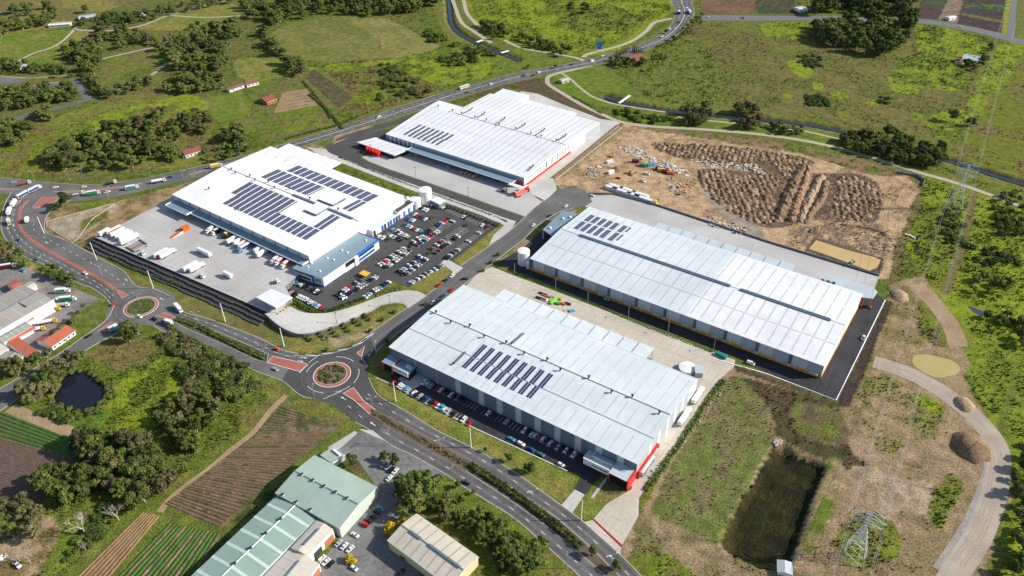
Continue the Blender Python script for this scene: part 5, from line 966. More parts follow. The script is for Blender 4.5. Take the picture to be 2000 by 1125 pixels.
# green roofed works
F = Bld('factory', 'sage green gabled factory with blank pale end wall among parked cars', 'factory', (539,963), (663,1031), 8, bk=(615,890.6)); shell(F, mat('wall_pale_green', (.50, .56, .50), .7, .08, .5), 2, F.D*.5, roofm=RF_GN)
for i in range(5): vent(F, F.L*(.12+.18*i), F.D*.5, 1.3)
for i in range(3): vent(F, F.L*(.1+.22*i), .8, 1.0)
F2 = Bld('factory', 'lower sage green factory hall with pale roof light strips at the bottom edge', 'factory', (330,1167), (506,1003), 6.5, bk=(537,968)); 
F2.D = 1; F2c = [at(506,1003,6.5)]
fa, fb, fc, fd = at(373,1125,6.5), at(538,970,6.5), at(617,1013.5,6.5), at(508,1126,6.5); bpy.data.objects.remove(F2.e)
ext = (fa-fb).normalized()*45; fa = fa+ext; fd = fc+(fa-fb); T = Thing('factory', 'lower sage green factory hall with pale roof light strips at the bottom edge', 'factory', (fa.x, fa.y, 0)); ra, rb = (fa+fd)/2+Vector((0, 0, 1.6)), (fb+fc)/2+Vector((0, 0, 1.6))
EXTRA_FLAT.append([(p.x, p.y) for p in (fa, fb, fc, fd)]); mb = MB(); mb.prism(ccw([Vector((p.x, p.y, 0)) for p in (fa, fb, fc, fd)]), -.2, 6.45, mat('wall_pale_green', (.5, .56, .5))); T.add(mb, 'wall'); mb = MB(); mb.face([fb, fa, ra, rb][::-1], RF_GN2); mb.face([fc, fd, ra, rb], RF_GN2)
mb.face([fb, rb, fc], TRIM)
rr = T.add(mb, 'roof'); n = 11; up = Vector((0, 0, .05))
LITG = mat('roof_light_pale_green', (.50, .60, .54), .4, .05, .5)
for i in range(n):
    t = (i+.6)/n; wv = (fa-fb).normalized()*.8
    for s0, s1 in ((fb, fa), (fc, fd)):
        p = s0+(s1-s0)*t; q = rb+(ra-rb)*t; mb = MB(); mb.face([p-wv+up, q-wv+up, q+wv+up, p+wv+up] if s0 is fc else [q-wv+up, p-wv+up, p+wv+up, q+wv+up], LITG); T.add(mb, 'roof_light', rr)
for i in range(9): q = rb+(ra-rb)*(.1+.1*i); mb = MB(); mb.lathe([(.5, -.1), (.5, .5), (.9, .6), (.9, .9), (.2, 1.1)], 8, DGREY, q); T.add(mb, 'roof_ventilator', rr)
mb = MB(); mb.tube(rb+up*3, ra+up*3, .35, .35, LITG, 5); T.add(mb, 'ridge_cap', rr)
for i, (nm, q4, lb) in enumerate((('workshop', [(567.7,1070),(600,1086),(651,1034),(618,1016)], 'cream roofed workshop with white strips beside the green factory'), ('workshop', [(505,1135),(575,1170),(624,1101),(568,1070)], 'wider cream roofed workshop at the bottom edge by the brick wall'))):
    P = [at(a_, b_, 6.8-i) for a_, b_ in q4]; T = Thing(nm, lb, 'workshop', (P[0].x, P[0].y, 0)); hh = 6.8-i; EXTRA_FLAT.append([(p.x, p.y) for p in P]); mb = MB(); mb.prism(ccw([Vector((p.x, p.y, 0)) for p in P]), -.2, hh-.05, WALL_W); T.add(mb, 'wall'); m0, m1 = (P[0]+P[1])/2+Vector((0, 0, 1.2)), (P[3]+P[2])/2+Vector((0, 0, 1.2)); mb = MB(); mb.face([P[0], m0, m1, P[3]][::-1], RF_CR); mb.face([m0, P[1], P[2], m1][::-1], RF_CR); mb.face([P[1], P[0], m0], WALL_W); mb.face([P[3], P[2], m1], WALL_W); rr = T.add(mb, 'roof')
    if i == 0 or 1:
        for f in (.25, .5, .75):
            for k, (s0, s1) in enumerate(((P[0], P[1]),)):
                for u0, u1, w0, w1 in ((P[0], P[3], m0, m1), (m0, m1, P[1], P[2])):
                    a1 = u0+(u1-u0)*f; b1 = w0+(w1-w0)*f; dv = (u1-u0).normalized()*.5; mb = MB(); mb.face([a1-dv+up, b1-dv+up, b1+dv+up, a1+dv+up], LITE); T.add(mb, 'roof_light', rr)
    mb = MB(); e0 = m0+(m1-m0)*.2; e1 = m0+(m1-m0)*.8; mb.tube(e0+up*4, e1+up*4, .5, .5, GUT, 5); T.add(mb, 'ridge_vent', rr)
    mb = MB(); p, q = P[1], P[2]; dd = (q-p); nn = Vector((dd.y, -dd.x, 0)).normalized(); nn = nn if nn.x > 0 else -nn; mb.prism(ccw([Vector((v.x, v.y, 0)) for v in (p+dd*.62, p+dd*.95, p+dd*.95+nn*.3, p+dd*.62+nn*.3)]), 0, 4.5, FASC); T.add(mb, 'brick_wall'); mb = MB(); mb.prism(ccw([Vector((v.x, v.y, 0)) for v in (p+dd*.2, p+dd*.5, p+dd*.5+nn*.1, p+dd*.2+nn*.1)]), 0, 4.2, DGREY); T.add(mb, 'roller_door')
T = flatblock('office', 'small green flat roofed office at the end of the green factory', 'office building', [(625,888),(650,905),(674,888),(648,874)], 4, WALL_M, RF_GN, ov=.3)
for i in range(4): q = at(653+i*3.2, 881+i*2.6, 4); mb = MB(); mb.box(q.x-.7, q.x+.7, q.y-.5, q.y+.5, 4, 5, TRIM); T.add(mb, 'air_conditioner', T.roof)
G = Bld('factory', 'cream roofed factory with greenish roof strips beside the yellow blossoming tree', 'factory', (758,1056), (865,1136), 6.5, bk=(814.5,1004.7)); G.L *= 1.12; shell(G, mat('wall_cream', (.60, .53, .30), .7, .1, .5), 1.8, G.D*.48, roofm=RF_CR)
for i in range(7):
    x = 4+i*(G.L-4)/7
    for ya, yb in ((.5, G.D*.48-1.2), (G.D*.48+1, G.D-.5)): onroof(G, x, x+.9, ya, yb, mat('roof_light_dull_green', (.36, .36, .27), .5), 'roof_light', .05, edge=False)
for x0, x1_ in ((.14, .32), (.45, .95)): mb = MB(); mb.box(G.L*x0, G.L*x1_, G.D*.48-.6, G.D*.48+.6, 8.4, 9.1, GUT); G.part(mb, 'ridge_vent', G.roof)
# houses and huts
HS = [('house', 'red tiled house with brick walls beside ploughed rows', (522,200), (540,193), (512,190), 3.2, 2.4, FASC, TILE, 3, True), ('house', 'small rust roofed farmhouse nearest the tall gum trees', (482,166), (505,160), (478,161), 3, 1.5, WALL_W, TILE, 3, False), ('shed', 'long rusty red farm shed below the gum grove', (448,176), (478,166), (444,172), 2.8, 1.0, WALL_W, TILE, 2, False),
 ('house', 'red brick house among golden cypresses by the highway', (1238,119), (1262,112), (1232,107), 4.5, 2.2, FASC, TILE, 4, True), ('house', 'white farmhouse with a grey roof at the meadow edge', (1880,114), (1910,119), (1880,105), 3.2, 1.6, WALL_W, RF_P, 4, True), ('shed', 'rusty roofed shed beside the white farmhouse', (1866,119), (1880,121), (1868,113), 2.6, .8, WALL_W, TILE, 1, False),
 ('hut', 'tiny pale concrete hut on the grassy slope by the path', (1098,159), (1112,155), (1096,154), 3, .6, CONCW, RF_CR, 1, True), ('house', 'bungalow with cream gables half hidden behind gum trees by the highway', (362,303), (392,294), (352,296), 3.2, 2, WALL_W, TILE, 4, True),
 ('pavilion', 'white roofed park pavilion at the bend of the path', (94,50), (136,47), (93,46), 3, .6, CONCW, RF_W, 3, False), ('pavilion', 'pale roofed pavilion under solar panels behind the park trees', (154,37), (186,33), (154,31), 3.2, .8, CONCW, RF_P, 3, False), ('kiosk', 'small white roofed kiosk among the park trees', (272,28.5), (284,26.5), (271,26.5), 3, .5, WALL_W, RF_W, 1, False), ('kiosk', 'small grey roofed toilet block near the park car bays', (38,131), (52,128), (38,127.5), 3, .5, WALL_W, RF_P, 1, False),
 ('house', 'low farmhouse with white vans beyond the far road', (1562,20), (1578,18), (1562,13), 3, 1.2, WALL_W, RF_W, 2, False), ('shed', 'white market shed beside the far vegetable plots', (1855,36), (1868,33), (1856,31), 3, .8, WALL_W, RF_W, 1, False)]
for nm, lb, a_, b_, c_, h_, r_, wm, rm, wn, dr in HS: gable_house(nm, lb, nm, a_, b_, c_, h_, r_, wm, rm, win=wn, door=dr, chim=(nm == 'house'))
T = gable_house('hut', 'white gabled pump hut beside the near steel pylon', 'hut', (1520,1116), (1546,1121), (1524,1096), 2.6, .7, WALL_W, RF_P, 'y')
# ---------------- vehicles ----------------
def paint(nm, col, rough=.25): 
    return mat('car_paint_'+nm, col, rough, 0, spec=.5)
PAINT = {k: paint(n, c) for k, n, c in (('w', 'white', (.75, .75, .74)), ('s', 'silver', (.42, .44, .46)), ('k', 'black', (.012, .013, .016)), ('b', 'dark_blue', (.015, .05, .22)), ('c', 'light_blue', (.06, .34, .55)), ('r', 'red', (.50, .012, .02)), ('g', 'grey', (.10, .11, .12)), ('m', 'maroon', (.14, .01, .03)), ('t', 'teal', (.02, .22, .18)), ('y', 'yellow', (.75, .45, .03)), ('o', 'orange', (.65, .16, .02)), ('e', 'cream', (.55, .5, .38)), ('v', 'green', (.03, .25, .10)))}
CNAME = dict(w='white', s='silver', k='black', b='dark blue', c='light blue', r='red', g='dark grey', m='maroon', t='teal', y='yellow', o='orange', e='cream', v='green')
TYRE = mat('tyre_rubber', (.015, .015, .015), .9, 0); LAMP = mat('lamp_lens', (.6, .6, .58), .2, 0); TAIL = mat('tail_lens_red', (.35, .01, .01), .3, 0)
def car_meshes(kind):
    "side profile swept across the width, cabin narrower than the body; nose towards +x"
    P = {'sedan': ([(-2.3, .45), (-2.3, .92), (-1.35, 1.0), (1.0, .98), (2.15, .82), (2.3, .45)], [(-1.6, 1.0), (-.95, 1.42), (.35, 1.42), (1.15, .98)], 1.8), 'hatchback': ([(-2.0, .45), (-2.05, 1.0), (-1.6, 1.05), (.95, 1.0), (1.9, .85), (2.05, .45)], [(-2.0, 1.03), (-1.6, 1.5), (.25, 1.5), (1.1, 1.0)], 1.76), 'wagon': ([(-2.35, .5), (-2.38, 1.1), (-1.9, 1.12), (1.1, 1.1), (2.2, .95), (2.35, .5)], [(-2.3, 1.12), (-2.0, 1.72), (.4, 1.72), (1.25, 1.1)], 1.88), 'ute': ([(-2.6, .55), (-2.6, 1.1), (-.9, 1.1), (1.2, 1.1), (2.3, .98), (2.5, .5)], [(-.7, 1.1), (-.55, 1.75), (.6, 1.75), (1.35, 1.1)], 1.88), 'van': ([(-2.5, .5), (-2.55, 1.2), (-2.2, 1.25), (1.5, 1.25), (2.3, 1.05), (2.45, .5)], [(-2.5, 1.24), (-2.45, 2.05), (1.0, 2.05), (1.9, 1.2)], 1.95)}[kind]
    low, cab, W = P; mb = MB(); BODY = PAINT['w']; hw = W/2
    def sweep(prof, w0, w1, m, cap=None):
        n = len(prof); zs = [p[1] for p in prof]; z0, z1 = min(zs), max(zs); f = lambda z: w0+(w1-w0)*(z-z0)/max(.01, z1-z0)
        Lf = [(x, f(z), z) for x, z in prof]; Rt = [(x, -f(z), z) for x, z in prof]
        mb.face(Lf, m); mb.face(Rt[::-1], m)
        for i in range(n-1): mb.face([Lf[i], Rt[i], Rt[i+1], Lf[i+1]][::-1], cap(i) if cap else m)
    lows = [(low[0][0]+.05, .28)]+low+[(low[-1][0]-.05, .28)]
    sweep(lows, hw*.98, hw, BODY); mb.face([(lows[0][0], -hw*.95, .28), (lows[0][0], hw*.95, .28), (lows[-1][0], hw*.95, .28), (lows[-1][0], -hw*.95, .28)], TYRE)
    sweep(cab, hw*.93, hw*.72, BODY)
    for x in (low[0][0]*.62, low[-1][0]*.63):
        for s in (-1, 1): mb.tube((x, s*(hw-.2), .32), (x, s*(hw+.02), .32), .32, .32, TYRE, 8)
    for s in (-1, 1): mb.box(low[-1][0]-.12, low[-1][0]-.01, s*.6-.18, s*.6+.18, .6, .78, LAMP); mb.box(low[0][0]+.0-.03, low[0][0]+.08, s*.66-.14, s*.66+.14, .7, .9, TAIL)
    if kind == 'ute': mb.box(-2.45, -.95, -hw+.18, hw-.18, 1.08, 1.115, TYRE)
    body = mb.mesh(kind)
    g = MB(); zt = cab[1][1]; zb = cab[0][1]
    def at_(p, q, t): return (p[0]+(q[0]-p[0])*t, p[1]+(q[1]-p[1])*t)
    f = lambda z: hw*.93+(hw*.72-hw*.93)*(z-min(c[1] for c in cab))/(zt-min(c[1] for c in cab))
    for a, b, o in ((cab[3], cab[2], .015), (cab[0], cab[1], -.015)):
        p, q = at_(a, b, .06), at_(a, b, .92); Q = [(p[0]+o*2, -f(p[1])*.93, p[1]+.012), (p[0]+o*2, f(p[1])*.93, p[1]+.012), (q[0]+o*2, f(q[1])*.93, q[1]+.012), (q[0]+o*2, -f(q[1])*.93, q[1]+.012)]; g.face(Q if o > 0 else Q[::-1], GLASSD)
    for s in (-1, 1):
        za, zc = cab[0][1]+.06, zt-.08; a0 = at_(cab[0], cab[1], .15); a1 = at_(cab[0], cab[1], .85); b0 = at_(cab[3], cab[2], .15); b1 = at_(cab[3], cab[2], .85)
        if kind == 'van': a0 = (.1, za); a1 = (.2, zc)
        Q = [(x, s*(f(z)+.015), z) for x, z in ((a0[0]+.08, za), (b0[0]-.08, za), (b1[0]-.05, zc), (a1[0]+.05, zc))]; g.face(Q if s < 0 else Q[::-1], GLASSD)
    return body, g.mesh(kind+'_glass')
CARM = {k: car_meshes(k) for k in ('sedan', 'hatchback', 'wagon', 'ute', 'van')}
def car(kind, colr, p, rz, label, group):
    b, g = CARM[kind]; o = put(kind, b, None, (p.x, p.y, p.z), rz); o.material_slots[0].link = 'OBJECT'; o.material_slots[0].material = PAINT[colr]
    put('window_glass', g, o); return tag(o, label, 'car', group)
ORD = ['first', 'second', 'third', 'fourth', 'fifth', 'sixth', 'seventh', 'eighth', 'ninth', 'tenth', 'eleventh', 'twelfth', 'thirteenth', 'fourteenth', 'fifteenth', 'sixteenth', 'seventeenth', 'eighteenth', 'nineteenth', 'twentieth', 'twenty-first', 'twenty-second', 'twenty-third', 'twenty-fourth']
CK = random.Random(4); STALLS = MB()
def row(a, b, pat, where, end, face, z=.06, group=None, stall=2.5, lines=True):
    "stalls from pixel a to pixel b; cars point along +-x or +-y of the estate (face)"
    A_ = at(*a, z-.06); B_ = at(*b, z-.06); n = len(pat); d = (B_-A_)/max(1, n-1); dirn = {'x': 0, '-x': math.pi, 'y': math.pi/2, '-y': -math.pi/2, 'l': math.atan2(d.y, d.x)}[face]; seq = 0
    ax = Vector((math.cos(dirn), math.sin(dirn), 0)); u = d.normalized() if n > 1 else Vector((1, 0, 0)); prev = None; ks = []
    for ch in pat: ks.append(CK.choice(('sedan', 'hatchback', 'hatchback', 'wagon', 'sedan')) if ch != '.' else None)
    cnt = {}
    for ch, k in zip(pat, ks):
        if k: cnt[(ch, k)] = cnt.get((ch, k), 0)+1
    seen = {}
    for i, ch in enumerate(pat):
        p = A_+d*i+Vector((0, 0, .05))
        if lines and face != 'l':
            q = A_+d*(i-.5); c0 = q-ax*2.5; c1 = q+ax*2.5; w_ = u*.08; STALLS.face([(v.x, v.y, z) for v in (c0-w_, c0+w_, c1+w_, c1-w_)], WHITE)
        if ch == '.': continue
        k = ks[i]; seen[(ch, k)] = seen.get((ch, k), 0)+1
        lb = f'{CNAME[ch]} {k} in {where}' if cnt[(ch, k)] == 1 else f'{ORD[seen[(ch, k)]-1]} {CNAME[ch]} {k} from {end} in {where}'
        flip = math.pi if CK.random() < .5 else 0
        car(k, ch, p+ax*CK.uniform(-.3, .3)+u*CK.uniform(-.12, .12), dirn+(flip if face != 'l' else 0)+CK.uniform(-.03, .03), lb, group or 'cars parked in '+where)
off = lambda a, dx, dy: None
def two(a, b, pl, pr, where, end='the office end'):
    "back to back rows either side of a spine; left row first"
    A_ = at(*a); B_ = at(*b); d = (B_-A_).normalized(); nn = Vector((-d.y, d.x, 0))*2.75
    mb = STALLS; w_ = nn.normalized()*.08; mb.face([(v.x, v.y, .055) for v in (A_-w_, B_-w_, B_+w_, A_+w_)], WHITE)
    for s, pt, sd in ((1, pl, 'left'), (-1, pr, 'right')):
        n = len(pt); P = A_+nn*s; Q = B_+nn*s
        def tp(p): v = p-Vector((0, 0, CAM_H)); v = np.array(v); dd = v@CD; return (1000+FPX*(v@CR)/dd, 562.5-FPX*(v@CU)/dd)
        row(tp(P), tp(Q), pt, f'the {sd} half of {where}', end, 'x')
two((810,478), (879,431), 'kwkwswbkkk...bbwrrk', 'rbckswrr.ww.......w', 'the long block'); two((844,493), (909,445), '.m..w.rsk..........', 'g.r.kk.w..k.w......', 'the street block')
two((747,521), (794,489), 'wwrwkwskwsw', 'kswkwwskwsk', 'the middle block'); two((786,535), (827,505), 'kswbwksbkw', 'ksbwkwsbkw', 'the short block')
two((662.5,581), (730,539), 'kkkwwrgksk.....', 'cwkkbkkwssgkkws', 'the yellow cover block', 'the ramp end')
row((872,506), (952,443), 'kkw.g.w.....w.....w....m', 'the row along the street fence', 'the driveway', 'x'); row((803,553), (862,520), 'wsbwkwkskwbwkgs', 'the fence row above the lawn strip', 'the ramp end', 'x')
row((866,407), (951,445), 'wk.......wk......w.m', 'the row under the planted bank', 'the shed', 'y'); row((714,581), (759,552), 'wcskwwskbkw', 'the row above the exit ramp', 'the ramp end', 'x')
row((565,570), (627,602), 'mskkwwwwswscwr', 'the row by the gate canopy', 'the canopy', 'y'); row((576,552), (623,573), 'wcswkkgkkwk', 'the shaded row under the office', 'the yard', 'y')
row((811,420), (832,429), 'wrbbw', 'the row below the tanks', 'the wing', 'y'); row((823,407), (834,412), 'kww', 'the trio by the tanks', 'the wing', 'y'); row((790,440), (822,453), 'bswrwc', 'the row in front of the wing', 'the wing', 'y'); row((797,428), (808,432), 'bcw', 'the trio close to the wing', 'the wing', 'y')
row((757,459), (784,470), 'vwskk', 'the row at the wing corner', 'the wing', 'y'); row((768,449), (776,452), 'cw', 'the pair at the wing doors', 'the wing', 'y'); row((777,455), (797,464), 'kwsws', 'the row behind the wing corner', 'the wing', 'y'); row((741,463), (756,469), 'wwk', 'the bay beside the office corner', 'the office', 'y'); row((838,400), (845,401), 'ww', 'the pair by the shed', 'the shed', 'y')
CP2 = 'the shaded warehouse wall row'; row((823,745), (1128,893), '.wws.rwmkwkgkk....k.w.k..s....wkwwrwbwmskwkw.', CP2, 'the roundabout end', 'y', z=.075)
row((769,748), (918,827), 'rkwwcs.wkskb.krwcws.k..w.r', 'the lawn kerb row', 'the roundabout end', 'y', z=.075); row((1000,859), (1096,909), 'cwbt.w', 'the parallel kerb row', 'the roundabout end', 'l', z=.075)
row((1105,404), (1042,441), 'wbw', 'the street bend line', 'the turning head', 'l', group='cars parked along the estate street'); row((882,568), (846,593), 'rbw', 'the kerb line by the roof edge', 'the top', 'l', group='cars parked along the estate street'); row((883,540), (858,558), 'wkr', 'the kerb line under the lawn', 'the top', 'l', group='cars parked along the estate street')
row((750,910), (772,922), 'sskw', 'the bays under the island trees', 'the factory', 'y', lines=False); row((744,994), (713,1026), 'ckkkr', 'the bays at the green factory wall', 'the top', 'x', lines=False); row((662,1062), (684,1074), 'sww', 'the bays before the brick wall', 'the wall', 'y', lines=False); row((630,1092), (646,1104), 'wwk', 'the bays at the lower brick wall', 'the wall', 'y', lines=False)
SI = [('w', (761,935), 'y', 'white sedan standing alone under the big tree'), ('w', (694,1046), 'x', 'white sedan parked askew by the workshop strips'), ('k', (784,1119), 'y', 'black sedan at the bottom edge beside the cream factory'), ('w', (692,1111), 'x', 'white hatchback under the yellow blossoming shrub'), ('k', (908,546), 'l', 'black sedan driving along the estate street'),
 ('r', (541,684), 'x', 'red hatchback approaching the nearer roundabout'), ('s', (538,722), '-x', 'silver sedan leaving the nearer roundabout'), ('g', (912,943), '-x', 'dark grey wagon on the dual road below the hedge'), ('r', (222,596), 'y', 'red hatchback entering the farther roundabout'), ('w', (273,619), 'x', 'white sedan circling the farther roundabout'), ('k', (174,657), 'y', 'black sedan on the lower street by the terracotta house'), ('k', (303,625), 'x', 'black wagon leaving the farther roundabout'),
 ('w', (167,535), 'x', 'white sedan on the curved main road beside its brick median'), ('b', (37,470), 'x', 'dark blue sedan on the curved main road'), ('s', (27,357), 'x', 'silver sedan at the left end of the highway'), ('w', (109,367), 'x', 'white sedan turning at the highway junction'), ('w', (165,366), 'x', 'white hatchback beside the brick highway median'), ('s', (271,361), 'y', 'silver sedan on the highway above the bare bank'), ('b', (333,347), 'y', 'dark blue sedan on the highway ahead of a truck'), ('w', (210,376), 'x', 'white ute in the near highway lane'), ('k', (118,378), 'x', 'black sedan waiting by the brick triangle'),
 ('w', (740,229), 'y', 'white ute on the highway above warehouse driveway'), ('k', (912,181), 'y', 'black sedan on the highway behind the bus'), ('w', (959,165), 'y', 'white sedan on the highway ahead of the bus'), ('k', (1023,149), 'y', 'black hatchback on the highway by the dark embankment'), ('w', (1053,142), 'y', 'white wagon on the highway by two round bushes'), ('k', (1117,127), 'y', 'black sedan crossing the culvert on the highway'), ('w', (1157,120), 'y', 'white van on the highway at the path crossing'), ('w', (1177,110), 'y', 'white sedan on the highway below the blue billboard'), ('b', (1228,96), 'y', 'dark blue sedan on the highway behind the red brick house'), ('w', (1293,72), 'y', 'white sedan in the far highway queue'), ('w', (1308,57), 'y', 'white hatchback in the far highway queue beside lamp posts'), ('s', (1319,56), 'y', 'silver sedan in the far highway queue'), ('k', (1326,44), 'y', 'black wagon in the far highway queue'), ('w', (1341,16), 'y', 'white sedan at the far top of the highway'),
 ('w', (1382,34), 'x', 'white sedan on the far road beside brown soil'), ('r', (1451,36), 'x', 'red sedan on the far road'), ('k', (1789,41), 'x', 'black sedan on the far road by the big grove'), ('w', (1875,53), 'x', 'white sedan on the far road beside dark plots'), ('w', (1859,37), 'y', 'white van parked at the market shed'), ('s', (1185,586), 'x', 'silver sedan on the asphalt by the yellow band'), ('w', (1466,711), 'x', 'white van on the asphalt corner by the pale yard'), ('w', (1686,661), 'y', 'white ute with a loaded tray beside the white kerb'), ('g', (1694,600), 'x', 'dark grey ute in the shade of the orange columned annex'),
 ('w', (1255,355), 'x', 'white ute on the dirt site'), ('r', (1208,349), 'x', 'red hatchback on the dirt site'), ('w', (1264,341), 'x', 'white van on the dirt site'), ('w', (1157,383), 'x', 'white sedan at the end of the turning head'), ('s', (1289,391), 'y', 'silver sedan parked past the yellow end of the site sheds'), ('w', (84,580), 'x', 'white van in the factory lot beside the hedge'), ('k', (137,632), 'x', 'black wagon under the palms'), ('w', (110,676), 'x', 'white sedan in front of the terracotta house'), ('w', (112,584), 'y', 'white sedan behind the factory parapet'), ('c', (46,530), 'x', 'light blue hatchback under the roadside trees'), ('w', (35,1105), 'x', 'white ute on the farm track beside bare trees'), ('w', (5,1092), 'y', 'white van cut by the left edge on the farm track'), ('c', (31,766), 'x', 'light blue sedan by the dark pond trees')]
for c_, p, f, lb in SI:
    kd = next((k for k in ('sedan', 'hatchback', 'wagon', 'ute', 'van') if k in lb.split()), 'sedan'); pos = at(*p); rz = {'x': 0, '-x': math.pi, 'y': math.pi/2, 'l': math.atan2(.66, .75)}[f]
    if p[1] < 230 and p[0] < 1350 and p[0] > 700: rz = math.atan2(*(at(p[0]+20, p[1]-7)-at(*p)).yx)
    elif p[1] < 100 and p[0] > 1280 and p[0] < 1350: rz = math.atan2(*(at(1335, 30)-at(1290, 75)).yx)
    elif p[0] < 480 and p[1] < 390: rz = math.atan2(*(at(400, 335)-at(250, 362)).yx)
    elif p[1] < 60: rz = math.atan2(*(at(1876, 53)-at(1780, 39)).yx)
    car(kd, c_, pos+Vector((0, 0, .07 if p not in ((35,1105), (5,1092)) else .25)), rz, lb, 'cars on the roads' if ' road' in lb or 'highway' in lb or 'roundabout' in lb or 'street' in lb else None)
# trucks
CHAS = mat('chassis_black', (.02, .02, .022), .7, .1)
def hd(a, b): d = at(*b)-at(*a); return math.atan2(d.y, d.x)
def wheels(mb, xs, hw=1.25, r=.5):
    for x in xs:
        for s in (-1, 1): mb.tube((x, s*(hw-.5), r), (x, s*hw, r), r, r, TYRE, 8)
def truck(p, rz, label, box='w', cab=None, L_=12, hh=2.9, stripe=None, deck=False, group=None, roofc='w', tank=False, name=None):
    nm = name or ('truck' if cab else 'semi_trailer'); e = empty(nm, p, rz, label, 'truck' if cab else 'trailer', group); hw = 1.25
    mb = MB(); mb.box(-L_/2, L_/2, -.5, .5, .75, 1.05, CHAS); mb.build('chassis', e)
    mb = MB(); wheels(mb, [-L_/2+1.2, -L_/2+2.4]+([-L_/2+3.6] if L_ > 9 else [])+([L_/2-1.0] if not cab and L_ > 9 else [])); mb.build('wheel_set', e)
    mb = MB()
    if deck: mb.box(-L_/2, L_/2, -hw, hw, 1.05, 1.3, PAINT[box]); mb.box(L_/2-.2, L_/2, -hw, hw, 1.3, 2.6, STEEL); mb.build('deck', e)
    elif tank: mb.tube((-L_/2, 0, 2.3), (L_/2, 0, 2.3), 1.2, 1.2, PAINT[box], 12); mb.build('cargo_tank', e)
    else: mb.box(-L_/2, L_/2, -hw, hw, 1.05, 1.05+hh, PAINT[box], top=PAINT[roofc]); cb = mb.build('cargo_box', e)
    if stripe and not deck:
        for s in (-1, 1): mb = MB(); y0, y1 = sorted((s*hw, s*(hw+.02))); mb.box(-L_/2+.3, L_/2-.3, y0, y1, 1.3, 1.3+hh*.72, PAINT[stripe]); mb.build('side_curtain', e)
    if cab:
        mb = MB(); x = L_/2+.5; mb.box(x, x+2.1, -1.2, 1.2, .55, 2.0, PAINT[cab]); mb.box(x, x+1.75, -1.15, 1.15, 2.0, 3.1, PAINT[cab], taper=.12); c = mb.build('cab', e)
        mb = MB(); mb.face([(x+1.77, -1.0, 2.05), (x+1.77, 1.0, 2.05), (x+1.66, .95, 2.9), (x+1.66, -.95, 2.9)], GLASSD)
        for s in (-1, 1): Q = [(x+.7, s*1.16, 2.05), (x+1.6, s*1.16, 2.05), (x+1.5, s*1.1, 2.8), (x+.7, s*1.1, 2.8)]; mb.face(Q if s < 0 else Q[::-1], GLASSD)
        mb.build('windscreen', c); mb = MB(); wheels(mb, [x+1.3]+([x-.6] if L_ > 9 else [])); mb.box(x-1.6, x+.1, -.45, .45, .6, .95, CHAS); mb.build('wheel_set', e)
    return e
yz = YARD_Z+.05
for px, b_, c_, s_, L_, lb in (((413,452), 'w', 'w', None, 4.5, 'small white truck at the shaded dock nearest the orange skip'), ((425,455), 'k', 'w', None, 5, 'white cabbed dark truck at the shaded docks'), ((449,459), 'y', 'k', None, 8, 'yellow sided truck with a dark cab at the dock'), ((462,468), 'w', None, None, 13, 'plain white trailer at the dock right after the yellow truck'), ((475,471), 'w', None, None, 13, 'white trailer set furthest under the dock canopy'), ((483,476), 'w', None, 'r', 13, 'white topped trailer with dark red sides at the dock'), ((488,481), 'w', 'c', 'b', 13, 'white and blue trailer with a light blue tractor unit at the dock'), ((514,487), 'w', None, None, 12, 'white trailer beside the longest one at the middle dock'), ((521,493), 'w', None, None, 14, 'longest white trailer standing out from the middle dock'), ((551,504), 'w', 'w', 'r', 12, 'red sided truck with white cab, first at the end docks'), ((559,507), 'w', 'w', 'r', 12, 'red sided truck with white cab between two like it'), ((571,512), 'w', 'w', 'r', 12, 'red sided truck with white cab nearest the office')): truck(at(px[0], px[1], yz)+Vector((0, -2 if L_ > 9 else 0, 0)), -math.pi/2, lb, b_, c_, L_, 2.9, s_, group='trucks and trailers in the truck yard')
for (px, rz, b_, c_, s_, L_, lb) in (((205,457.5), hd((190,465),(216,451)), 'w', None, None, 9, 'short white trailer at the yard corner by the bare bank'), ((224,454), math.pi/2, 'w', None, 'r', 12, 'white trailer with red and yellow side in the parked rank'), ((231,458), math.pi/2, 'w', None, None, 12, 'white trailer just after the red sided one in the rank'), ((240,462), math.pi/2, 'w', None, None, 12, 'white trailer in the middle of the parked rank'), ((247,465), math.pi/2, 'w', None, None, 12, 'white trailer near the end of the parked rank'), ((254,471), math.pi/2, 'w', None, None, 15, 'longest white trailer closing the parked rank'), ((316,499), math.pi/2, 'w', None, 'r', 12, 'white trailer with a red and orange flash, side by side pair'), ((326,500), math.pi/2, 'w', 'w', None, 11, 'white truck beside the red flashed trailer'), ((373,525), math.pi/2, 'w', None, None, 12, 'white trailer of the pair by the yard edge'), ((383,527), math.pi/2, 'w', 'w', None, 10, 'white truck of the pair by the yard edge'), ((400,497), 0, 'w', None, None, 14, 'white trailer standing alone across the middle of the yard'), ((446,541), 0, 'w', None, None, 8, 'short white trailer alone by the yellow boom')): truck(at(px[0], px[1], yz), rz, lb, b_, c_, L_, 2.9, s_, group='trucks and trailers in the truck yard')
for i in range(6): truck(at(262+i*2.6, 478+i*1.6, yz), math.pi/2, f'low flatbed trailer frame in the parked rank, {ORD[i]} from the white trailers', 's' if i != 3 else 'o', None, 11, deck=True, group='flatbed trailers in the truck yard')
for px, rz, lb in (((279,495), -.3, 'white tractor unit near the flatbed trailers'), ((391,541), .2, 'white tractor unit by the red loader'), ((536,554), 1.2, 'white tractor unit beside the shaded ramp wall')): truck(at(px[0], px[1], yz), rz, lb, 'g', 'w', 2.5, deck=True, group='tractor units in the truck yard')
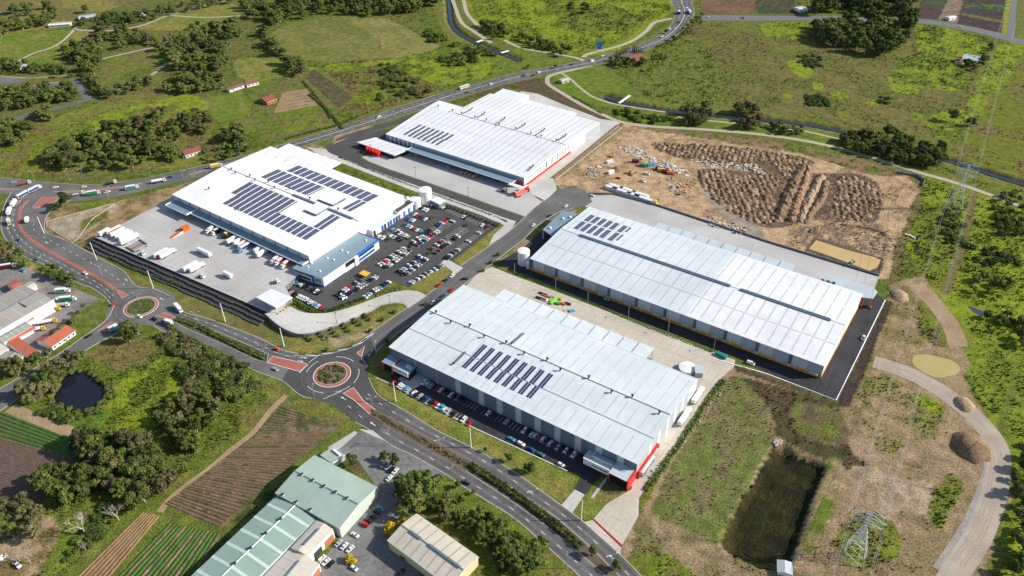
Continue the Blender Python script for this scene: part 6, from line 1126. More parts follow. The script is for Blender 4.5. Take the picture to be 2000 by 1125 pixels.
for px, rz, b_, c_, s_, L_, lb, kw in (((66,374), hd((38,386),(85,362)), 'w', 'w', 'b', 10, 'white truck cab pulling the first blue curtained trailer at the junction', {}), ((46,384), hd((30,394),(62,376)), 'w', None, 'b', 11, 'second blue curtained trailer following at the junction', {}), ((28,401), hd((17,421),(34,392)), 'w', None, None, 10, 'white trailer turning behind the blue curtained truck', {}), ((19,417), hd((17,428),(24,405)), 'w', 'w', None, 9, 'white truck following round the junction bend', {}), ((19,436), hd((19,430),(20,442)), 'e', 'e', None, 4, 'cream tipper truck on the main road bend', {}), ((54,434), hd((53,442),(55,425)), 'w', 'w', None, 5, 'white truck on the slip road by the walled lot', {}), ((45,361), None, 'r', 'w', None, 8, 'car carrier truck with red deck at the highway junction', dict(deck=True)), ((214,360), None, 'k', 'w', None, 7, 'dark flat truck with white cab in the far highway lane', dict(deck=True)), ((308,357), None, 'w', 'w', None, 9, 'white tank truck on the highway', dict(tank=True)), ((256,370), None, 'w', 'w', 't', 8, 'white truck with green sides on the highway', {}), ((180,381), None, 'v', 'w', None, 8, 'dark green truck in the near highway lane', {}), ((151,381), None, 'e', 'w', None, 7, 'flat truck with brown load in the near highway lane', dict(deck=True)), ((421,328), None, 'y', 'w', None, 8, 'yellow tipper truck with white cab on the highway', {}), ((1326,27), 2.2, 'b', 'w', None, 7, 'blue truck at the far top of the highway', {}), ((1347,26), 2.2, 'w', 'w', None, 12, 'long white truck at the far top of the highway', {}), ((348,604), hd((340,596),(356,612)), 'w', 'w', None, 6.5, 'white box truck leaving the farther roundabout', {}), ((223,645), hd((212,650),(234,640)), 'w', 'w', 'c', 6, 'small white and blue truck joining the farther roundabout', {}), ((331,634), hd((345,641),(310,628)), 's', 'g', None, 6, 'grey truck half hidden by roadside bushes', {}), ((972,352), -math.pi/2, 'b', None, None, 5, 'dark blue container trailer in shade of the far dock', {}), ((982,374), .6, 'r', 'w', None, 3, 'red and white tractor at the far warehouse yard', dict(deck=True)), ((1018,376), hd((1008,382),(1034,368)), 'r', None, None, 16, 'long white trailer inside a red skirt at the far warehouse corner', {}), ((1021,379.5), hd((1008,382),(1034,368)), 'r', None, None, 15, 'red low trailer parked against the long one', dict(deck=True)), ((1265,914), math.pi/2+.0, 'w', None, 'b', 14, 'grey topped trailer with blue side at the nearest warehouse dock', {}), ((1362,777), math.pi/2, 'w', None, None, 14, 'white trailer with green trim beside the end wall', {}), ((1336,819), math.pi/2, 'w', None, None, 14, 'white trailer nearer the tank at the end wall', {}), ((10,525), .9, 'm', 'w', None, 10, 'dark red truck at the left edge among trees', {}), ((120,572), .75, 'w', 'w', 'v', 7, 'green and white tanker truck in the factory lot', {}), ((130,588), .75, 'v', 'w', None, 8, 'dark green topped truck in the factory lot', {}), ((102,607), .75, 'v', 'y', None, 6, 'green truck with yellow cab by the white parapet', {}), ((90,633), .95, 'w', 'y', None, 9, 'white tanker with yellow cab beside the terracotta house', dict(tank=True)), ((68,648), .95, 'w', 'y', None, 8, 'white tanker with yellow cab nearest the low workshop', dict(tank=True)), ((118,600), .8, 's', 'w', None, 7, 'silver concrete truck in the factory lot', dict(tank=True))):
    if rz is None: rz = math.atan2(*(at(400, 335)-at(250, 362)).yx)
    if 'nearest warehouse dock' in lb: px = (1263, 915)
    truck(at(px[0], px[1], 0)+Vector((0, 0, .06)), rz, lb, b_, c_, L_, 2.8, s_, group='trucks about the estate', **kw)
# bus
p = at(907,172.5); e = empty('bus', p+Vector((0, 0, .06)), math.atan2(*(at(930,165)-at(890,179)).yx), 'white bus with a yellow skirt on the highway', 'bus'); mb = MB(); mb.box(-6, 6, -1.25, 1.25, 1.2, 3.2, PAINT['w']); mb.build('body', e); mb = MB(); mb.box(-6, 6, -1.27, 1.27, .4, 1.2, PAINT['y']); mb.build('skirt', e); mb = MB()
for s in (-1, 1): y0, y1 = sorted((s*1.25, s*1.28)); mb.box(-5.5, 5.5, y0, y1, 1.8, 2.7, GLASSD)
mb.box(6, 6.03, -1.1, 1.1, 1.4, 2.8, GLASSD); mb.build('window_band', e); mb = MB(); wheels(mb, [-3.8, 3.9]); mb.build('wheel_set', e)
# ---------------- water, earthworks, poles, pylons, site things ----------------
WATER = mat('water_dark', (.012, .014, .02), .08, 0, spec=.5); MUD = mat('water_muddy', (.50, .355, .165), .5, .06, .08, spec=.2); CWAT_ = 0; MUD2 = mat('water_muddy_olive', (.40, .33, .13), .5, .06, .08, spec=.2); CWAT = mat('water_canal', (.022, .032, .05), .12, .1, .2)
for i, (nm, m, z) in enumerate(((None, 0, 0), (None, 0, 0), (None, None, 0), ('pond_water', WATER, -.45))):
    if nm: sheet(nm, [(p.x, p.y) for p in smooth(pts(PIT[i][0]), 3, True)], m, z, world=True, flat=False)
ribbon('canal_water', [(873,-20),(878,10),(880,38),(894,61),(925,79),(966,98),(994,109),(1015,117)], 5, CWAT, -1.6, flat=False); ribbon('canal_water', [(1183,187),(1226,202),(1300,213.5),(1388,222.5),(1500,232.5),(1576,241),(1651,255.5),(1720,271),(1785,290),(1849,310),(2000,357.5),(2080,381)], 5, CWAT, -1.6, flat=False)
sheet('mud_pond', [(1594,469),(1580,486),(1640,507),(1698,529),(1713,522.6),(1720.5,508),(1708,502.5),(1650,487)], MUD, .06)
sheet('mud_pond', [(p.x, p.y) for p in spx([(1785,696),(1805,692),(1850,701),(1872,713),(1873,726),(1852,735),(1828,737),(1803,727),(1783,710)], 2, True)], MUD2, .05, world=True)
sheet('pond_water', [(p.x, p.y) for p in spx([(1890,598),(1905,602),(1928,612),(1915,617),(1900,608)], 2, True)], mat('water_creek', (.05, .06, .09), .1, 0), .05, world=True)
SOILM = mat('turned_earth', (.205, .14, .078), .95, .35, .9, .25, .15, bump=.8); SOILR = mat('turned_earth_red', (.275, .17, .10), .95, .3, .9, .25, .15, bump=.8); SOILL = mat('turned_earth_pale', (.33, .24, .15), .95, .3, .9, .2, .15, bump=.8)
MK = random.Random(9)
def heap(nm, n, rings, m, ridge=1.0):
    mb = MB(); b = 0; R_ = []
    for k in range(rings):
        t = k/(rings-.4); r = (1-t)**.8; 
        for i in range(n):
            a = 2*math.pi*i/n; q = r*(1+MK.uniform(-.15, .15)); mb.v.append((q*math.cos(a)*ridge, q*math.sin(a), -.08 if k == 0 else (1-(1-t)**1.6)*(1+MK.uniform(-.1, .1))))
    k_ = mb.mi(m)
    for k in range(rings-1):
        for i in range(n): j = (i+1) % n; mb.f.append((k*n+i, k*n+j, (k+1)*n+j, (k+1)*n+i)); mb.m.append(k_)
    mb.f.append(tuple((rings-1)*n+i for i in range(n))); mb.m.append(k_); return mb.mesh(nm, True)
HEAPS = [heap('spoil_heap', 9, 4, (SOILM, SOILM, SOILR, SOILM, SOILL)[i]) for i in range(5)]
hp = []
def heapfield(poly, sp, skew, hh):
    P = pts(poly); a = at(*poly[0]); xs = [p.x for p in P]; ys = [p.y for p in P]; th = skew; c, s = math.cos(th), math.sin(th)
    Q = []
    for i in range(-80, 80):
        for j in range(-80, 80):
            x = a.x+(i*c-j*s)*sp+MK.uniform(-1.1, 1.1); y = a.y+(i*s+j*c)*sp*.85+MK.uniform(-1.1, 1.1); Q.append((x, y))
    Q = np.array(Q); m = inside(Q[:, 0], Q[:, 1], P)
    hp.extend((x, y, sp*.54*MK.uniform(.65, 1.3), hh*MK.uniform(.3, .85)) for x, y in Q[m] if MK.random() > .08)
heapfield([(1270,279),(1330,280),(1400,284),(1470,291),(1545,305),(1588,318),(1560,325),(1500,312),(1440,318),(1380,318),(1320,305),(1285,295)], 4.6, .2, 2.0)
heapfield([(1366,334),(1400,330),(1450,345),(1500,335),(1520,350),(1510,400),(1530,432),(1500,442),(1450,425),(1400,398),(1370,368)], 4.8, .5, 2.3)
heapfield([(1625,345),(1670,345),(1710,365),(1725,385),(1712,410),(1690,432),(1650,430),(1620,415),(1632,380)], 4.6, .3, 2.2); heapfield([(1500,300),(1570,318),(1590,322),(1560,345),(1530,350),(1515,330)], 4.6, .6, 2.0)
hp.sort(key=lambda q: q[1]-.6*q[0]); big = hp[:290]
for x, y, r, h_ in big:
    o = put('spoil_heap', MK.choice(HEAPS), None, (x, y, 0), MK.uniform(0, 6.28), (r, r, h_)); tag(o, 'brown earth heap in the tight rows of heaps on the dirt site', 'earth heap', 'earth heaps on the dirt site')
mb = MB()
for x, y, r, h_ in hp[290:]:
    me = MK.choice(HEAPS); b = len(mb.v); k_ = mb.mi(me.materials[0]); mb.v += [(x+v.co.x*r, y+v.co.y*r, v.co.z*h_) for v in me.vertices]
    for p in me.polygons: mb.f.append(tuple(b+i for i in p.vertices)); mb.m.append(k_)
if mb.v: mb.build('spoil_heaps', shade=True)['kind'] = 'stuff'
def ridge(cpx, w_, h_, m, label):
    C = spx(cpx, 2.0); mb = MB(); n = len(C); prof = ((-1, -.1), (-.6, .55), (-.15, 1.0), (.3, .9), (.7, .4), (1, -.1)); k_ = mb.mi(m)
    for i, p in enumerate(C):
        t = (C[min(i+1, n-1)]-C[max(i-1, 0)]).normalized(); nn = Vector((-t.y, t.x, 0)); e = min(1, i/2, (n-1-i)/2)
        for a, b in prof: q = p+nn*(a*w_/2*(.6+.4*e)*(1+MK.uniform(-.3, .3))); mb.v.append((q.x, q.y, b*h_*(e if b > 0 else 1)*(1+MK.uniform(-.45, .25))))
    L_ = len(prof)
    for i in range(n-1):
        for j in range(L_-1): mb.f.append((i*L_+j, i*L_+j+1, (i+1)*L_+j+1, (i+1)*L_+j)); mb.m.append(k_)
    tag(mb.build('earth_ridge', shade=False), label, 'earth ridge', 'earth ridges on the dirt site')
ridge([(1572,322),(1556,350),(1540,385),(1522,428)], 11, 3.2, SOILM, 'long dark earth ridge, westernmost beside the heap rows'); ridge([(1580,325),(1572,355),(1556,395),(1545,435)], 9, 2.8, SOILR, 'reddish earth ridge second from the heap rows'); ridge([(1605,342),(1590,370),(1575,400),(1562,436)], 8, 2.6, SOILL, 'pale earth ridge with a flattened crest'); ridge([(1612,352),(1606,385),(1588,410),(1572,438)], 7, 2.2, SOILM, 'dark earth ridge facing the eastern heaps'); ridge([(1580,455),(1610,447),(1640,440)], 8, 2.2, SOILM, 'low curved earth ridge by the muddy pond'); ridge([(1640,440),(1690,445),(1730,461),(1700,478)], 5, 1.4, SOILM, 'thin earth ridge turning round the muddy pond slope')
for px, r, h_, m, lb in (((1896,874), 12.5, 5.0, 0, 'big dark soil stockpile beside the haul road'), ((1884,790), 7, 2.6, 4, 'pale sand pile at the haul road bend'), ((1757,578), 8, 2.4, 4, 'pale earth pile near the asphalt corner'), ((1205,331), 6, 2.0, 0, 'black soil pile on the dirt yard'), ((1233,342), 3, 1.4, 0, 'small dark pile beside the excavator')):
    o = put('stockpile', heap('stockpile', 16, 6, (SOILM, SOILM, SOILR, SOILM, SOILL)[m], 1.0), None, at(*px), .4, (r*.8, r, h_)); tag(o, lb, 'stockpile')
for q in ([(1690,470),(1712,440),(1722,410),(1726,390)], [(1700,474),(1722,445),(1732,415)], [(1250,360),(1320,372),(1372,395),(1420,430),(1480,462)], [(1180,300),(1240,275),(1330,270),(1450,283),(1560,300),(1640,320)], [(1600,500-55),(1680,437),(1740,448)], [(1640,330),(1700,345),(1745,375),(1740,420)], [(1660,490),(1700,480),(1725,465)], [(1160,350),(1210,356),(1270,352),(1340,340)]):
    for dlt in (-1.1, 1.1): ribbon('wheel_track', [(p.x, p.y) for p in offset(spx(q), dlt)], .55, mat('wheel_rut', (.22, .15, .095), .95, .3, 1.0), .018+.004*(dlt > 0), world=True, flat=False)
# containers and site sheds
def boxthing(nm, lb, cat, p, rz, L_, W_, H_, m, top=None, grp=None, win=0, door=True):
    e = empty(nm, (p.x, p.y, 0), rz, lb, cat, grp); mb = MB(); mb.box(-L_/2, L_/2, -W_/2, W_/2, -.05, H_, m, top=top); b = mb.build('shell', e)
    for s in (-1, 1):
        mb = MB(); y0, y1 = sorted((s*W_/2, s*(W_/2+.05)))
        for i in range(int(L_/.8)): mb.box(-L_/2+.2+i*.8, -L_/2+.5+i*.8, y0, y1, .15, H_-.15, m)
        mb.build('rib_panel', e)
    if door: mb = MB(); mb.box(L_/2, L_/2+.05, -W_/2+.1, W_/2-.1, .1, H_-.1, m); mb.build('door', e)
    for i in range(win): mb = MB(); x = -L_/2+(i+.5)*L_/win; mb.box(x-.5, x+.5, -W_/2-.09, -W_/2-.04, 1.1, 2.0, GLASSD); mb.build('window', e)
    return e
for px, c_, lb, rz in (((1241,317), 'm', 'rust red container on the dirt yard', .3), ((1256,325), 'v', 'dark green container beside a pale blue one', .1), ((1271,324), 'c', 'pale blue container in the middle of the container line', .9), ((1287,331), 'b', 'dark blue container with a yellow one behind', .3), ((1291,334), 'y', 'yellow container squeezed between blue and maroon ones', .3), ((1299,337), 'm', 'maroon container in the container line', .3), ((1309,340), 'o', 'orange brown container closing the line', .3), ((1193,338), 'w', 'white container alone on the dirt yard', 1.2), ((1191,318), 'w', 'white container next to the yellow machine', 1.0)): boxthing('container', lb, 'container', at(*px), rz, 6.1, 2.45, 2.6, PAINT[c_], None, 'shipping containers on the dirt site')
shd = hd((1188,370), (1276,398))
for i, (px, L_, w_) in enumerate((((1194,370.5), 11, 1), ((1214,377), 18, 3), ((1236,384.5), 12, 2), ((1259,392), 20, 2), ((1203,368), 13, 0), ((1226,375), 15, 0), ((1250,383), 15, 0))): boxthing('site_shed', ('front', 'back')[i > 3]+f' row white site shed, {ORD[i if i < 4 else i-4]} from the turning head', 'site shed', at(*px), shd, L_, 3, 2.8, WALL_W, RF_W, 'site sheds on the dirt site', w_)
boxthing('container', 'bright yellow box at the end of the white site sheds', 'container', at(1279,398), shd, 3, 3, 3.2, PAINT['y'])
CARD = mat('cardboard_brown', (.34, .25, .16), .8, .12, 1)
for px, lb in (((818,303), 'brown freight box alone at the left end of the far dock'), ((880,327), 'brown freight box standing apart under the far dock awning'), ((906,337), 'brown freight box, leftmost of the tight group at the far dock'), ((913,339.5), 'brown freight box second from left in the tight dock group'), ((920,343), 'brown freight box third from left in the tight dock group'), ((927,346), 'brown freight box, rightmost and foremost at the far dock')): boxthing('freight_box', lb, 'freight box', at(*px), math.pi/2, 7, 2.4, 2.7, CARD, None, 'brown freight boxes at the far dock')
def machine(px, c_, lb, rz=.6):
    e = empty('excavator', at(*px), rz, lb, 'excavator', 'machines on the dirt site'); mb = MB()
    for s in (-1, 1): mb.box(-1.8, 1.8, s*1.2-.3, s*1.2+.3, 0, .8, CHAS)
    mb.build('track', e); mb = MB(); mb.box(-2, 1.3, -1.2, 1.2, .9, 1.9, PAINT[c_]); mb.build('body', e); mb = MB(); mb.box(.1, 1.4, -1.15, -.1, 1.9, 3.0, GLASSD, taper=.1); mb.build('cab', e); mb = MB(); mb.tube((1.2, .3, 1.7), (3.8, .3, 4.0), .3, .25, PAINT[c_], 6); mb.tube((3.8, .3, 4.0), (5.6, .3, 1.6), .25, .18, PAINT[c_], 6); mb.box(5.2, 6.2, -.2, .8, .6, 1.6, CHAS); mb.build('boom', e)
machine((1228,339), 'y', 'yellow excavator beside a small dark pile'); machine((1195,306), 'y', 'yellow machine among stacked materials at the yard corner', 2.0); machine((1656,518), 'v', 'green and yellow pump machine at the muddy pond edge', 1.0); machine((390,554), 'r', 'red loader at the edge of the truck yard', 1.0); bpy.data.objects[-1] if False else None
RUB = [mat('rubble_'+str(i), c, .9, .2, 1) for i, c in enumerate(((.6, .58, .54), (.42, .38, .33), (.30, .26, .22), (.52, .45, .36)))]
def tp_(p): v = np.array((p.x, p.y, -CAM_H)); d = v@CD; return (1000+FPX*(v@CR)/d, 562.5-FPX*(v@CU)/d)
def litter(poly, n, s0, s1, nm, mats):
    P = pts(poly); mb = MB(); xs = [p.x for p in P]; ys = [p.y for p in P]; k = 0
    while k < n:
        x, y = MK.uniform(min(xs), max(xs)), MK.uniform(min(ys), max(ys))
        if not inside(np.array([x]), np.array([y]), P)[0]: continue
        a = MK.uniform(0, 6.28); w1, w2 = MK.uniform(s0, s1), MK.uniform(s0*.4, s1*.6); c, s = math.cos(a), math.sin(a); hh = MK.uniform(.25, .9)
        mb.prism(ccw([(x+c*u-s*v, y+s*u+c*v) for u, v in ((-w1, -w2), (w1, -w2), (w1*.8, w2), (-w1*.9, w2))]), -.05, hh, MK.choice(mats)); k += 1
    mb.build(nm)['kind'] = 'stuff'
litter([(1208,288),(1245,290),(1300,315),(1350,335),(1340,345),(1290,325),(1230,302)], 150, .5, 2.0, 'rubble', RUB+[PAINT['w']]); litter([(1345,312),(1420,318),(1480,322),(1500,345),(1440,330),(1380,325)], 140, .5, 1.6, 'rubble', RUB); litter([(1300,345),(1355,362),(1330,385),(1310,375)], 60, .5, 1.8, 'rubble', RUB+[PAINT['k'], PAINT['o']]); litter([(1370,415),(1460,445),(1450,460),(1380,440)], 90, .4, 1.4, 'rubble', RUB+[PAINT['b']]); litter([(1145,325),(1180,320),(1170,345),(1150,350)], 50, .4, 1.5, 'rubble', RUB); litter([(1510,862),(1525,858),(1530,868),(1515,872)], 40, .4, .9, 'rubble', RUB); litter([(1265,930),(1420,745),(1430,750),(1280,940)], 90, .3, .7, 'rubble', RUB[1:3])
for q in ([(1720,711),(1785,737),(1842,771),(1888,809),(1922,843),(1942,878),(1946,915),(1936,970),(1910,1040),(1870,1100)],):
    for dlt in (-2.6, -1.2, 1.4, 2.8): ribbon('wheel_track', [(p.x, p.y) for p in offset(spx(q), dlt)], .6, mat('haul_rut', (.325, .28, .225), .95, .25, .8), .034+.003*(dlt > 0), world=True, flat=False)
# timber, pipe and bundle stacks behind warehouse C
GB = PAINT['v']; LG = mat('lime_wrap', (.28, .62, .03), .5, .05)
for i, (px, L_, W_, H_, m, rz, lb) in enumerate((((1061,575), 7, 1.4, 1.0, CHAS, 0, 'dark pipe bundle furthest along the stacked materials'), ((1067,579), 7, 1.2, .9, PAINT['o'], 0, 'orange pipe bundle among dark ones'), ((1057,584), 8, 1.6, 1.1, CHAS, .05, 'dark long beam stack nearest the awning'), ((1063,586), 5, 2.2, .9, PAINT['w'], .1, 'white pallet stack among dark beams'), ((1078,580), 3, 2, 1.3, PAINT['s'], .5, 'silver crate beside the lime wrapped bundles'), ((1083,587), 7, 2.2, 1.6, LG, 1.35, 'longer lime wrapped bundle'), ((1079,592), 4, 2.2, 1.5, LG, 1.35, 'shorter lime wrapped bundle'), ((1088,594), 4, 1.8, 1.2, GB, .2, 'dark green bundle beside the lime ones'), ((1094,585), 2.4, 2, 1.6, LG, .2, 'small lime cube apart from the other bundles'), ((1098,594), 5, 1.6, 1.3, PAINT['o'], .1, 'orange beam stack next to the pallets'), ((1109,594), 5, 1.6, 1.2, PAINT['m'], .1, 'rust red beam stack at the pipe end'), ((1110,606), 6, 1.2, .8, PAINT['s'], .9, 'silver scaffold tube bundle'), ((1117,608), 4, 2.4, .9, PAINT['c'], .9, 'blue tarpaulin covered stack at the very end'))):
    e = empty('material_stack', at(*px)+Vector((0, 0, .03)), rz, lb, 'material stack', 'material stacks behind the nearest warehouse')
    for k in range(3): mb = MB(); y = -W_/2+W_*k/3; mb.box(-L_/2+.1*k, L_/2-.15*k, y+.03, y+W_/3-.03, .12, H_*(.85+.1*(k % 2)), m); mb.build('bundle', e)
    mb = MB()
    for x in (-L_*.3, L_*.3): mb.box(x-.1, x+.1, -W_/2, W_/2, 0, .12, FASC)
    mb.build('bearer', e)
boxthing('skip_bin', 'dark green skip bin at the corner of the pale yard', 'skip bin', at(1409,696), -.15, 7, 2.5, 2.0, PAINT['t'])
# orange ramps by the docks of warehouse A
e = empty('loading_ramp', at(352,455,YARD_Z), 0, 'rust orange loading ramp with a sloping tongue on the truck yard', 'ramp'); mb = MB(); mb.box(-2, 2, 2, 8, 0, 3.2, ORANGE); mb.build('ramp_box', e); mb = MB(); mb.face([(-1.6, 2, 1.5), (-1.6, -9, .1), (1.6, -9, .1), (1.6, 2, 1.5)], ORANGE); mb.face([(-1.6, 2, 1.5), (-1.6, 2, 0), (-1.6, -9, 0), (-1.6, -9, .1)], ORANGE); mb.face([(1.6, -9, .1), (1.6, -9, 0), (1.6, 2, 0), (1.6, 2, 1.5)], WPAINT); mb.build('ramp_tongue', e)
tag(put('shade_cover', (lambda m_: (m_.box(-3.4, 3.4, -2.6, 2.6, 2.4, 2.5, PAINT['y']), [m_.tube((x, y, 0), (x, y, 2.4), .08, .08, STEEL, 5) for x in (-3, 3) for y in (-2.2, 2.2)], m_.mesh('shade_cover'))[2])(MB()), None, at(713,539,0)), 'flat yellow shade cover over bays in the car park', 'shade cover')
# ---- poles ----
def polemesh(nm, h_, r0, r1, m, arms=()):
    mb = MB(); mb.tube((0, 0, -.1), (0, 0, h_), r0, r1, m, 7)
    return mb.mesh(nm)
TALL = polemesh('mast', 15.5, .34, .22, mat('white_mast', (.80, .76, .76), .5, .03))
for px, w_ in (((86.5,456), 'by the walled corner lot'), ((189,507.6), 'at the foot of the terraced wall'), ((299.5,562.7), 'above the farther roundabout'), ((440,628), 'over the dual road verge'), ((555,677), 'on the lawn below the curved ramp'), ((773,784), 'beside the row of cars nearest the roundabout'), ((920,874), 'on the lawn before the nearest warehouse'), ((1135,1016), 'between the two concrete driveways')):
    tag(put('mast', TALL, None, at(*px)), 'tall white steel mast '+w_, 'mast', 'tall white masts along the roads')
LP = polemesh('light_pole', 9, .16, .1, STEEL); LH = MB(); LH.box(-.9, .9, -.25, .25, 9, 9.18, DGREY); LHM = LH.mesh('lamp_head'); LPD = polemesh('light_pole', 9, .16, .1, DGREY)
def lampost(px, lb, grp, dark=False, z=0, me=None):
    o = put('light_pole', me or (LPD if dark else LP), None, at(px[0], px[1], z), MK.uniform(0, 3)); put('lamp_head', LHM, o); tag(o, lb, 'light pole', grp)
for px, w_ in (((1005,534), 'by the big corner tank'), ((1085,566), 'behind the stacked materials'), ((1148,589), 'left of the door hoods'), ((1227,619), 'near the middle of the yellow band'), ((1304.5,649.5), 'opposite the flat tank side'), ((1393.5,684.6), 'beside the green skip bin')): lampost(px, 'pale light pole along the pale yard edge '+w_, 'light poles between the two long warehouses')
for px, w_ in (((792,485), 'at the long block end'), ((827,500), 'between the fence row and the street blocks'), ((875,425), 'near the planted bank'), ((910,441), 'in the empty bays'), ((834.6,449), 'over the red cars'), ((869,460), 'in the middle of the street block'), ((891,484), 'by the street fence'), ((746,506), 'before the office doors'), ((694,547.5), 'beside the yellow shade cover')): lampost(px, 'dark light pole in the car park '+w_, 'car park light poles', True)
for px, z, w_ in (((658,632), 1.2, 'on the outer side of the curved ramp'), ((762,598), 0, 'near the foot of the curved ramp'), ((725,297+3), 0, 'before the red finned office'), ((812,345), 0, 'on the middle of the far yard'), ((915,385), 0, 'on the far yard near the small tractor'), ((914,402), 0, 'beside the planted bank drive')): lampost(px, 'dark light pole '+w_, 'yard light poles', True, z)
ARM = MB(); ARM.tube((0, 0, -.1), (0, 0, 9.5), .14, .1, STEEL, 6); ARM.tube((0, 0, 9.4), (2.6, 0, 10.2), .07, .05, STEEL, 5); ARM.box(2.2, 3.1, -.15, .15, 10.1, 10.25, WPAINT); ARMM = ARM.mesh('street_lamp'); AR2 = MB(); AR2.tube((0, 0, 9.4), (-2.6, 0, 10.2), .07, .05, STEEL, 5); AR2.box(-3.1, -2.2, -.15, .15, 10.1, 10.25, WPAINT); AR2M = AR2.mesh('lamp_arm')
for px, dbl, rz, w_ in (((274,596), 1, .3, 'in the farther roundabout'), ((200,540), 1, .3, 'on the brick median of the curved road'), ((388,632), 1, .6, 'on the hedge median after the farther roundabout'), ((518,698), 1, .6, 'at the hedge end before the nearer roundabout'), ((615,780), 0, 2.2, 'at the field corner of the nearer roundabout'), ((729,801), 1, 1.0, 'at the brick tip of the garden median'), ((861,882), 1, 1.0, 'midway on the garden median'), ((1040,983), 1, 1.0, 'on the median hedge by the concrete driveways'), ((1193,1108), 1, 1.0, 'on the median hedge at the bottom'), ((735,695), 0, 2.0, 'at the nearest warehouse corner kerb'), ((638,681), 0, -1, 'on the lawn edge above the nearer roundabout'), ((212,387), 0, 1, 'by the near highway kerb'), ((360,355), 0, 1.2, 'on the highway kerb above the bare bank'), ((68,352), 0, -1, 'at the highway junction'), ((137,352), 0, -1, 'on the far kerb of the highway')):
    o = put('street_lamp', ARMM, None, at(*px), rz); tag(o, ('double' if dbl else 'single')+' arm steel street lamp '+w_, 'street lamp', 'street lamps along the roads')
    if dbl: put('lamp_arm', AR2M, o)
PP = MB(); TM = mat('pole_grey_green', (.16, .22, .18), .8, .2, 1); PP.tube((0, 0, -.2), (0, 0, 12.5), .2, .13, TM, 7); PPM = PP.mesh('power_pole'); PC = MB(); PC.box(-1.3, 1.3, -.08, .08, 11.6, 11.8, TM); PC.box(-1.0, 1.0, -.08, .08, 10.6, 10.75, TM); [PC.lathe([(.07, 0), (.07, .25)], 5, WPAINT, (x, 0, 11.8)) for x in (-1.2, -.6, .6, 1.2)]; PCM = PC.mesh('crossarm')
PPX = [((192,636), 'by the palms'), ((273,633), 'at the edge of the farther roundabout'), ((212,592), 'at the factory drive'), ((148,566), 'on the factory verge'), ((78,512), 'by the green road sign'), ((387,667), 'in the roadside scrub, farthest up the dual road'), ((421,693), 'in the roadside scrub, middle one'), ((494,721), 'in the roadside scrub, nearest the roundabout'), ((754.6,871), 'at the island trees'), ((763,867), 'close beside its twin at the island trees'), ((886,939), 'by the garden lawn'), ((1007.5,1016), 'on the kerb of the lower carriageway'), ((1106,1110), 'near the picture bottom'), ((160,354.7), 'of the leaning pair on the highway'), ((165.5,352), 'of the highway pair, with no leaves round it'), ((294.5,346), 'below the dark grove'), ((364.7,328), 'by the hidden bungalow'), ((470,303), 'by the highway bushes'), ((540,283), 'by the market garden'), ((628,257), 'by the narrow field strips'), ((723,233), 'on the far verge of the highway'), ((756,240), 'on the near kerb of the highway'), ((856,199), 'above the far warehouse'), ((873,180.5), 'behind the bus'), ((940,174), 'on the dark embankment'), ((986,145), 'by the grass paddock'), ((1091.5,128), 'at the culvert'), ((1204,100), 'by the golden cypresses'), ((1290.7,66), 'on the upper path verge'), ((1326,67), 'at the roadside bushes, top'), ((1320,12), 'at the far top')]
for i, (px, w_) in enumerate(PPX):
    o = put('power_pole', PPM, None, at(*px), (.5 if px[0] < 560 and px[1] > 380 else 1.8)+MK.uniform(-.15, .15)); put('crossarm', PCM, o); tag(o, 'grey green power pole '+w_, 'power pole', 'power poles along the roads')
# signs
p = at(1170,101); e = empty('billboard', p, math.radians(35), 'bright blue billboard on posts by the highway', 'billboard'); mb = MB(); mb.box(-3, 3, -.2, .2, 3, 12, mat('billboard_blue', (.02, .22, .75), .5, .1, .2)); mb.build('panel', e); mb = MB()
for x in (-2, 2): mb.tube((x, 0, -.1), (x, 0, 3), .25, .25, TRIM, 6)
mb.build('post', e); mb = MB(); mb.box(-2.6, -1.2, -.25, -.2, 4.2, 6.6, RED); mb.box(-2.4, -1.4, -.27, -.25, 6.6, 7.4, TRIM); mb.build('emblem', e)
p = at(82,508); e = empty('road_sign', p, 2.4, 'green road sign on a post beside the curved main road', 'road sign'); mb = MB(); mb.box(-1.8, 1.8, -.05, .05, 2.5, 4.2, mat('sign_green', (.01, .30, .16), .5, 0)); mb.build('panel', e); mb = MB(); mb.tube((0, .1, 0), (0, .1, 4), .08, .08, STEEL, 5); mb.build('post', e)
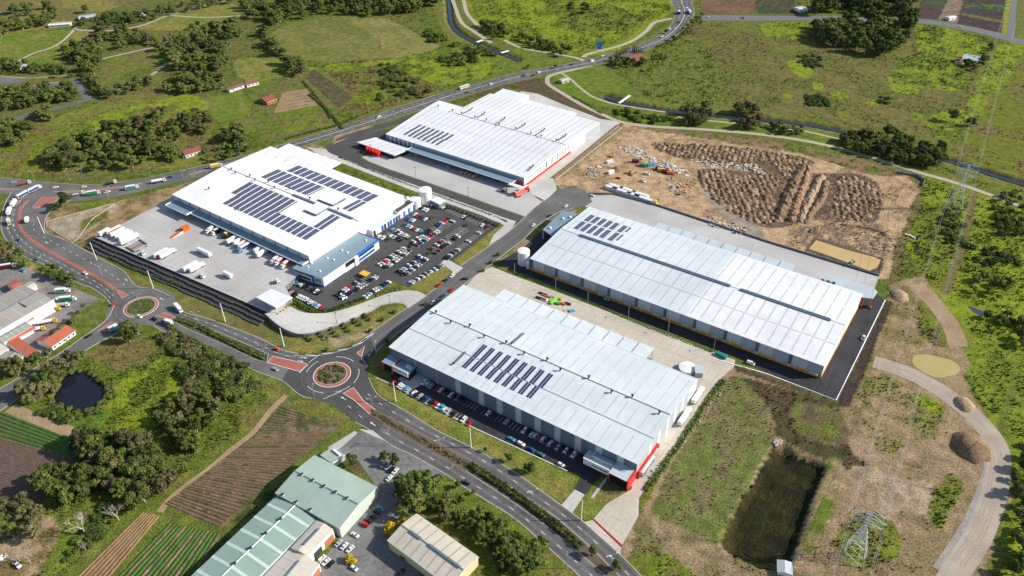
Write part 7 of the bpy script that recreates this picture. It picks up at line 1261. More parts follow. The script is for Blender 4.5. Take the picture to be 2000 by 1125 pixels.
# ---- lattice pylons with conductors ----
LAT = mat('lattice_galvanised', (.55, .58, .62), .45, .05, 1, metal=.2)
def pylon(p, h_, wb, rz, label, az=(.72, .84, .96), aw=(7, 8, 7)):
    e = empty('pylon', p, rz, label, 'pylon', 'lattice pylons'); hw = lambda z: (wb/2)*(1-z/h_*1.55)+1.0*(z/h_*1.55) if z < h_*.645 else 1.0; lv = [0, .14, .28, .4, .5, .58, .645, .72, .78, .84, .9, .96]; r_ = .14
    C4 = lambda z: [Vector((sx*hw(z), sy*hw(z), z)) for sx, sy in ((-1, -1), (1, -1), (1, 1), (-1, 1))]
    for k in range(4):
        mb = MB()
        for a, b in zip(lv[:-1], lv[1:]): mb.tube(C4(a*h_)[k], C4(b*h_)[k], r_, r_, LAT, 4, False)
        mb.build('leg', e)
    for s in range(4):
        mb = MB()
        for a, b in zip(lv[:-1], lv[1:]):
            A_, B_ = C4(a*h_), C4(b*h_); mb.tube(A_[s], B_[(s+1) % 4],   .07, .07, LAT, 4, False); mb.tube(A_[(s+1) % 4], B_[s], .07, .07, LAT, 4, False); mb.tube(B_[s], B_[(s+1) % 4], .1, .1, LAT, 4, False)
        mb.build('bracing', e)
    tips = []
    for f, w_ in zip(az, aw):
        for sx in (-1, 1):
            mb = MB(); z = f*h_; t = Vector((sx*w_, 0, z+.3))
            for sy in (-1, 1): mb.tube((sx, sy, z), t, .11, .08, LAT, 4, False); mb.tube((sx, sy, z+2.2), t, .1, .08, LAT, 4, False)
            for q in (.35, .7): a = Vector((sx, -1, z)).lerp(t, q); b = Vector((sx, 1, z)).lerp(t, q); c = Vector((sx, 0, z+2.2)).lerp(t, q); mb.tube(a, b, .06, .06, LAT, 4, False); mb.tube(a, c, .06, .06, LAT, 4, False)
            o = mb.build('crossarm', e); mb = MB(); mb.lathe([(.12, 0), (.25, -.6), (.12, -1.2), (.25, -1.8), (.1, -2.4)], 6, DGREY, t); mb.build('insulator', o); tips.append(t+Vector((0, 0, -2.4)))
    mb = MB(); mb.tube((0, 0, h_*.96), (0, 0, h_*1.0), .3, .1, LAT, 5); mb.build('peak', e); M = Matrix.Translation(p) @ Matrix.Rotation(rz, 4, 'Z'); return [M @ t for t in tips]
p1 = at(1668,1084); p2 = at(1863,406); dd = (p2-p1); rz = math.atan2(dd.y, dd.x)+math.pi/2
t1 = pylon(p1, 33, 10.5, rz, 'nearer steel lattice pylon on the bare slope at the bottom'); t2 = pylon(p2, 40, 12, rz, 'farther steel lattice pylon in the green meadow by the canal'); t3 = [q+(p2-p1)*1.15 for q in t2]; t0 = [q-(p2-p1)*.9 for q in t1]
WIRE = mat('conductor_bright', (.45, .45, .44), .4, 0, metal=.3)
def wire(a, b, sag):
    mb = MB(); P = [a.lerp(b, i/14)-Vector((0, 0, sag*4*(i/14)*(1-i/14))) for i in range(15)]
    for u, v in zip(P[:-1], P[1:]): mb.tube(u, v, .055, .055, WIRE, 4, False)
    return mb
for nm, A_, B_, lb in (('power_line', t1, t2, 'conductor strung between the two lattice pylons'), ('power_line', t2, t3, 'conductor running on from the farther pylon over the meadow'), ('power_line', t0, t1, 'conductor running down from the nearer pylon out of view')):
    for i, (a, b) in enumerate(zip(A_, B_)): tag(wire(a, b, 7).build(nm), ('lowest', 'middle', 'topmost')[i//2]+(' left', ' right')[i % 2]+' '+lb, 'power line', lb.replace('conductor', 'conductors'))
# walls, fences, bridges
def wall(nm, lb, cat, cpx, h_, w_, m, z=0, grp=None, top=None):
    C = pts(cpx); L_ = offset(C, w_/2); Rr = offset(C, -w_/2); mb = MB()
    for i in range(len(C)-1): mb.prism(ccw([L_[i], L_[i+1], Rr[i+1], Rr[i]]), z-.1, z+h_+.002*i, m, top)
    return tag(mb.build(nm), lb, cat, grp)
wall('retaining_wall', 'brown timber topped wall beside the far warehouse concrete', 'wall', [(1080,348),(1120,317),(1208.6,244.5)], 1.6, .5, mat('timber_wall', (.17, .10, .06), .9, .2, 1), top=mat('timber_wall', (.17, .1, .06)))
wall('retaining_wall', 'grey wall at the bare site edge outside the brown wall', 'wall', [(1084,352),(1124,321),(1215,249)], .6, .5, WALL_M); wall('wall', 'dark wall at the corner of the dirt site by the track', 'wall', [(1750,338),(1790,345),(1806,354),(1801,364)], 2.2, .4, WALL_D)
wall('kerb_wall', 'white kerb line along the outer edge of fresh asphalt', 'kerb', [(1392,700),(1500,731),(1633,782),(1729,586)], .3, .6, TRIM); wall('wall', 'pale wall round the corner lot with dry grass', 'wall', [(225,398),(180,428),(150,468),(142,474),(92,444),(90,433),(150,417),(222,398)], .5, .5, mat('wall_sandstone', (.42, .36, .26), .9, .15, .5))
wall('retaining_wall', 'long pale wall down the parked cars side of the corner kerb', 'kerb', [(735,738),(766,751),(813,778),(926,836),(1000,870),(1108,920)], .2, .4, TRIM); wall('wall', 'long dark wall between dirt site and the pale rear yard', 'wall', [(1150,379),(1201,380),(1281,401),(1499,473),(1717,539)], 1.5, .4, WALL_D)
wall('wall', 'low wall cutting the muddy pond from the pale yard', 'wall', [(1500,477),(1580,503),(1716,543)], .7, .4, DGREY) if False else None
wall('footbridge', 'short white slab across the canal, upstream one', 'bridge', [(931,83),(943,79)], .4, 3, TRIM, .4); wall('footbridge', 'short white slab across the canal, near the highway', 'bridge', [(979,104),(993,100)], .4, 3, TRIM, .4); wall('footbridge', 'white weir slab across the canal inlet below the grass slope', 'bridge', [(1209,202),(1230,187)], .4, 2.5, TRIM, .2); wall('culvert', 'pale concrete headwall in the meadow beside the dirt site', 'headwall', [(1767,458),(1778,461),(1788,467)], .8, 1.2, TRIM)
def fence(lb, cpx, m, h_=1.8, z=0, sp=4):
    e = empty('fence', at(*cpx[0]), 0, lb, 'fence'); O_ = e.location; C = [v for v in smooth(pts(cpx), sp)] if len(cpx) > 2 else [at(*cpx[0]).lerp(at(*cpx[1]), i/30) for i in range(31)]
    for i, p in enumerate(C[:120]): mb = MB(); mb.box(p.x-O_.x-.05, p.x-O_.x+.05, p.y-O_.y-.05, p.y-O_.y+.05, 0, h_, m); mb.build('post', e)
    mb = MB()
    for a, b in zip(C[:-1], C[1:]):
        for zz in (.5, 1.1, 1.7): mb.tube(a-O_+Vector((0, 0, zz)), b-O_+Vector((0, 0, zz)), .03, .03, m, 3, False)
    mb.build('rail', e)
fence('dark fence between the car park and the street lawn', [(884,509),(930,472),(979,436)], DGREY); fence('dark fence beside the lower car park row above the lawn strip', [(797,561),(861,514)], DGREY)
fence('green mesh fence along the planted strip by the yellow banded warehouse', [(1000,531),(1049,550),(1250,631),(1393,686)], mat('fence_green', (.02, .16, .11), .6, .1)); fence('dark fence round the nearest warehouse corner', [(905,561),(760,675),(735,700),(733,735),(766,752)], DGREY); fence('fence between paddocks below the gum grove', [(398,226),(380,195),(372,186)], FASC, 1.2)
# ---------------- vegetation ----------------
TK = random.Random(21); nrg = np.random.default_rng(5)
def leafmat(nm, c1, c2, info=.35):
    m = mat(nm, c1, .75, .35, .8, 0, .35, col2=c2, world=False, info=info, spec=.08); return m
BARK = mat('bark_grey', (.22, .18, .14), .95, .3, 2, world=False); BARKW = mat('bark_pale', (.42, .36, .31), .9, .25, 2, world=False)
LM = {'gum': leafmat('leaf_olive', (.076, .098, .024), (.125, .140, .034)), 'dark': leafmat('leaf_dark_green', (.044, .068, .018), (.078, .106, .026)), 'green': leafmat('leaf_fresh_green', (.080, .118, .025), (.125, .16, .035)), 'grey': leafmat('leaf_grey_brown', (.105, .108, .045), (.15, .140, .06)), 'gold': leafmat('leaf_golden', (.17, .15, .022), (.10, .11, .02)), 'yellow': leafmat('blossom_yellow', (.55, .42, .02), (.40, .30, .02), .15), 'lime': leafmat('leaf_lime', (.12, .165, .02), (.08, .125, .02)), 'rust': leafmat('leaf_rusty', (.10, .085, .04), (.07, .08, .032))}
def leaves(mb, P, Nn, size, m):
    "leaf clumps: small bent quads facing roughly outward"
    k = mb.mi(m)
    for p, n in zip(P, Nn):
        n = Vector(n)+Vector((TK.uniform(-.7, .7), TK.uniform(-.7, .7), TK.uniform(-.4, .8))); n.normalize(); a = n.orthogonal().normalized(); a.rotate(Matrix.Rotation(TK.uniform(0, 6.28), 3, n)); b = n.cross(a); s = size*TK.uniform(.6, 1.3); p = Vector(p); i = len(mb.v)
        mb.v += [tuple(p-a*s), tuple(p-b*s*.8+n*s*.2), tuple(p+a*s), tuple(p+b*s*.8-n*s*.15)]; mb.f.append((i, i+1, i+2, i+3)); mb.m.append(k)
def lobe(mb, c, r, sq, n, size, m, core=True):
    c = Vector(c); P = []; Nn = []
    for i in range(n):
        z = TK.uniform(-.55, 1); t = TK.uniform(0, 6.28); q = math.sqrt(1-z*z) if abs(z) < 1 else 0; d = Vector((q*math.cos(t), q*math.sin(t), z)); rr = r*TK.uniform(.75, 1.12); P.append(c+Vector((d.x*rr, d.y*rr, d.z*rr*sq))); Nn.append(d)
    leaves(mb, P, Nn, size, m)
    if core:
        bmx = bmesh.new(); bmesh.ops.create_icosphere(bmx, subdivisions=1, radius=r*.74); off_ = len(mb.v); k = mb.mi(m); bmx.verts.index_update()
        for v in bmx.verts: w_ = 1+TK.uniform(-.18, .18); mb.v.append((c.x+v.co.x*w_, c.y+v.co.y*w_, c.z+v.co.z*w_*sq))
        for f in bmx.faces: mb.f.append(tuple(off_+v.index for v in f.verts)); mb.m.append(k)
        bmx.free()
def tree_mesh(kind, seed):
    "unit tree 10 m tall: trunk with limbs, crown of leaf clumps"
    TK.seed(seed); tr = MB(); cr = MB(); lm = LM[kind if kind in LM else 'gum']; bk = BARKW if kind in ('gum', 'grey') else BARK
    H0 = TK.uniform(2.2, 3.4); tr.tube((0, 0, -.3), (TK.uniform(-.2, .2), TK.uniform(-.2, .2), H0), .32, .22, bk, 6, False)
    nl = TK.randint(7, 14); L_ = []
    for i in range(nl):
        a = 2*math.pi*i/nl*2.4+TK.uniform(-.5, .5); t = (i+.5)/nl; rad = (1-abs(t-.42)*1.15)*3.6*TK.uniform(.4, 1.1); L_.append((rad*math.cos(a), rad*math.sin(a), 3.6+5.2*t+TK.uniform(-.4, .4), TK.uniform(.95, 2.15)*(1.05-.35*t)))
    for x, y, z, r in L_: tr.tube((0, 0, H0-.2), (x*.8, y*.8, z-.3), .16, .05, bk, 4, False); lobe(cr, (x, y, z), r, TK.uniform(.7, .95), 95, .40, lm)
    lobe(cr, (0, 0, 6.2), 2.2, .9, 60, .42, lm); return tr.mesh('trunk'), cr.mesh('crown')
TREES = {k: [tree_mesh(k, 100+17*j+i*7) for j in range(5)] for i, k in enumerate(('gum', 'dark', 'green', 'grey', 'rust'))}
TREES['yellow'] = [tree_mesh('yellow', 77)]
def shrub_mesh(kind, seed):
    TK.seed(seed); cr = MB(); st = MB(); st.tube((0, 0, -.2), (0, 0, .9), .12, .08, BARK, 5, False)
    for i in range(TK.randint(4, 6)): a = TK.uniform(0, 6.28); r = TK.uniform(.3, 1.0); lobe(cr, (r*math.cos(a), r*math.sin(a), TK.uniform(.6, 1.2)), TK.uniform(.6, .95), .8, 60, .24, LM[kind])
    return st.mesh('stem'), cr.mesh('foliage')
SHR = {k: [shrub_mesh(k, 300+i*5+j) for j in range(3)] for i, k in enumerate(('green', 'dark', 'lime', 'grey', 'yellow', 'rust'))}
def cyp_mesh(kind, seed):
    TK.seed(seed); cr = MB(); st = MB(); st.tube((0, 0, -.2), (0, 0, 2), .2, .15, BARK, 5, False)
    for i in range(8): lobe(cr, (TK.uniform(-.12, .12), TK.uniform(-.12, .12), .9+i*1.15), 1.15*(1-.09*i), 1.1, 60, .3, LM[kind])
    return st.mesh('trunk'), cr.mesh('crown')
CYP = {'gold': [cyp_mesh('gold', 5), cyp_mesh('gold', 6)], 'dark': [cyp_mesh('dark', 7)], 'rust': [cyp_mesh('rust', 8)]}
def palm_mesh():
    TK.seed(3); t = MB(); c = MB(); t.tube((0, 0, -.2), (.2, 0, 8.3), .22, .15, BARK, 6, False); k = c.mi(LM['dark'])
    for i in range(16):
        a = 2*math.pi*i/16; e = TK.uniform(-.2, .9); d = Vector((math.cos(a), math.sin(a), 0)); s = Vector((-d.y, d.x, 0)); P = [Vector((.2, 0, 8.3))+d*(u*2.6)+Vector((0, 0, e*u*1.6-1.9*u*u)) for u in (0, .3, .6, .85, 1)]; W = (.1, .4, .38, .25, .03)
        for j in range(4): b = len(c.v); c.v += [tuple(P[j]-s*W[j]), tuple(P[j]+s*W[j]), tuple(P[j+1]+s*W[j+1]), tuple(P[j+1]-s*W[j+1])]; c.f.append((b, b+1, b+2, b+3)); c.m.append(k)
    return t.mesh('trunk'), c.mesh('fronds')
PALM = palm_mesh()
def bare_mesh(seed):
    TK.seed(seed); t = MB(); tw = MB()
    def br(mb, p, d, L_, r, lv):
        q = p+d*L_; mb.tube(p, q, r, r*.65, BARKW, 5 if lv < 2 else 3, False)
        if lv >= 4: return
        for i in range(3 if lv else 5):
            e = d.copy(); e.rotate(Matrix.Rotation(TK.uniform(.3, .75), 3, d.orthogonal().normalized())); e.rotate(Matrix.Rotation(TK.uniform(0, 6.28), 3, d)); e.z += .1; br(tw, p+d*L_*TK.uniform(.65, 1), e.normalized(), L_*TK.uniform(.55, .75), r*.56, lv+1)
    br(t, Vector((0, 0, -.2)), Vector((.05, .02, 1)).normalized(), 3.0, .2, 0); return t.mesh('trunk'), tw.mesh('branches')
BARE = [bare_mesh(1), bare_mesh(2)]
ALL = []; PITW = [[(p.x, p.y) for p in pts(q[0])] for q in PIT]
def plant(pair, x, y, h_, lb, cat, grp, nm, unit=10.0, cn=None, wd=1.0):
    s = h_/unit; e = put(nm, pair[0], None, (x, y, 0), TK.uniform(0, 6.28), (s*wd, s*wd, s)); put(cn or pair[1].name.split('.')[0], pair[1], e); tag(e, lb, cat, grp); return e
def scatter(poly, n, md):
    P = pts(poly); xs = [p.x for p in P]; ys = [p.y for p in P]; out = []; t = 0
    while len(out) < n and t < 60:
        X = nrg.uniform(min(xs), max(xs), 300); Y = nrg.uniform(min(ys), max(ys), 300); m = inside(X, Y, P)
        for f in FLAT+PITW:
            if len(f) > 3 and m.any(): m &= ~inside(X, Y, f)
        for x, y in zip(X[m], Y[m]):
            if len(out) < n and all((x-a)**2+(y-b)**2 > md*md for a, b in out): out.append((x, y))
        t += 1; md *= .97
    return out
GROVES = [
 ([(0,42),(30,15),(70,10),(112,18),(118,40),(60,62),(35,66),(0,70)], 16, (9, 13), ('dark', 'gum'), 'dense dark tree in the clump left of the white pavilions', 'trees in the top left clump'),
 ([(150,52),(175,40),(260,25),(330,18),(400,0),(440,-4),(455,8),(340,30),(270,46),(200,57)], 34, (6, 9), ('dark',), 'dark tree in the dense belt behind the park path', 'trees in the belt behind the park path'),
 ([(168,66),(205,60),(262,62),(310,85),(285,95),(235,98),(215,92),(180,88)], 17, (8, 11), ('gum', 'rust', 'dark'), 'olive tree in the park clump below the pale path', 'trees in the upper park clump'),
 ([(122,96),(180,90),(200,112),(190,150),(168,150),(140,138),(120,120)], 17, (9, 13), ('gum', 'dark'), 'tall gum tree in the park clump near the car bays', 'trees in the park clump near the car bays'),
 ([(310,95),(345,78),(460,50),(475,62),(452,112),(450,142),(400,150),(372,150),(330,128)], 40, (10, 14), ('gum', 'gum', 'grey', 'dark'), 'tall gum tree in the grove above the red farm shed', 'trees in the grove above the farm sheds'),
 ([(0,122),(60,128),(140,140),(175,158),(150,152),(100,150),(60,150),(0,148)], 22, (5, 8), ('dark',), 'small dark tree in the strip among the car bays', 'trees among the park car bays'),
 ([(0,176),(60,178),(130,172),(165,165),(180,192),(150,198),(100,205),(30,215),(0,220)], 42, (6, 10), ('dark', 'gum'), 'dark bushy tree in the belt along the park car bays', 'trees in the belt below the car bays'),
 ([(170,150),(195,158),(210,178),(235,175),(290,158),(300,165),(240,188),(200,195),(180,185)], 16, (6, 9), ('dark', 'gum'), 'dark tree in the narrow belt along the park drive', 'trees along the park drive'),
 ([(318,155),(380,150),(395,180),(360,195),(325,182)], 9, (9, 12), ('gum', 'green'), 'gum tree with a pale trunk beside the lime meadow', 'gum trees beside the lime meadow'), ([(380,152),(440,150),(444,174),(390,186)], 8, (8, 10), ('grey', 'gum'), 'greyish gum tree in the row by the paddocks', 'gum trees by the paddocks'),
 ([(92,318),(140,278),(200,262),(280,235),(330,225),(345,245),(360,262),(335,300),(300,318),(250,335),(170,335),(110,335)], 52, (9, 13), ('gum', 'dark', 'gum'), 'olive gum tree in the dense grove above the highway junction', 'trees in the grove above the highway junction'),
 ([(352,232),(398,222),(412,240),(405,262),(368,262)], 9, (9, 12), ('gum', 'rust'), 'gum tree in the clump left of the paddock fence', 'gum trees left of the paddock'), ([(435,262),(465,248),(482,262),(480,285),(445,288)], 7, (8, 11), ('gum', 'dark'), 'dark gum tree in the clump beside the highway bushes', 'gum trees near the highway bushes'),
 ([(0,252),(28,242),(62,262),(35,285),(0,290)], 12, (8, 12), ('gum', 'dark'), 'dark tree in the clump at the left edge', 'trees at the left edge'), ([(68,215),(98,212),(96,240),(72,242)], 3, (9, 11), ('gum',), 'round gum tree by the end of the park drive', 'gum trees by the park drive'),
 ([(470,0),(860,-6),(858,10),(830,22),(742,33),(640,30),(565,42),(520,76),(502,68),(505,50),(480,30)], 84, (9, 13), ('dark', 'dark', 'gum'), 'dark tree in the long belt behind the mown field', 'trees in the belt behind the mown field'),
 ([(505,85),(530,84),(545,100),(596,140),(590,158),(570,150),(548,118)], 12, (9, 13), ('gum', 'dark'), 'big gum tree in the diagonal line beside the mown field', 'trees in the line beside the mown field'),
 ([(1582,48),(1600,15),(1640,-5),(1720,-10),(1782,5),(1785,60),(1770,95),(1740,118),(1712,116),(1650,100),(1600,85)], 62, (13, 19), ('dark', 'gum', 'dark'), 'tall dark gum tree in the big grove by the far road', 'trees in the big grove by the far road'),
 ([(1640,268),(1665,272),(1740,266),(1800,288),(1843,296),(1845,325),(1800,330),(1760,325),(1700,305),(1650,295)], 32, (8, 12), ('dark', 'gum'), 'dark tree in the belt along the lower canal', 'trees along the lower canal'), ([(1332,214),(1390,214),(1386,246),(1338,246)], 8, (8, 11), ('rust',), 'rust tinged tree of the left clump on the canal path', 'rust tinged trees on the canal path'), ([(1440,218),(1484,220),(1482,256),(1446,256)], 6, (9, 12), ('rust',), 'rust tinged tree of the right clump on the canal path', 'rust tinged trees at the canal bend'), ([(1500,245),(1572,250),(1570,266),(1505,264)], 9, (4, 6), ('dark',), 'low dark tree in the clump between canal and path', 'low trees between canal and path'),
 ([(152,872),(180,855),(230,850),(275,872),(300,905),(335,925),(342,955),(318,968),(262,975),(232,965),(205,960),(195,930),(165,905)], 36, (11, 15), ('gum', 'gum', 'grey', 'dark'), 'big olive gum tree in the grove beside the ploughed rows', 'gum trees in the grove beside the ploughed rows'), ([(112,925),(150,915),(178,935),(172,975),(140,985),(90,970),(85,945)], 9, (11, 14), ('gum',), 'big gum tree throwing shade on the ploughed rows', 'gum trees over the ploughed rows'), ([(235,950),(275,945),(290,990),(250,1000)], 5, (9, 12), ('gum', 'green'), 'gum tree at the lower end of the grove', 'gum trees at the lower end of the grove'),
 ([(0,998),(40,990),(78,1008),(70,1050),(30,1062),(0,1050)], 9, (10, 13), ('gum', 'grey'), 'olive gum tree at the bottom left edge', 'gum trees at the bottom left edge'), ([(0,712),(20,700),(70,705),(130,690),(140,715),(120,735),(105,770),(60,790),(35,780),(30,745)], 28, (8, 11), ('grey', 'grey', 'gum'), 'grey brown paperbark tree beside the dark pond', 'paperbark trees beside the dark pond'), ([(140,700),(165,690),(168,715),(145,720)], 2, (8, 9), ('green',), 'fresh green tree above the dark pond', 'green trees above the dark pond'),
 ([(310,830),(335,795),(360,780),(400,770),(445,770),(440,800),(405,840),(370,870),(335,850)], 20, (8, 11), ('gum', 'gum', 'grey'), 'olive gum tree between the lime scrub and the field', 'gum trees between scrub and field'), ([(310,815),(325,810),(335,830),(318,838)], 2, (7, 8), ('rust',), 'rust tinged tree at the edge of the lime scrub', 'rust trees at the scrub edge'), ([(350,855),(378,850),(390,880),(362,895)], 5, (7, 9), ('gum',), 'gum tree by the farm track bend', 'gum trees by the farm track'),
 ([(240,640),(268,640),(275,668),(250,672)], 3, (9, 11), ('gum',), 'gum tree on the bank above the lower street', 'gum trees above the lower street'), ([(0,488),(30,478),(52,515),(60,540),(35,545)], 8, (7, 9), ('rust', 'gum'), 'dark tree by the road sign on the curved road', 'trees by the road sign'), ([(90,520),(110,530),(150,548),(158,566),(130,562),(98,550)], 10, (6, 8), ('green', 'dark'), 'green tree between the factory lot and the curved road', 'trees between the factory lot and road'),
 ([(905,1008),(930,1005),(965,1020),(1000,1060),(1030,1090),(1040,1125),(985,1125),(960,1080),(925,1050)], 22, (6, 9), ('gum', 'green', 'dark'), 'tree in the thicket beside the cream factory', 'trees beside the cream factory'), ([(850,985),(895,1000),(900,1030),(870,1020)], 5, (7, 9), ('green', 'gum'), 'green tree at the upper corner of the cream factory', 'trees at the cream factory corner'), ([(1960,640),(2010,650),(2010,690),(1975,690)], 3, (6, 8), ('dark',), 'dark tree on the meadow at the right edge', 'dark trees on the right meadow'), ([(1975,930),(2010,860),(2010,1125),(1975,1125),(1985,1020)], 14, (6, 9), ('dark',), 'dark tree at the right picture edge by the haul road', 'dark trees at the right picture edge'), ([(1885,545),(1945,540),(1975,560),(1955,590),(1905,590)], 9, (5, 7), ('dark', 'green'), 'low dark tree round the meadow creek', 'low trees round the meadow creek'), ([(1910,600),(1990,612),(2005,640),(1930,632)], 8, (3.5, 6), ('dark',), 'low dark tree below the meadow creek', 'low trees below the meadow creek'), ([(1945,380),(1990,385),(2010,420),(1960,410)], 6, (6, 8), ('rust', 'dark'), 'rust tinged tree by the canal path at right', 'trees by the canal path at right'), ([(1340,40),(1352,34),(1372,30),(1374,50),(1345,68),(1322,80),(1312,80)], 10, (4, 6), ('dark', 'green'), 'roadside tree along the far highway bend', 'trees along the far highway bend'),
 ([(1008,70),(1020,70),(1112,100),(1116,112),(1080,108),(1030,92)], 12, (7, 9), ('gum', 'dark'), 'gum tree in the row along the upper path', 'gum trees along the upper path'), ([(940,50),(985,48),(995,75),(960,78)], 10, (7, 9), ('dark',), 'dark tree in the clump beside the canal tracks', 'trees beside the canal tracks'), ([(1865,118),(1905,128),(1935,90),(1940,105),(1918,140),(1895,145),(1880,135)], 8, (6, 8), ('dark',), 'dark tree round the white farmhouse', 'trees round the white farmhouse'), ([(1180,118),(1235,120),(1262,122),(1258,132),(1215,138),(1185,130)], 9, (6, 8), ('dark', 'green'), 'dark round tree below the red brick house', 'trees below the red brick house'), ([(335,290),(362,300),(350,318),(318,312)], 6, (7, 9), ('green', 'gum'), 'tree left of the hidden bungalow', 'trees left of the hidden bungalow'), ([(398,292),(440,288),(495,285),(490,298),(430,318),(400,320)], 12, (4.5, 7), ('green', 'dark'), 'roadside tree right of the hidden bungalow', 'roadside trees right of the bungalow')]
for poly, n, (h0, h1), kinds, lb, grp in GROVES:
    far = poly[0][1] < 345
    for x, y in scatter(poly, int(n*(1.9 if far else 1.0)), (4.8 if far else 7.5) if h1 > 8 else 4.0): ALL.append([x, y, TK.uniform(h0*.8, h1*1.1), TK.choice(kinds) if TK.random() < .75 else TK.choice(('green', 'rust', 'gum', 'dark')), lb, grp])
for px, h_, k, lb in (((796,968), 15, 'green', 'biggest green tree, over the grey lot between factories'), ((826,962), 14, 'green', 'big green tree at the garden lawn corner beside the biggest one'), ((812,992), 15, 'gum', 'big olive tree between the grey lot and the cream factory'), ((845,992), 11, 'green', 'green tree on the lawn side of the big olive tree'), ((690,908), 9, 'dark', 'round dark tree beside the green roofed office'), ((772,908), 8, 'dark', 'dark tree on the planted island, right one'), ((752,898), 7, 'green', 'low tree on the planted island, left one'), ((1858,237), 13, 'gum', 'lone tall gum tree in the right meadow'), ((1895,246), 9, 'dark', 'dark round tree right of the lone gum tree'), ((375,58), 8, 'dark', 'park tree left of two smaller ones'), ((388,54), 9, 'gum', 'park tree in the middle of the lawn'), ((410,55), 8, 'dark', 'park tree right of the lawn path'), ((441,52), 9, 'gum', 'park tree at the right lawn edge'), ((168,25), 11, 'dark', 'tall tree behind the upper pavilion'), ((130,402), 12, 'dark', 'tall dark tree standing on the slip road corner'), ((100,415), 6, 'dark', 'low dark tree beside the slip road'), ((115,410), 7, 'dark', 'low dark tree next to the tall one'), ((1035,922), 7, 'dark', 'dark pointed tree on the lawn, nearest the lower driveway'), ((994,900), 6, 'dark', 'dark pointed tree in the middle of the lawn'), ((948,882), 3.5, 'gum', 'small tree on the lawn near the mast'), ((1085,133), 4.5, 'lime', 'lime green tree by the culvert'), ((1032,133), 5, 'lime', 'lime green tree on the grass beside the canal'), ((1158,1085), 7, 'gum', 'gum tree at the lower end of the median hedge'), ((1203,1112), 6.5, 'gum', 'gum tree on the median at the bottom edge'), ((1057,1058), 4, 'green', 'small tree on the kerb of the lower carriageway'), ((895,952), 5, 'gum', 'small round tree beside the power pole on the garden lawn'), ((925,965), 4, 'grey', 'greyish tree on the garden lawn kerb'), ((940,1003), 6, 'gum', 'gum tree with thin crown on the garden lawn'), ((873,975), 5, 'grey', 'greyish round tree in the garden lawn'), ((900,982), 6.5, 'gum', 'olive tree in the middle of the garden lawn'), ((1300,65), 5, 'dark', 'bush like tree at the far highway kerb')):
    p = at(*px); ALL.append([p.x, p.y, h_, k if k in TREES else 'green', lb, None])
def nth(i): return ORD[i] if i < 20 else str(i+1)+('th' if 10 < (i+1) % 100 < 14 else {1: 'st', 2: 'nd', 3: 'rd'}.get((i+1) % 10, 'th'))
def number(lst, gi, li):
    "tell the members of a group apart by their order from the left of the photograph"
    by = {}
    for q in lst: by.setdefault(q[gi], []).append(q)
    for g_, L_ in by.items():
        if g_ is None or len(L_) < 2: continue
        key = lambda q: (q[0]*CR[0]+q[1]*CR[1]+(-CAM_H)*CR[2])/(q[0]*CD[0]+q[1]*CD[1]-CAM_H*CD[2])
        for i, q in enumerate(sorted(L_, key=key)): q[li] = q[li]+f', {nth(i)} from the left'
def dist(q): return math.sqrt(q[0]**2+q[1]**2+CAM_H**2)
number(ALL[:], 5, 4)
ALL.sort(key=lambda q: (0 if q[5] is None else 1, -q[2]/dist(q))); fac = MB()
for i, (x, y, h_, k, lb, grp) in enumerate(ALL):
    pr = TK.choice(TREES[k])
    if i < 292: plant(pr, x, y, h_, lb, 'tree', grp, 'tree', wd=TK.uniform(1.0, 1.3)*(1.35 if lb.startswith('big') and grp is None else 1)*(1.2 if y-.7*x > 800 else 1))
    else:
        s = h_/10; a = TK.uniform(0, 6.28); c, sn = math.cos(a), math.sin(a)
        for me in pr:
            b = len(fac.v); co = np.empty(len(me.vertices)*3); me.vertices.foreach_get('co', co); co = co.reshape(-1, 3)*s; X = x+1.4*(c*co[:, 0]-sn*co[:, 1]); Y = y+1.4*(sn*co[:, 0]+c*co[:, 1]); fac.v += list(zip(X.tolist(), Y.tolist(), co[:, 2].tolist())); km = fac.mi(me.materials[0])
            for p in me.polygons: fac.f.append(tuple(b+v for v in p.vertices)); fac.m.append(km)
if fac.v: fac.build('woodland')['kind'] = 'stuff'
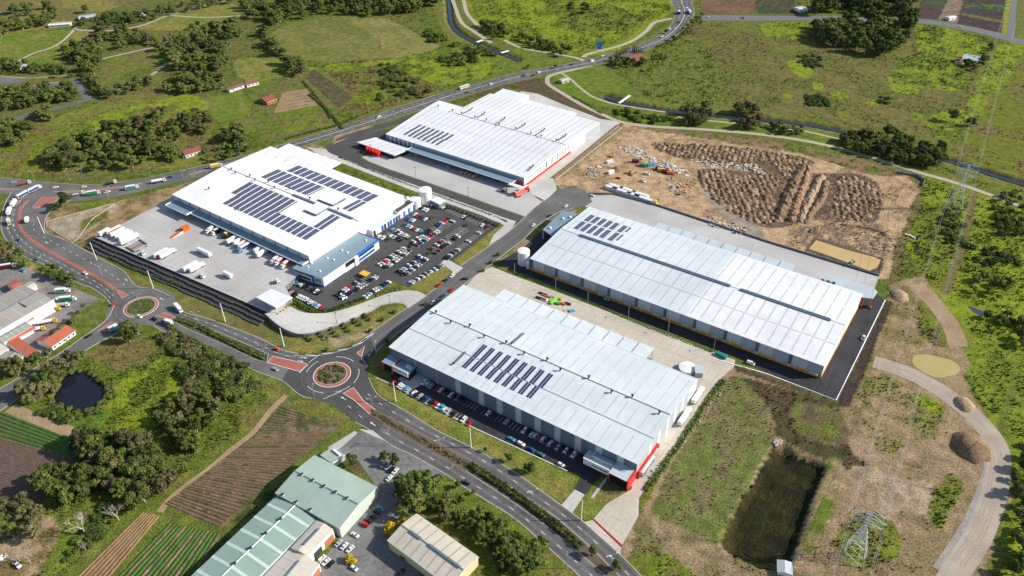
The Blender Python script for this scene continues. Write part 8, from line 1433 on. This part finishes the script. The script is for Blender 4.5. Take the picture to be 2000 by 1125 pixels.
# shrubs
BUSH = []
for poly, n, (h0, h1), kinds, lb, grp in (([(742,140),(760,122),(775,130),(838,178),(830,190),(780,195),(740,195),(735,180)], 46, (2.5, 4.5), ('dark', 'green'), 'dark green bush in the overgrown plots above the highway', 'bushes in the overgrown plots'), ([(740,120),(790,135),(800,150),(760,150)], 8, (2, 3.5), ('dark',), 'dark bush at the plot hedge corner', 'bushes at the plot hedge'), ([(870,108),(935,112),(930,125),(890,130),(850,128)], 18, (3, 5.5), ('green', 'dark'), 'bush in the dark thicket right of the mown field', 'bushes right of the mown field'), ([(905,85),(970,100),(965,112),(910,108)], 14, (3, 5), ('green',), 'bright bush along the canal below the weir slabs', 'bushes along the canal'), ([(820,55),(905,82),(890,92),(845,82)], 18, (3, 5), ('green', 'lime'), 'bush on the slope between mown field and canal', 'bushes between field and canal'), ([(1198,212),(1290,222),(1330,238),(1260,242),(1215,232)], 24, (2, 4), ('green', 'lime', 'dark'), 'bush on the strip between canal and path', 'bushes between canal and path'), ([(1110,10),(1150,10),(1150,25),(1115,30)], 9, (3, 5), ('dark',), 'dark bush in the top meadow', 'bushes in the top meadow'), ([(1560,108),(1602,110),(1606,132),(1575,135),(1555,122)], 30, (2, 3), ('dark',), 'dark green bush in the round thicket below the big grove', 'bushes in the upper round thicket'), ([(1575,188),(1615,190),(1618,208),(1585,212),(1570,202)], 28, (2, 3), ('dark',), 'dark green bush in the round thicket by the canal meadow', 'bushes in the lower round thicket'), ([(1720,188),(1738,190),(1735,203),(1718,202)], 7, (2, 3), ('dark',), 'dark bush in the small thicket on brown ground', 'bushes in the small thicket'),
 ([(300,655),(385,650),(440,690),(480,715),(470,740),(400,720),(340,690)], 34, (2.5, 4.5), ('grey', 'dark', 'green'), 'scrubby bush on the slope below the dual road', 'bushes below the dual road'), ([(340,720),(400,710),(480,740),(500,760),(460,775),(400,760),(360,745)], 34, (2.5, 5), ('dark', 'grey', 'green'), 'dark scrub bush between lime scrub and dual road', 'bushes in the middle scrub'), ([(110,745),(140,720),(200,735),(220,755),(215,790),(190,808),(140,812),(100,790)], 30, (1.6, 2.8), ('grey', 'lime', 'green'), 'reedy bush on the rim of the dark pond', 'bushes on the pond rim'), ([(60,810),(105,800),(160,820),(120,832)], 12, (1.8, 3), ('dark', 'green'), 'bush between pond and farm track', 'bushes between pond and track'), ([(200,985),(240,990),(215,1040),(150,1090),(120,1100),(170,1030)], 22, (1.8, 3.5), ('green', 'dark'), 'bush beside the furrowed strip', 'bushes beside the furrowed strip'), ([(690,1060),(722,1050),(728,1072),(705,1105),(685,1085)], 10, (3, 4.5), ('dark', 'green'), 'bush in the hedge across the grey lot', 'bushes across the grey lot'), ([(755,1060),(785,1060),(800,1090),(770,1085)], 6, (3, 5), ('dark', 'green'), 'bush under the eaves of the cream factory', 'bushes at the cream factory'), ([(1838,410),(1885,405),(1880,470),(1850,485),(1836,450)], 28, (1.8, 3.2), ('dark', 'green'), 'dark bush under the farther pylon', 'bushes under the farther pylon'), ([(1930,400),(1990,430),(2000,480),(1960,470)], 20, (2, 4), ('dark', 'lime'), 'dark bush on the right meadow above the creek', 'bushes on the right meadow'), ([(1880,470),(1960,490),(1990,520),(1900,520)], 16, (2, 3.5), ('dark',), 'dark bush in the meadow hollow', 'bushes in the meadow hollow'), ([(1005,1050),(1050,1060),(1060,1100),(1010,1090)], 8, (2.5, 4), ('green',), 'bush on the bank below the lower carriageway', 'bushes below the lower carriageway')):
    for x, y in scatter(poly, n, 2.6): BUSH.append([x, y, TK.uniform(h0, h1), TK.choice(kinds), lb, grp])
for px, h_, lb in (((768,1040), 5.5, 'yellow blossoming shrub at the cream factory gable'), ((782,1022), 4, 'smaller yellow blossoming shrub under the gable'), ((688,1096), 4, 'yellow blossoming shrub at the end of the lot hedge')): p = at(*px); plant(SHR['yellow'][0], p.x, p.y, h_, lb, 'bush', None, 'blossoming_shrub', 2.0, wd=1.2)
for i in range(9): p = at(1201+i*2.9, 112-i*1.1); plant(TK.choice(CYP['gold']), p.x, p.y, TK.uniform(6, 8), f'{nth(i)} golden cypress from the left in the row left of the red brick house', 'cypress', 'golden cypresses left of the red brick house', 'cypress')
for i in range(10): p = at(1272+i*3.2, 118+4*math.sin(i*2)); plant(TK.choice(CYP['gold'] if i < 7 else CYP['rust']), p.x, p.y, TK.uniform(6, 8.5), f'{nth(i)} golden cypress from the left, right of the red brick house' if i < 7 else f'{nth(i-7)} rusty cypress right of the red brick house', 'cypress', 'cypresses right of the red brick house', 'cypress')
for i in range(6): p = at(1236+i*3.5, 100+i*.8); plant(CYP['dark'][0], p.x, p.y, TK.uniform(7, 9), f'{nth(i)} dark conifer from the left behind the red brick house', 'conifer', 'dark conifers behind the red brick house', 'conifer')
for px, w_ in (((108,665), 'in front of the terracotta house, left one'), ((123,653), 'in front of the terracotta house, right one'), ((158,625), 'left of the factory drive'), ((168,612), 'nearest the factory drive'), ((150,632), 'beside the white wall stub')): p = at(*px); plant(PALM, p.x, p.y, 7.5, 'palm tree '+w_, 'palm', None, 'palm_tree', 8.5)
for px, h_, w_ in (((166,1042), 15, 'bigger spreading bare tree on the farm bank'), ((232,1016), 12, 'slim bare tree leaning by the furrowed strip'), ((220,1010), 9, 'bare tree tucked behind the slim one'), ((60,1100), 10, 'bare tree at the bottom left track'), ((38,1095), 9, 'bare tree nearest the parked white van'), ((310,217), 9, 'white dead tree in the lime meadow'), ((168,1075), 6, 'low bare tree under the spreading one')): p = at(*px); plant(TK.choice(BARE), p.x, p.y, h_, w_, 'bare tree', None, 'bare_tree', 7.0)
# estate saplings and planted strips on the lawn
SAP = shrub_mesh('green', 900); STK = MB(); STK.tube((0, 0, -.1), (0, 0, 1.9), .05, .04, BARK, 4, False); STK = STK.mesh('stem')
for i, (a, b) in enumerate((((593,656),(610,668)), ((620,651),(642,667)), ((644,643),(665,661)), ((667,634),(687,651)), ((688,624),(707,640)), ((710,616),(725,628)))):
    ribbon('planting_strip', [a, ((a[0]+b[0])/2, (a[1]+b[1])/2), b], 1.8, mat('gravel_dark', (.12, .12, .125), .95, .25, 1.5), .05, flat=False)
    for k in range(3): p = at(*a).lerp(at(*b), (.12, .45, .8)[k]); plant((STK, SAP[1]), p.x, p.y, 2.6, ('upper', 'middle', 'lower')[k]+f' sapling in the {ORD[i]} dark planting strip from the left', 'sapling', 'saplings on the ramp lawn', 'sapling', 2.0, 'crown', .7)
for i, px in enumerate(((746,626),(723,648),(770,611),(640,690-4),(755,668),(832,596),(862,603),(943,531),(958,515),(972,500))): p = at(*px); plant((STK, SAP[1]), p.x, p.y, 3.0, 'young street tree '+('on the ramp lawn edge, upper', 'on the ramp lawn edge, lower', 'on the ramp lawn, third up', 'nearest the roundabout lawn', 'beside the parked ute with trailer', 'by the roof edge kerb', 'by the blue parked car', 'lowest on the street lawn', 'in the middle of the street lawn', 'highest on the street lawn')[i], 'sapling', 'young street trees', 'sapling', 2.0, 'crown', .7)
for i in range(14): p = at(874+i*7.6, 404+i*2.9); plant((STK, SAP[1]), p.x, p.y, 2.2, f'{nth(i)} sapling from the shed on the planted bank above the car park', 'sapling', 'saplings on the planted bank', 'sapling', 2.0, 'crown', .8)
# hedges
def hedge(lb, cpx, w_, h_, kinds, z=0, dens=1.0, nm='hedge'):
    C = spx(cpx, .8); mb = MB(); 
    for i in range(0, len(C), 2):
        t = (C[min(i+1, len(C)-1)]-C[max(i-1, 0)]).normalized(); nn = Vector((-t.y, t.x, 0))
        for s in ((-.3, .3) if w_ > 2.4 else (0,)):
            q = C[i]+nn*(s*w_+TK.uniform(-.3, .3)); r = w_*.38*TK.uniform(.7, 1.15); lobe(mb, (q.x, q.y, z+h_*TK.uniform(.35, .6)), r, h_/w_*.9, int(26*dens), .3, LM[TK.choice(kinds)])
    return tag(mb.build(nm), lb, 'hedge')
hedge('long clipped hedge on the median between the roundabouts', [(346,624),(376,633),(426,657),(480,684),(518,700)], 3.6, 1.8, ('dark', 'green')); hedge('dark hedge on the median beside the concrete driveways', [(922,910),(960,935),(1000,962),(1060,1006),(1100,1040),(1135,1070)], 3.8, 2.4, ('green', 'dark'), .1); hedge('planted hedge strip along the yard beside the bare slope', [(1412,744),(1380,786),(1340,848),(1300,905),(1262,958)], 3, 1.3, ('green', 'dark', 'lime')); hedge('low planting along the top of the retaining terraces', [(196,473),(280,508),(360,541),(440,575),(505,601)], 1.3, .9, ('gold', 'green'), 3.2); hedge('low planting strip beside the green mesh fence', [(1004,535),(1050,552),(1150,590),(1250,634),(1390,688)], 1.5, .6, ('dark', 'green'), 0, .6); hedge('flowering strip along the asphalt drive of the far warehouse', [(662,307),(700,322),(760,346),(850,380),(960,420),(990,433)], 1.6, .8, ('gold', 'rust'), 0, .7); hedge('shrubs along the lower car park edge over the ramp', [(576,590),(600,604),(628,609),(655,603),(690,590),(712,582)], 3.4, 1.2, ('green', 'dark')); hedge('shrubs in the planted corner by the white car park path', [(735,576),(760,566),(785,564)], 4, 1.0, ('green', 'grey')); hedge('shrubs on the dark terrace steps below the yard', [(215,505),(260,525),(330,552),(400,580),(470,608)], 1.6, 1.0, ('dark',), 1.2, .5); hedge('row of roadside bushes below the dual road', [(330,636),(352,655),(380,668),(420,688),(450,705),(478,718)], 3, 2.6, ('dark', 'green')); hedge('paddock hedge running down to the highway', [(605,185),(640,215),(660,240),(670,252)], 2.6, 2, ('dark', 'green')); hedge('paddock hedge below the house rows', [(592,160),(612,182),(634,210),(646,232)], 2.4, 2, ('dark',)); hedge('scrub line along the far highway verge', [(560,272),(620,255),(660,245),(700,228)], 2.6, 2, ('dark', 'green')); hedge('canal side scrub on the pale path', [(1120,190),(1150,206),(1175,222)], 2, 1.5, ('dark',)); hedge('roadside bush row outside the red brick house', [(1340,60),(1320,78),(1300,86),(1285,92)], 3, 3, ('dark', 'green')); hedge('two round bushes at the top of the embankment', [(1042,148),(1054,144)], 3.4, 3, ('dark',))
for i, q in enumerate(([(1054,462),(1060,466)],)): pass
ISLP = []
for px in ((839,487),(800,482),(909,442),(884,434),(746,518),(792,489),(786,537),(827,503),(662,583),(733,538),(770,463),(798,466),(823,456),(843,427),(836,496)):
    p = at(*px); mb = MB(); mb.prism(circ(p, 2.6, 10), 0, .16, KERB, BMULCH); mb.build('planter_island')['kind'] = 'structure'
    ISLP.append(p)
number(BUSH, 5, 4); BUSH.sort(key=lambda q: -q[2]/dist(q)); und = MB()
def merge(mb, me, x, y, s, w_):
    a = TK.uniform(0, 6.28); c, sn = math.cos(a), math.sin(a); b = len(mb.v); co = np.empty(len(me.vertices)*3); me.vertices.foreach_get('co', co); co = co.reshape(-1, 3)*s; mb.v += list(zip((x+w_*(c*co[:, 0]-sn*co[:, 1])).tolist(), (y+w_*(sn*co[:, 0]+c*co[:, 1])).tolist(), co[:, 2].tolist())); km = mb.mi(me.materials[0])
    for p in me.polygons: mb.f.append(tuple(b+v for v in p.vertices)); mb.m.append(km)
for i, (x, y, h_, k, lb, grp) in enumerate(BUSH):
    pr = TK.choice(SHR[k])
    if i < 270: plant(pr, x, y, h_, lb, 'bush', grp, 'bush', 2.0, wd=TK.uniform(1.2, 1.8))
    else: merge(und, pr[1], x, y, h_/2, 1.5)
for k in range(60): a = TK.uniform(0, 6.28); r = 8.3*math.sqrt(TK.random()); merge(und, TK.choice(SHR['rust']+SHR['green']+SHR['dark'])[1], RB2.x+r*math.cos(a), RB2.y+r*math.sin(a), TK.uniform(.4, .7), 1.3)
for k in range(25): a = TK.uniform(0, 6.28); r = 8.3*math.sqrt(TK.random()); merge(und, TK.choice(SHR['lime']+SHR['green'])[1], RB1.x+r*math.cos(a), RB1.y+r*math.sin(a), TK.uniform(.3, .55), 1.3)
for p in ISLP:
    for k in range(3): merge(und, TK.choice(SHR['green']+SHR['dark'])[1], p.x+TK.uniform(-1.3, 1.3), p.y+TK.uniform(-1.3, 1.3), .55, 1.2)
C_ = mid([(733,800),(813,843),(923.6,903)], [(723,810),(775.7,843),(911,920.7)], .5, 60)
for p in C_:
    for k in range(3): merge(und, TK.choice(SHR['grey']+SHR['dark'])[1], p.x+TK.uniform(-1.3, 1.3), p.y+TK.uniform(-1.3, 1.3), TK.uniform(.2, .4), 1.3)
und.build('undergrowth')['kind'] = 'stuff'
# crop rows
def crop(lb, a0, a1, b0, b1, n, w_, h_, m, base, wob=.12):
    "rows from line a0-a1 to line b0-b1 (pixels), each row its own part"
    A0, A1, B0, B1 = at(*a0), at(*a1), at(*b0), at(*b1); s = sheet('field', [(p.x, p.y) for p in (A0, A1, B1, B0)], base, .03, world=True)
    for i in range(n):
        t = (i+.5)/n; p, q = A0.lerp(A1, t), B0.lerp(B1, t); L_ = (q-p).length; k = max(2, int(L_/2.2)); d = (q-p).normalized(); nn = Vector((-d.y, d.x, 0)); mb = MB(); mi = mb.mi(m[i % len(m)])
        for j in range(k+1):
            c = p.lerp(q, j/k); hh = h_*TK.uniform(1-wob*3, 1+wob); ww = w_*TK.uniform(1-wob, 1+wob)
            for u, z in ((-.5, 0), (-.22, hh), (.22, hh*.95), (.5, 0)): v = c+nn*(u*ww); mb.v.append((v.x, v.y, z+.032))
        for j in range(k):
            for u in range(3): b = j*4+u; mb.f.append((b, b+4, b+5, b+1)); mb.m.append(mi)
        mb.build('crop_row', s)
FB = mat('furrow_brown', (.10, .07, .042), .95, .3, 1, .2, .1); RB = mat('ridge_brown', (.165, .11, .065), .95, .3, 1.2, .2, .1); RG = mat('crop_green', (.055, .12, .018), .9, .3, 1.5, .2, .2); RT = mat('ridge_tan', (.22, .145, .07), .95, .25, 1.2, .2, .1); ROL = mat('crop_olive', (.09, .10, .03), .9, .35, 1.2, .3, .15, col2=(.16, .115, .07)); RBV = mat('ridge_violet_brown', (.12, .084, .062), .95, .25, 1.0)
for v in LM.values(): pass
crop('f', (-60,778), (-60,836), (166,868), (150,896), 6, 2.0, .55, [RG], FB); crop('f', (-60,838), (-60,1010), (149,898), (62,1000), 30, 1.7, .35, [RBV], FB)
crop('f', (500,850), (322,985), (655,838), (425,1030), 34, 1.6, .4, [RB, ROL, RB, RB, ROL], FB); crop('f', (550,792), (500,848), (668,832), (652,842), 10, 1.7, .45, [ROL], mat('weedy_brown', (.085, .085, .03), .95, .3, 1))
crop('f', (135,1140), (205,1140), (278,1000), (312,1008), 7, 1.5, .45, [RT], RB); crop('f', (215,1140), (372,1140), (330,1022), (432,1042), 14, 1.8, .6, [RG, ROL, RG], mat('weedy_green', (.05, .07, .02), .95, .3, 1))
crop('f', (553,180), (534,221), (600,173), (621,205), 12, 1.4, .4, [ROL, RT], DIRTT); crop('f', (615,135), (595,150), (690,190), (662,212), 12, 1.2, .3, [ROL], mat('weedy_brown', (.085, .085, .03)))
# weeds: tufts over the rough ground, coloured like the ground they stand in
def weeds(n):
    x, y, z, col, rgh, fl, vv, inner = GD; m = (rgh > .12) & (fl > .9) & inner & (z > -.6); ix = np.nonzero(m)[0]; pr = rgh[ix]**1.1/(60+np.hypot(x[ix], y[ix]))**1.2; pr /= pr.sum(); pick = nrg.choice(ix, n, p=pr)
    px = x[pick]+nrg.uniform(-1, 1, n); py = y[pick]+nrg.uniform(-1, 1, n); dep = np.hypot(px, py); s = nrg.uniform(.35, .95, n)*(.7+rgh[pick])*(.8+dep/1400); k = 3; V = np.zeros((n, k, 3, 3)); a0 = nrg.uniform(0, 6.28, n)
    for j in range(k):
        a = a0+j*2.1+nrg.uniform(-.4, .4, n); c, sn = np.cos(a), np.sin(a); lean = nrg.uniform(.1, .7, n)
        for q, (u, w_, h_) in enumerate(((-.6, 0, 0), (.6, 0, 0), (0, 1, 1))):
            V[:, j, q, 0] = px+s*(u*c-w_*lean*sn); V[:, j, q, 1] = py+s*(u*sn+w_*lean*c); V[:, j, q, 2] = z[pick]-.05+s*h_*nrg.uniform(.8, 1.3, n)
    me = bpy.data.meshes.new('weeds'); nv = n*k*3; me.vertices.add(nv); me.vertices.foreach_set('co', V.reshape(-1).astype(np.float32)); me.loops.add(nv); me.loops.foreach_set('vertex_index', np.arange(nv, dtype=np.int32)); me.polygons.add(n*k); me.polygons.foreach_set('loop_start', np.arange(0, nv, 3, dtype=np.int32)); me.update(calc_edges=True)
    cc = col[pick]*nrg.uniform(.8, 1.25, (n, 1)); cc = np.repeat(np.concatenate([cc, np.ones((n, 1))], 1), k*3, 0); ca = me.color_attributes.new('ground_cover', 'FLOAT_COLOR', 'POINT'); ca.data.foreach_set('color', cc.astype(np.float32).ravel())
    mm = bpy.data.materials.new('weed_leaf'); mm.use_nodes = True; N = mm.node_tree.nodes; b = N['Principled BSDF']; b.inputs['Roughness'].default_value = .8; b.inputs['Specular IOR Level'].default_value = .15; vc = N.new('ShaderNodeVertexColor'); vc.layer_name = 'ground_cover'; mm.node_tree.links.new(vc.outputs[0], b.inputs['Base Color']); me.materials.append(mm); put('weeds', me)['kind'] = 'stuff'
if STALLS.v: STALLS.build('stall_marking')['kind'] = 'structure'
for k, v in MARK.items():
    if v.v: v.build('road_marking')['kind'] = 'structure'
GD = make_ground()
weeds(110000)
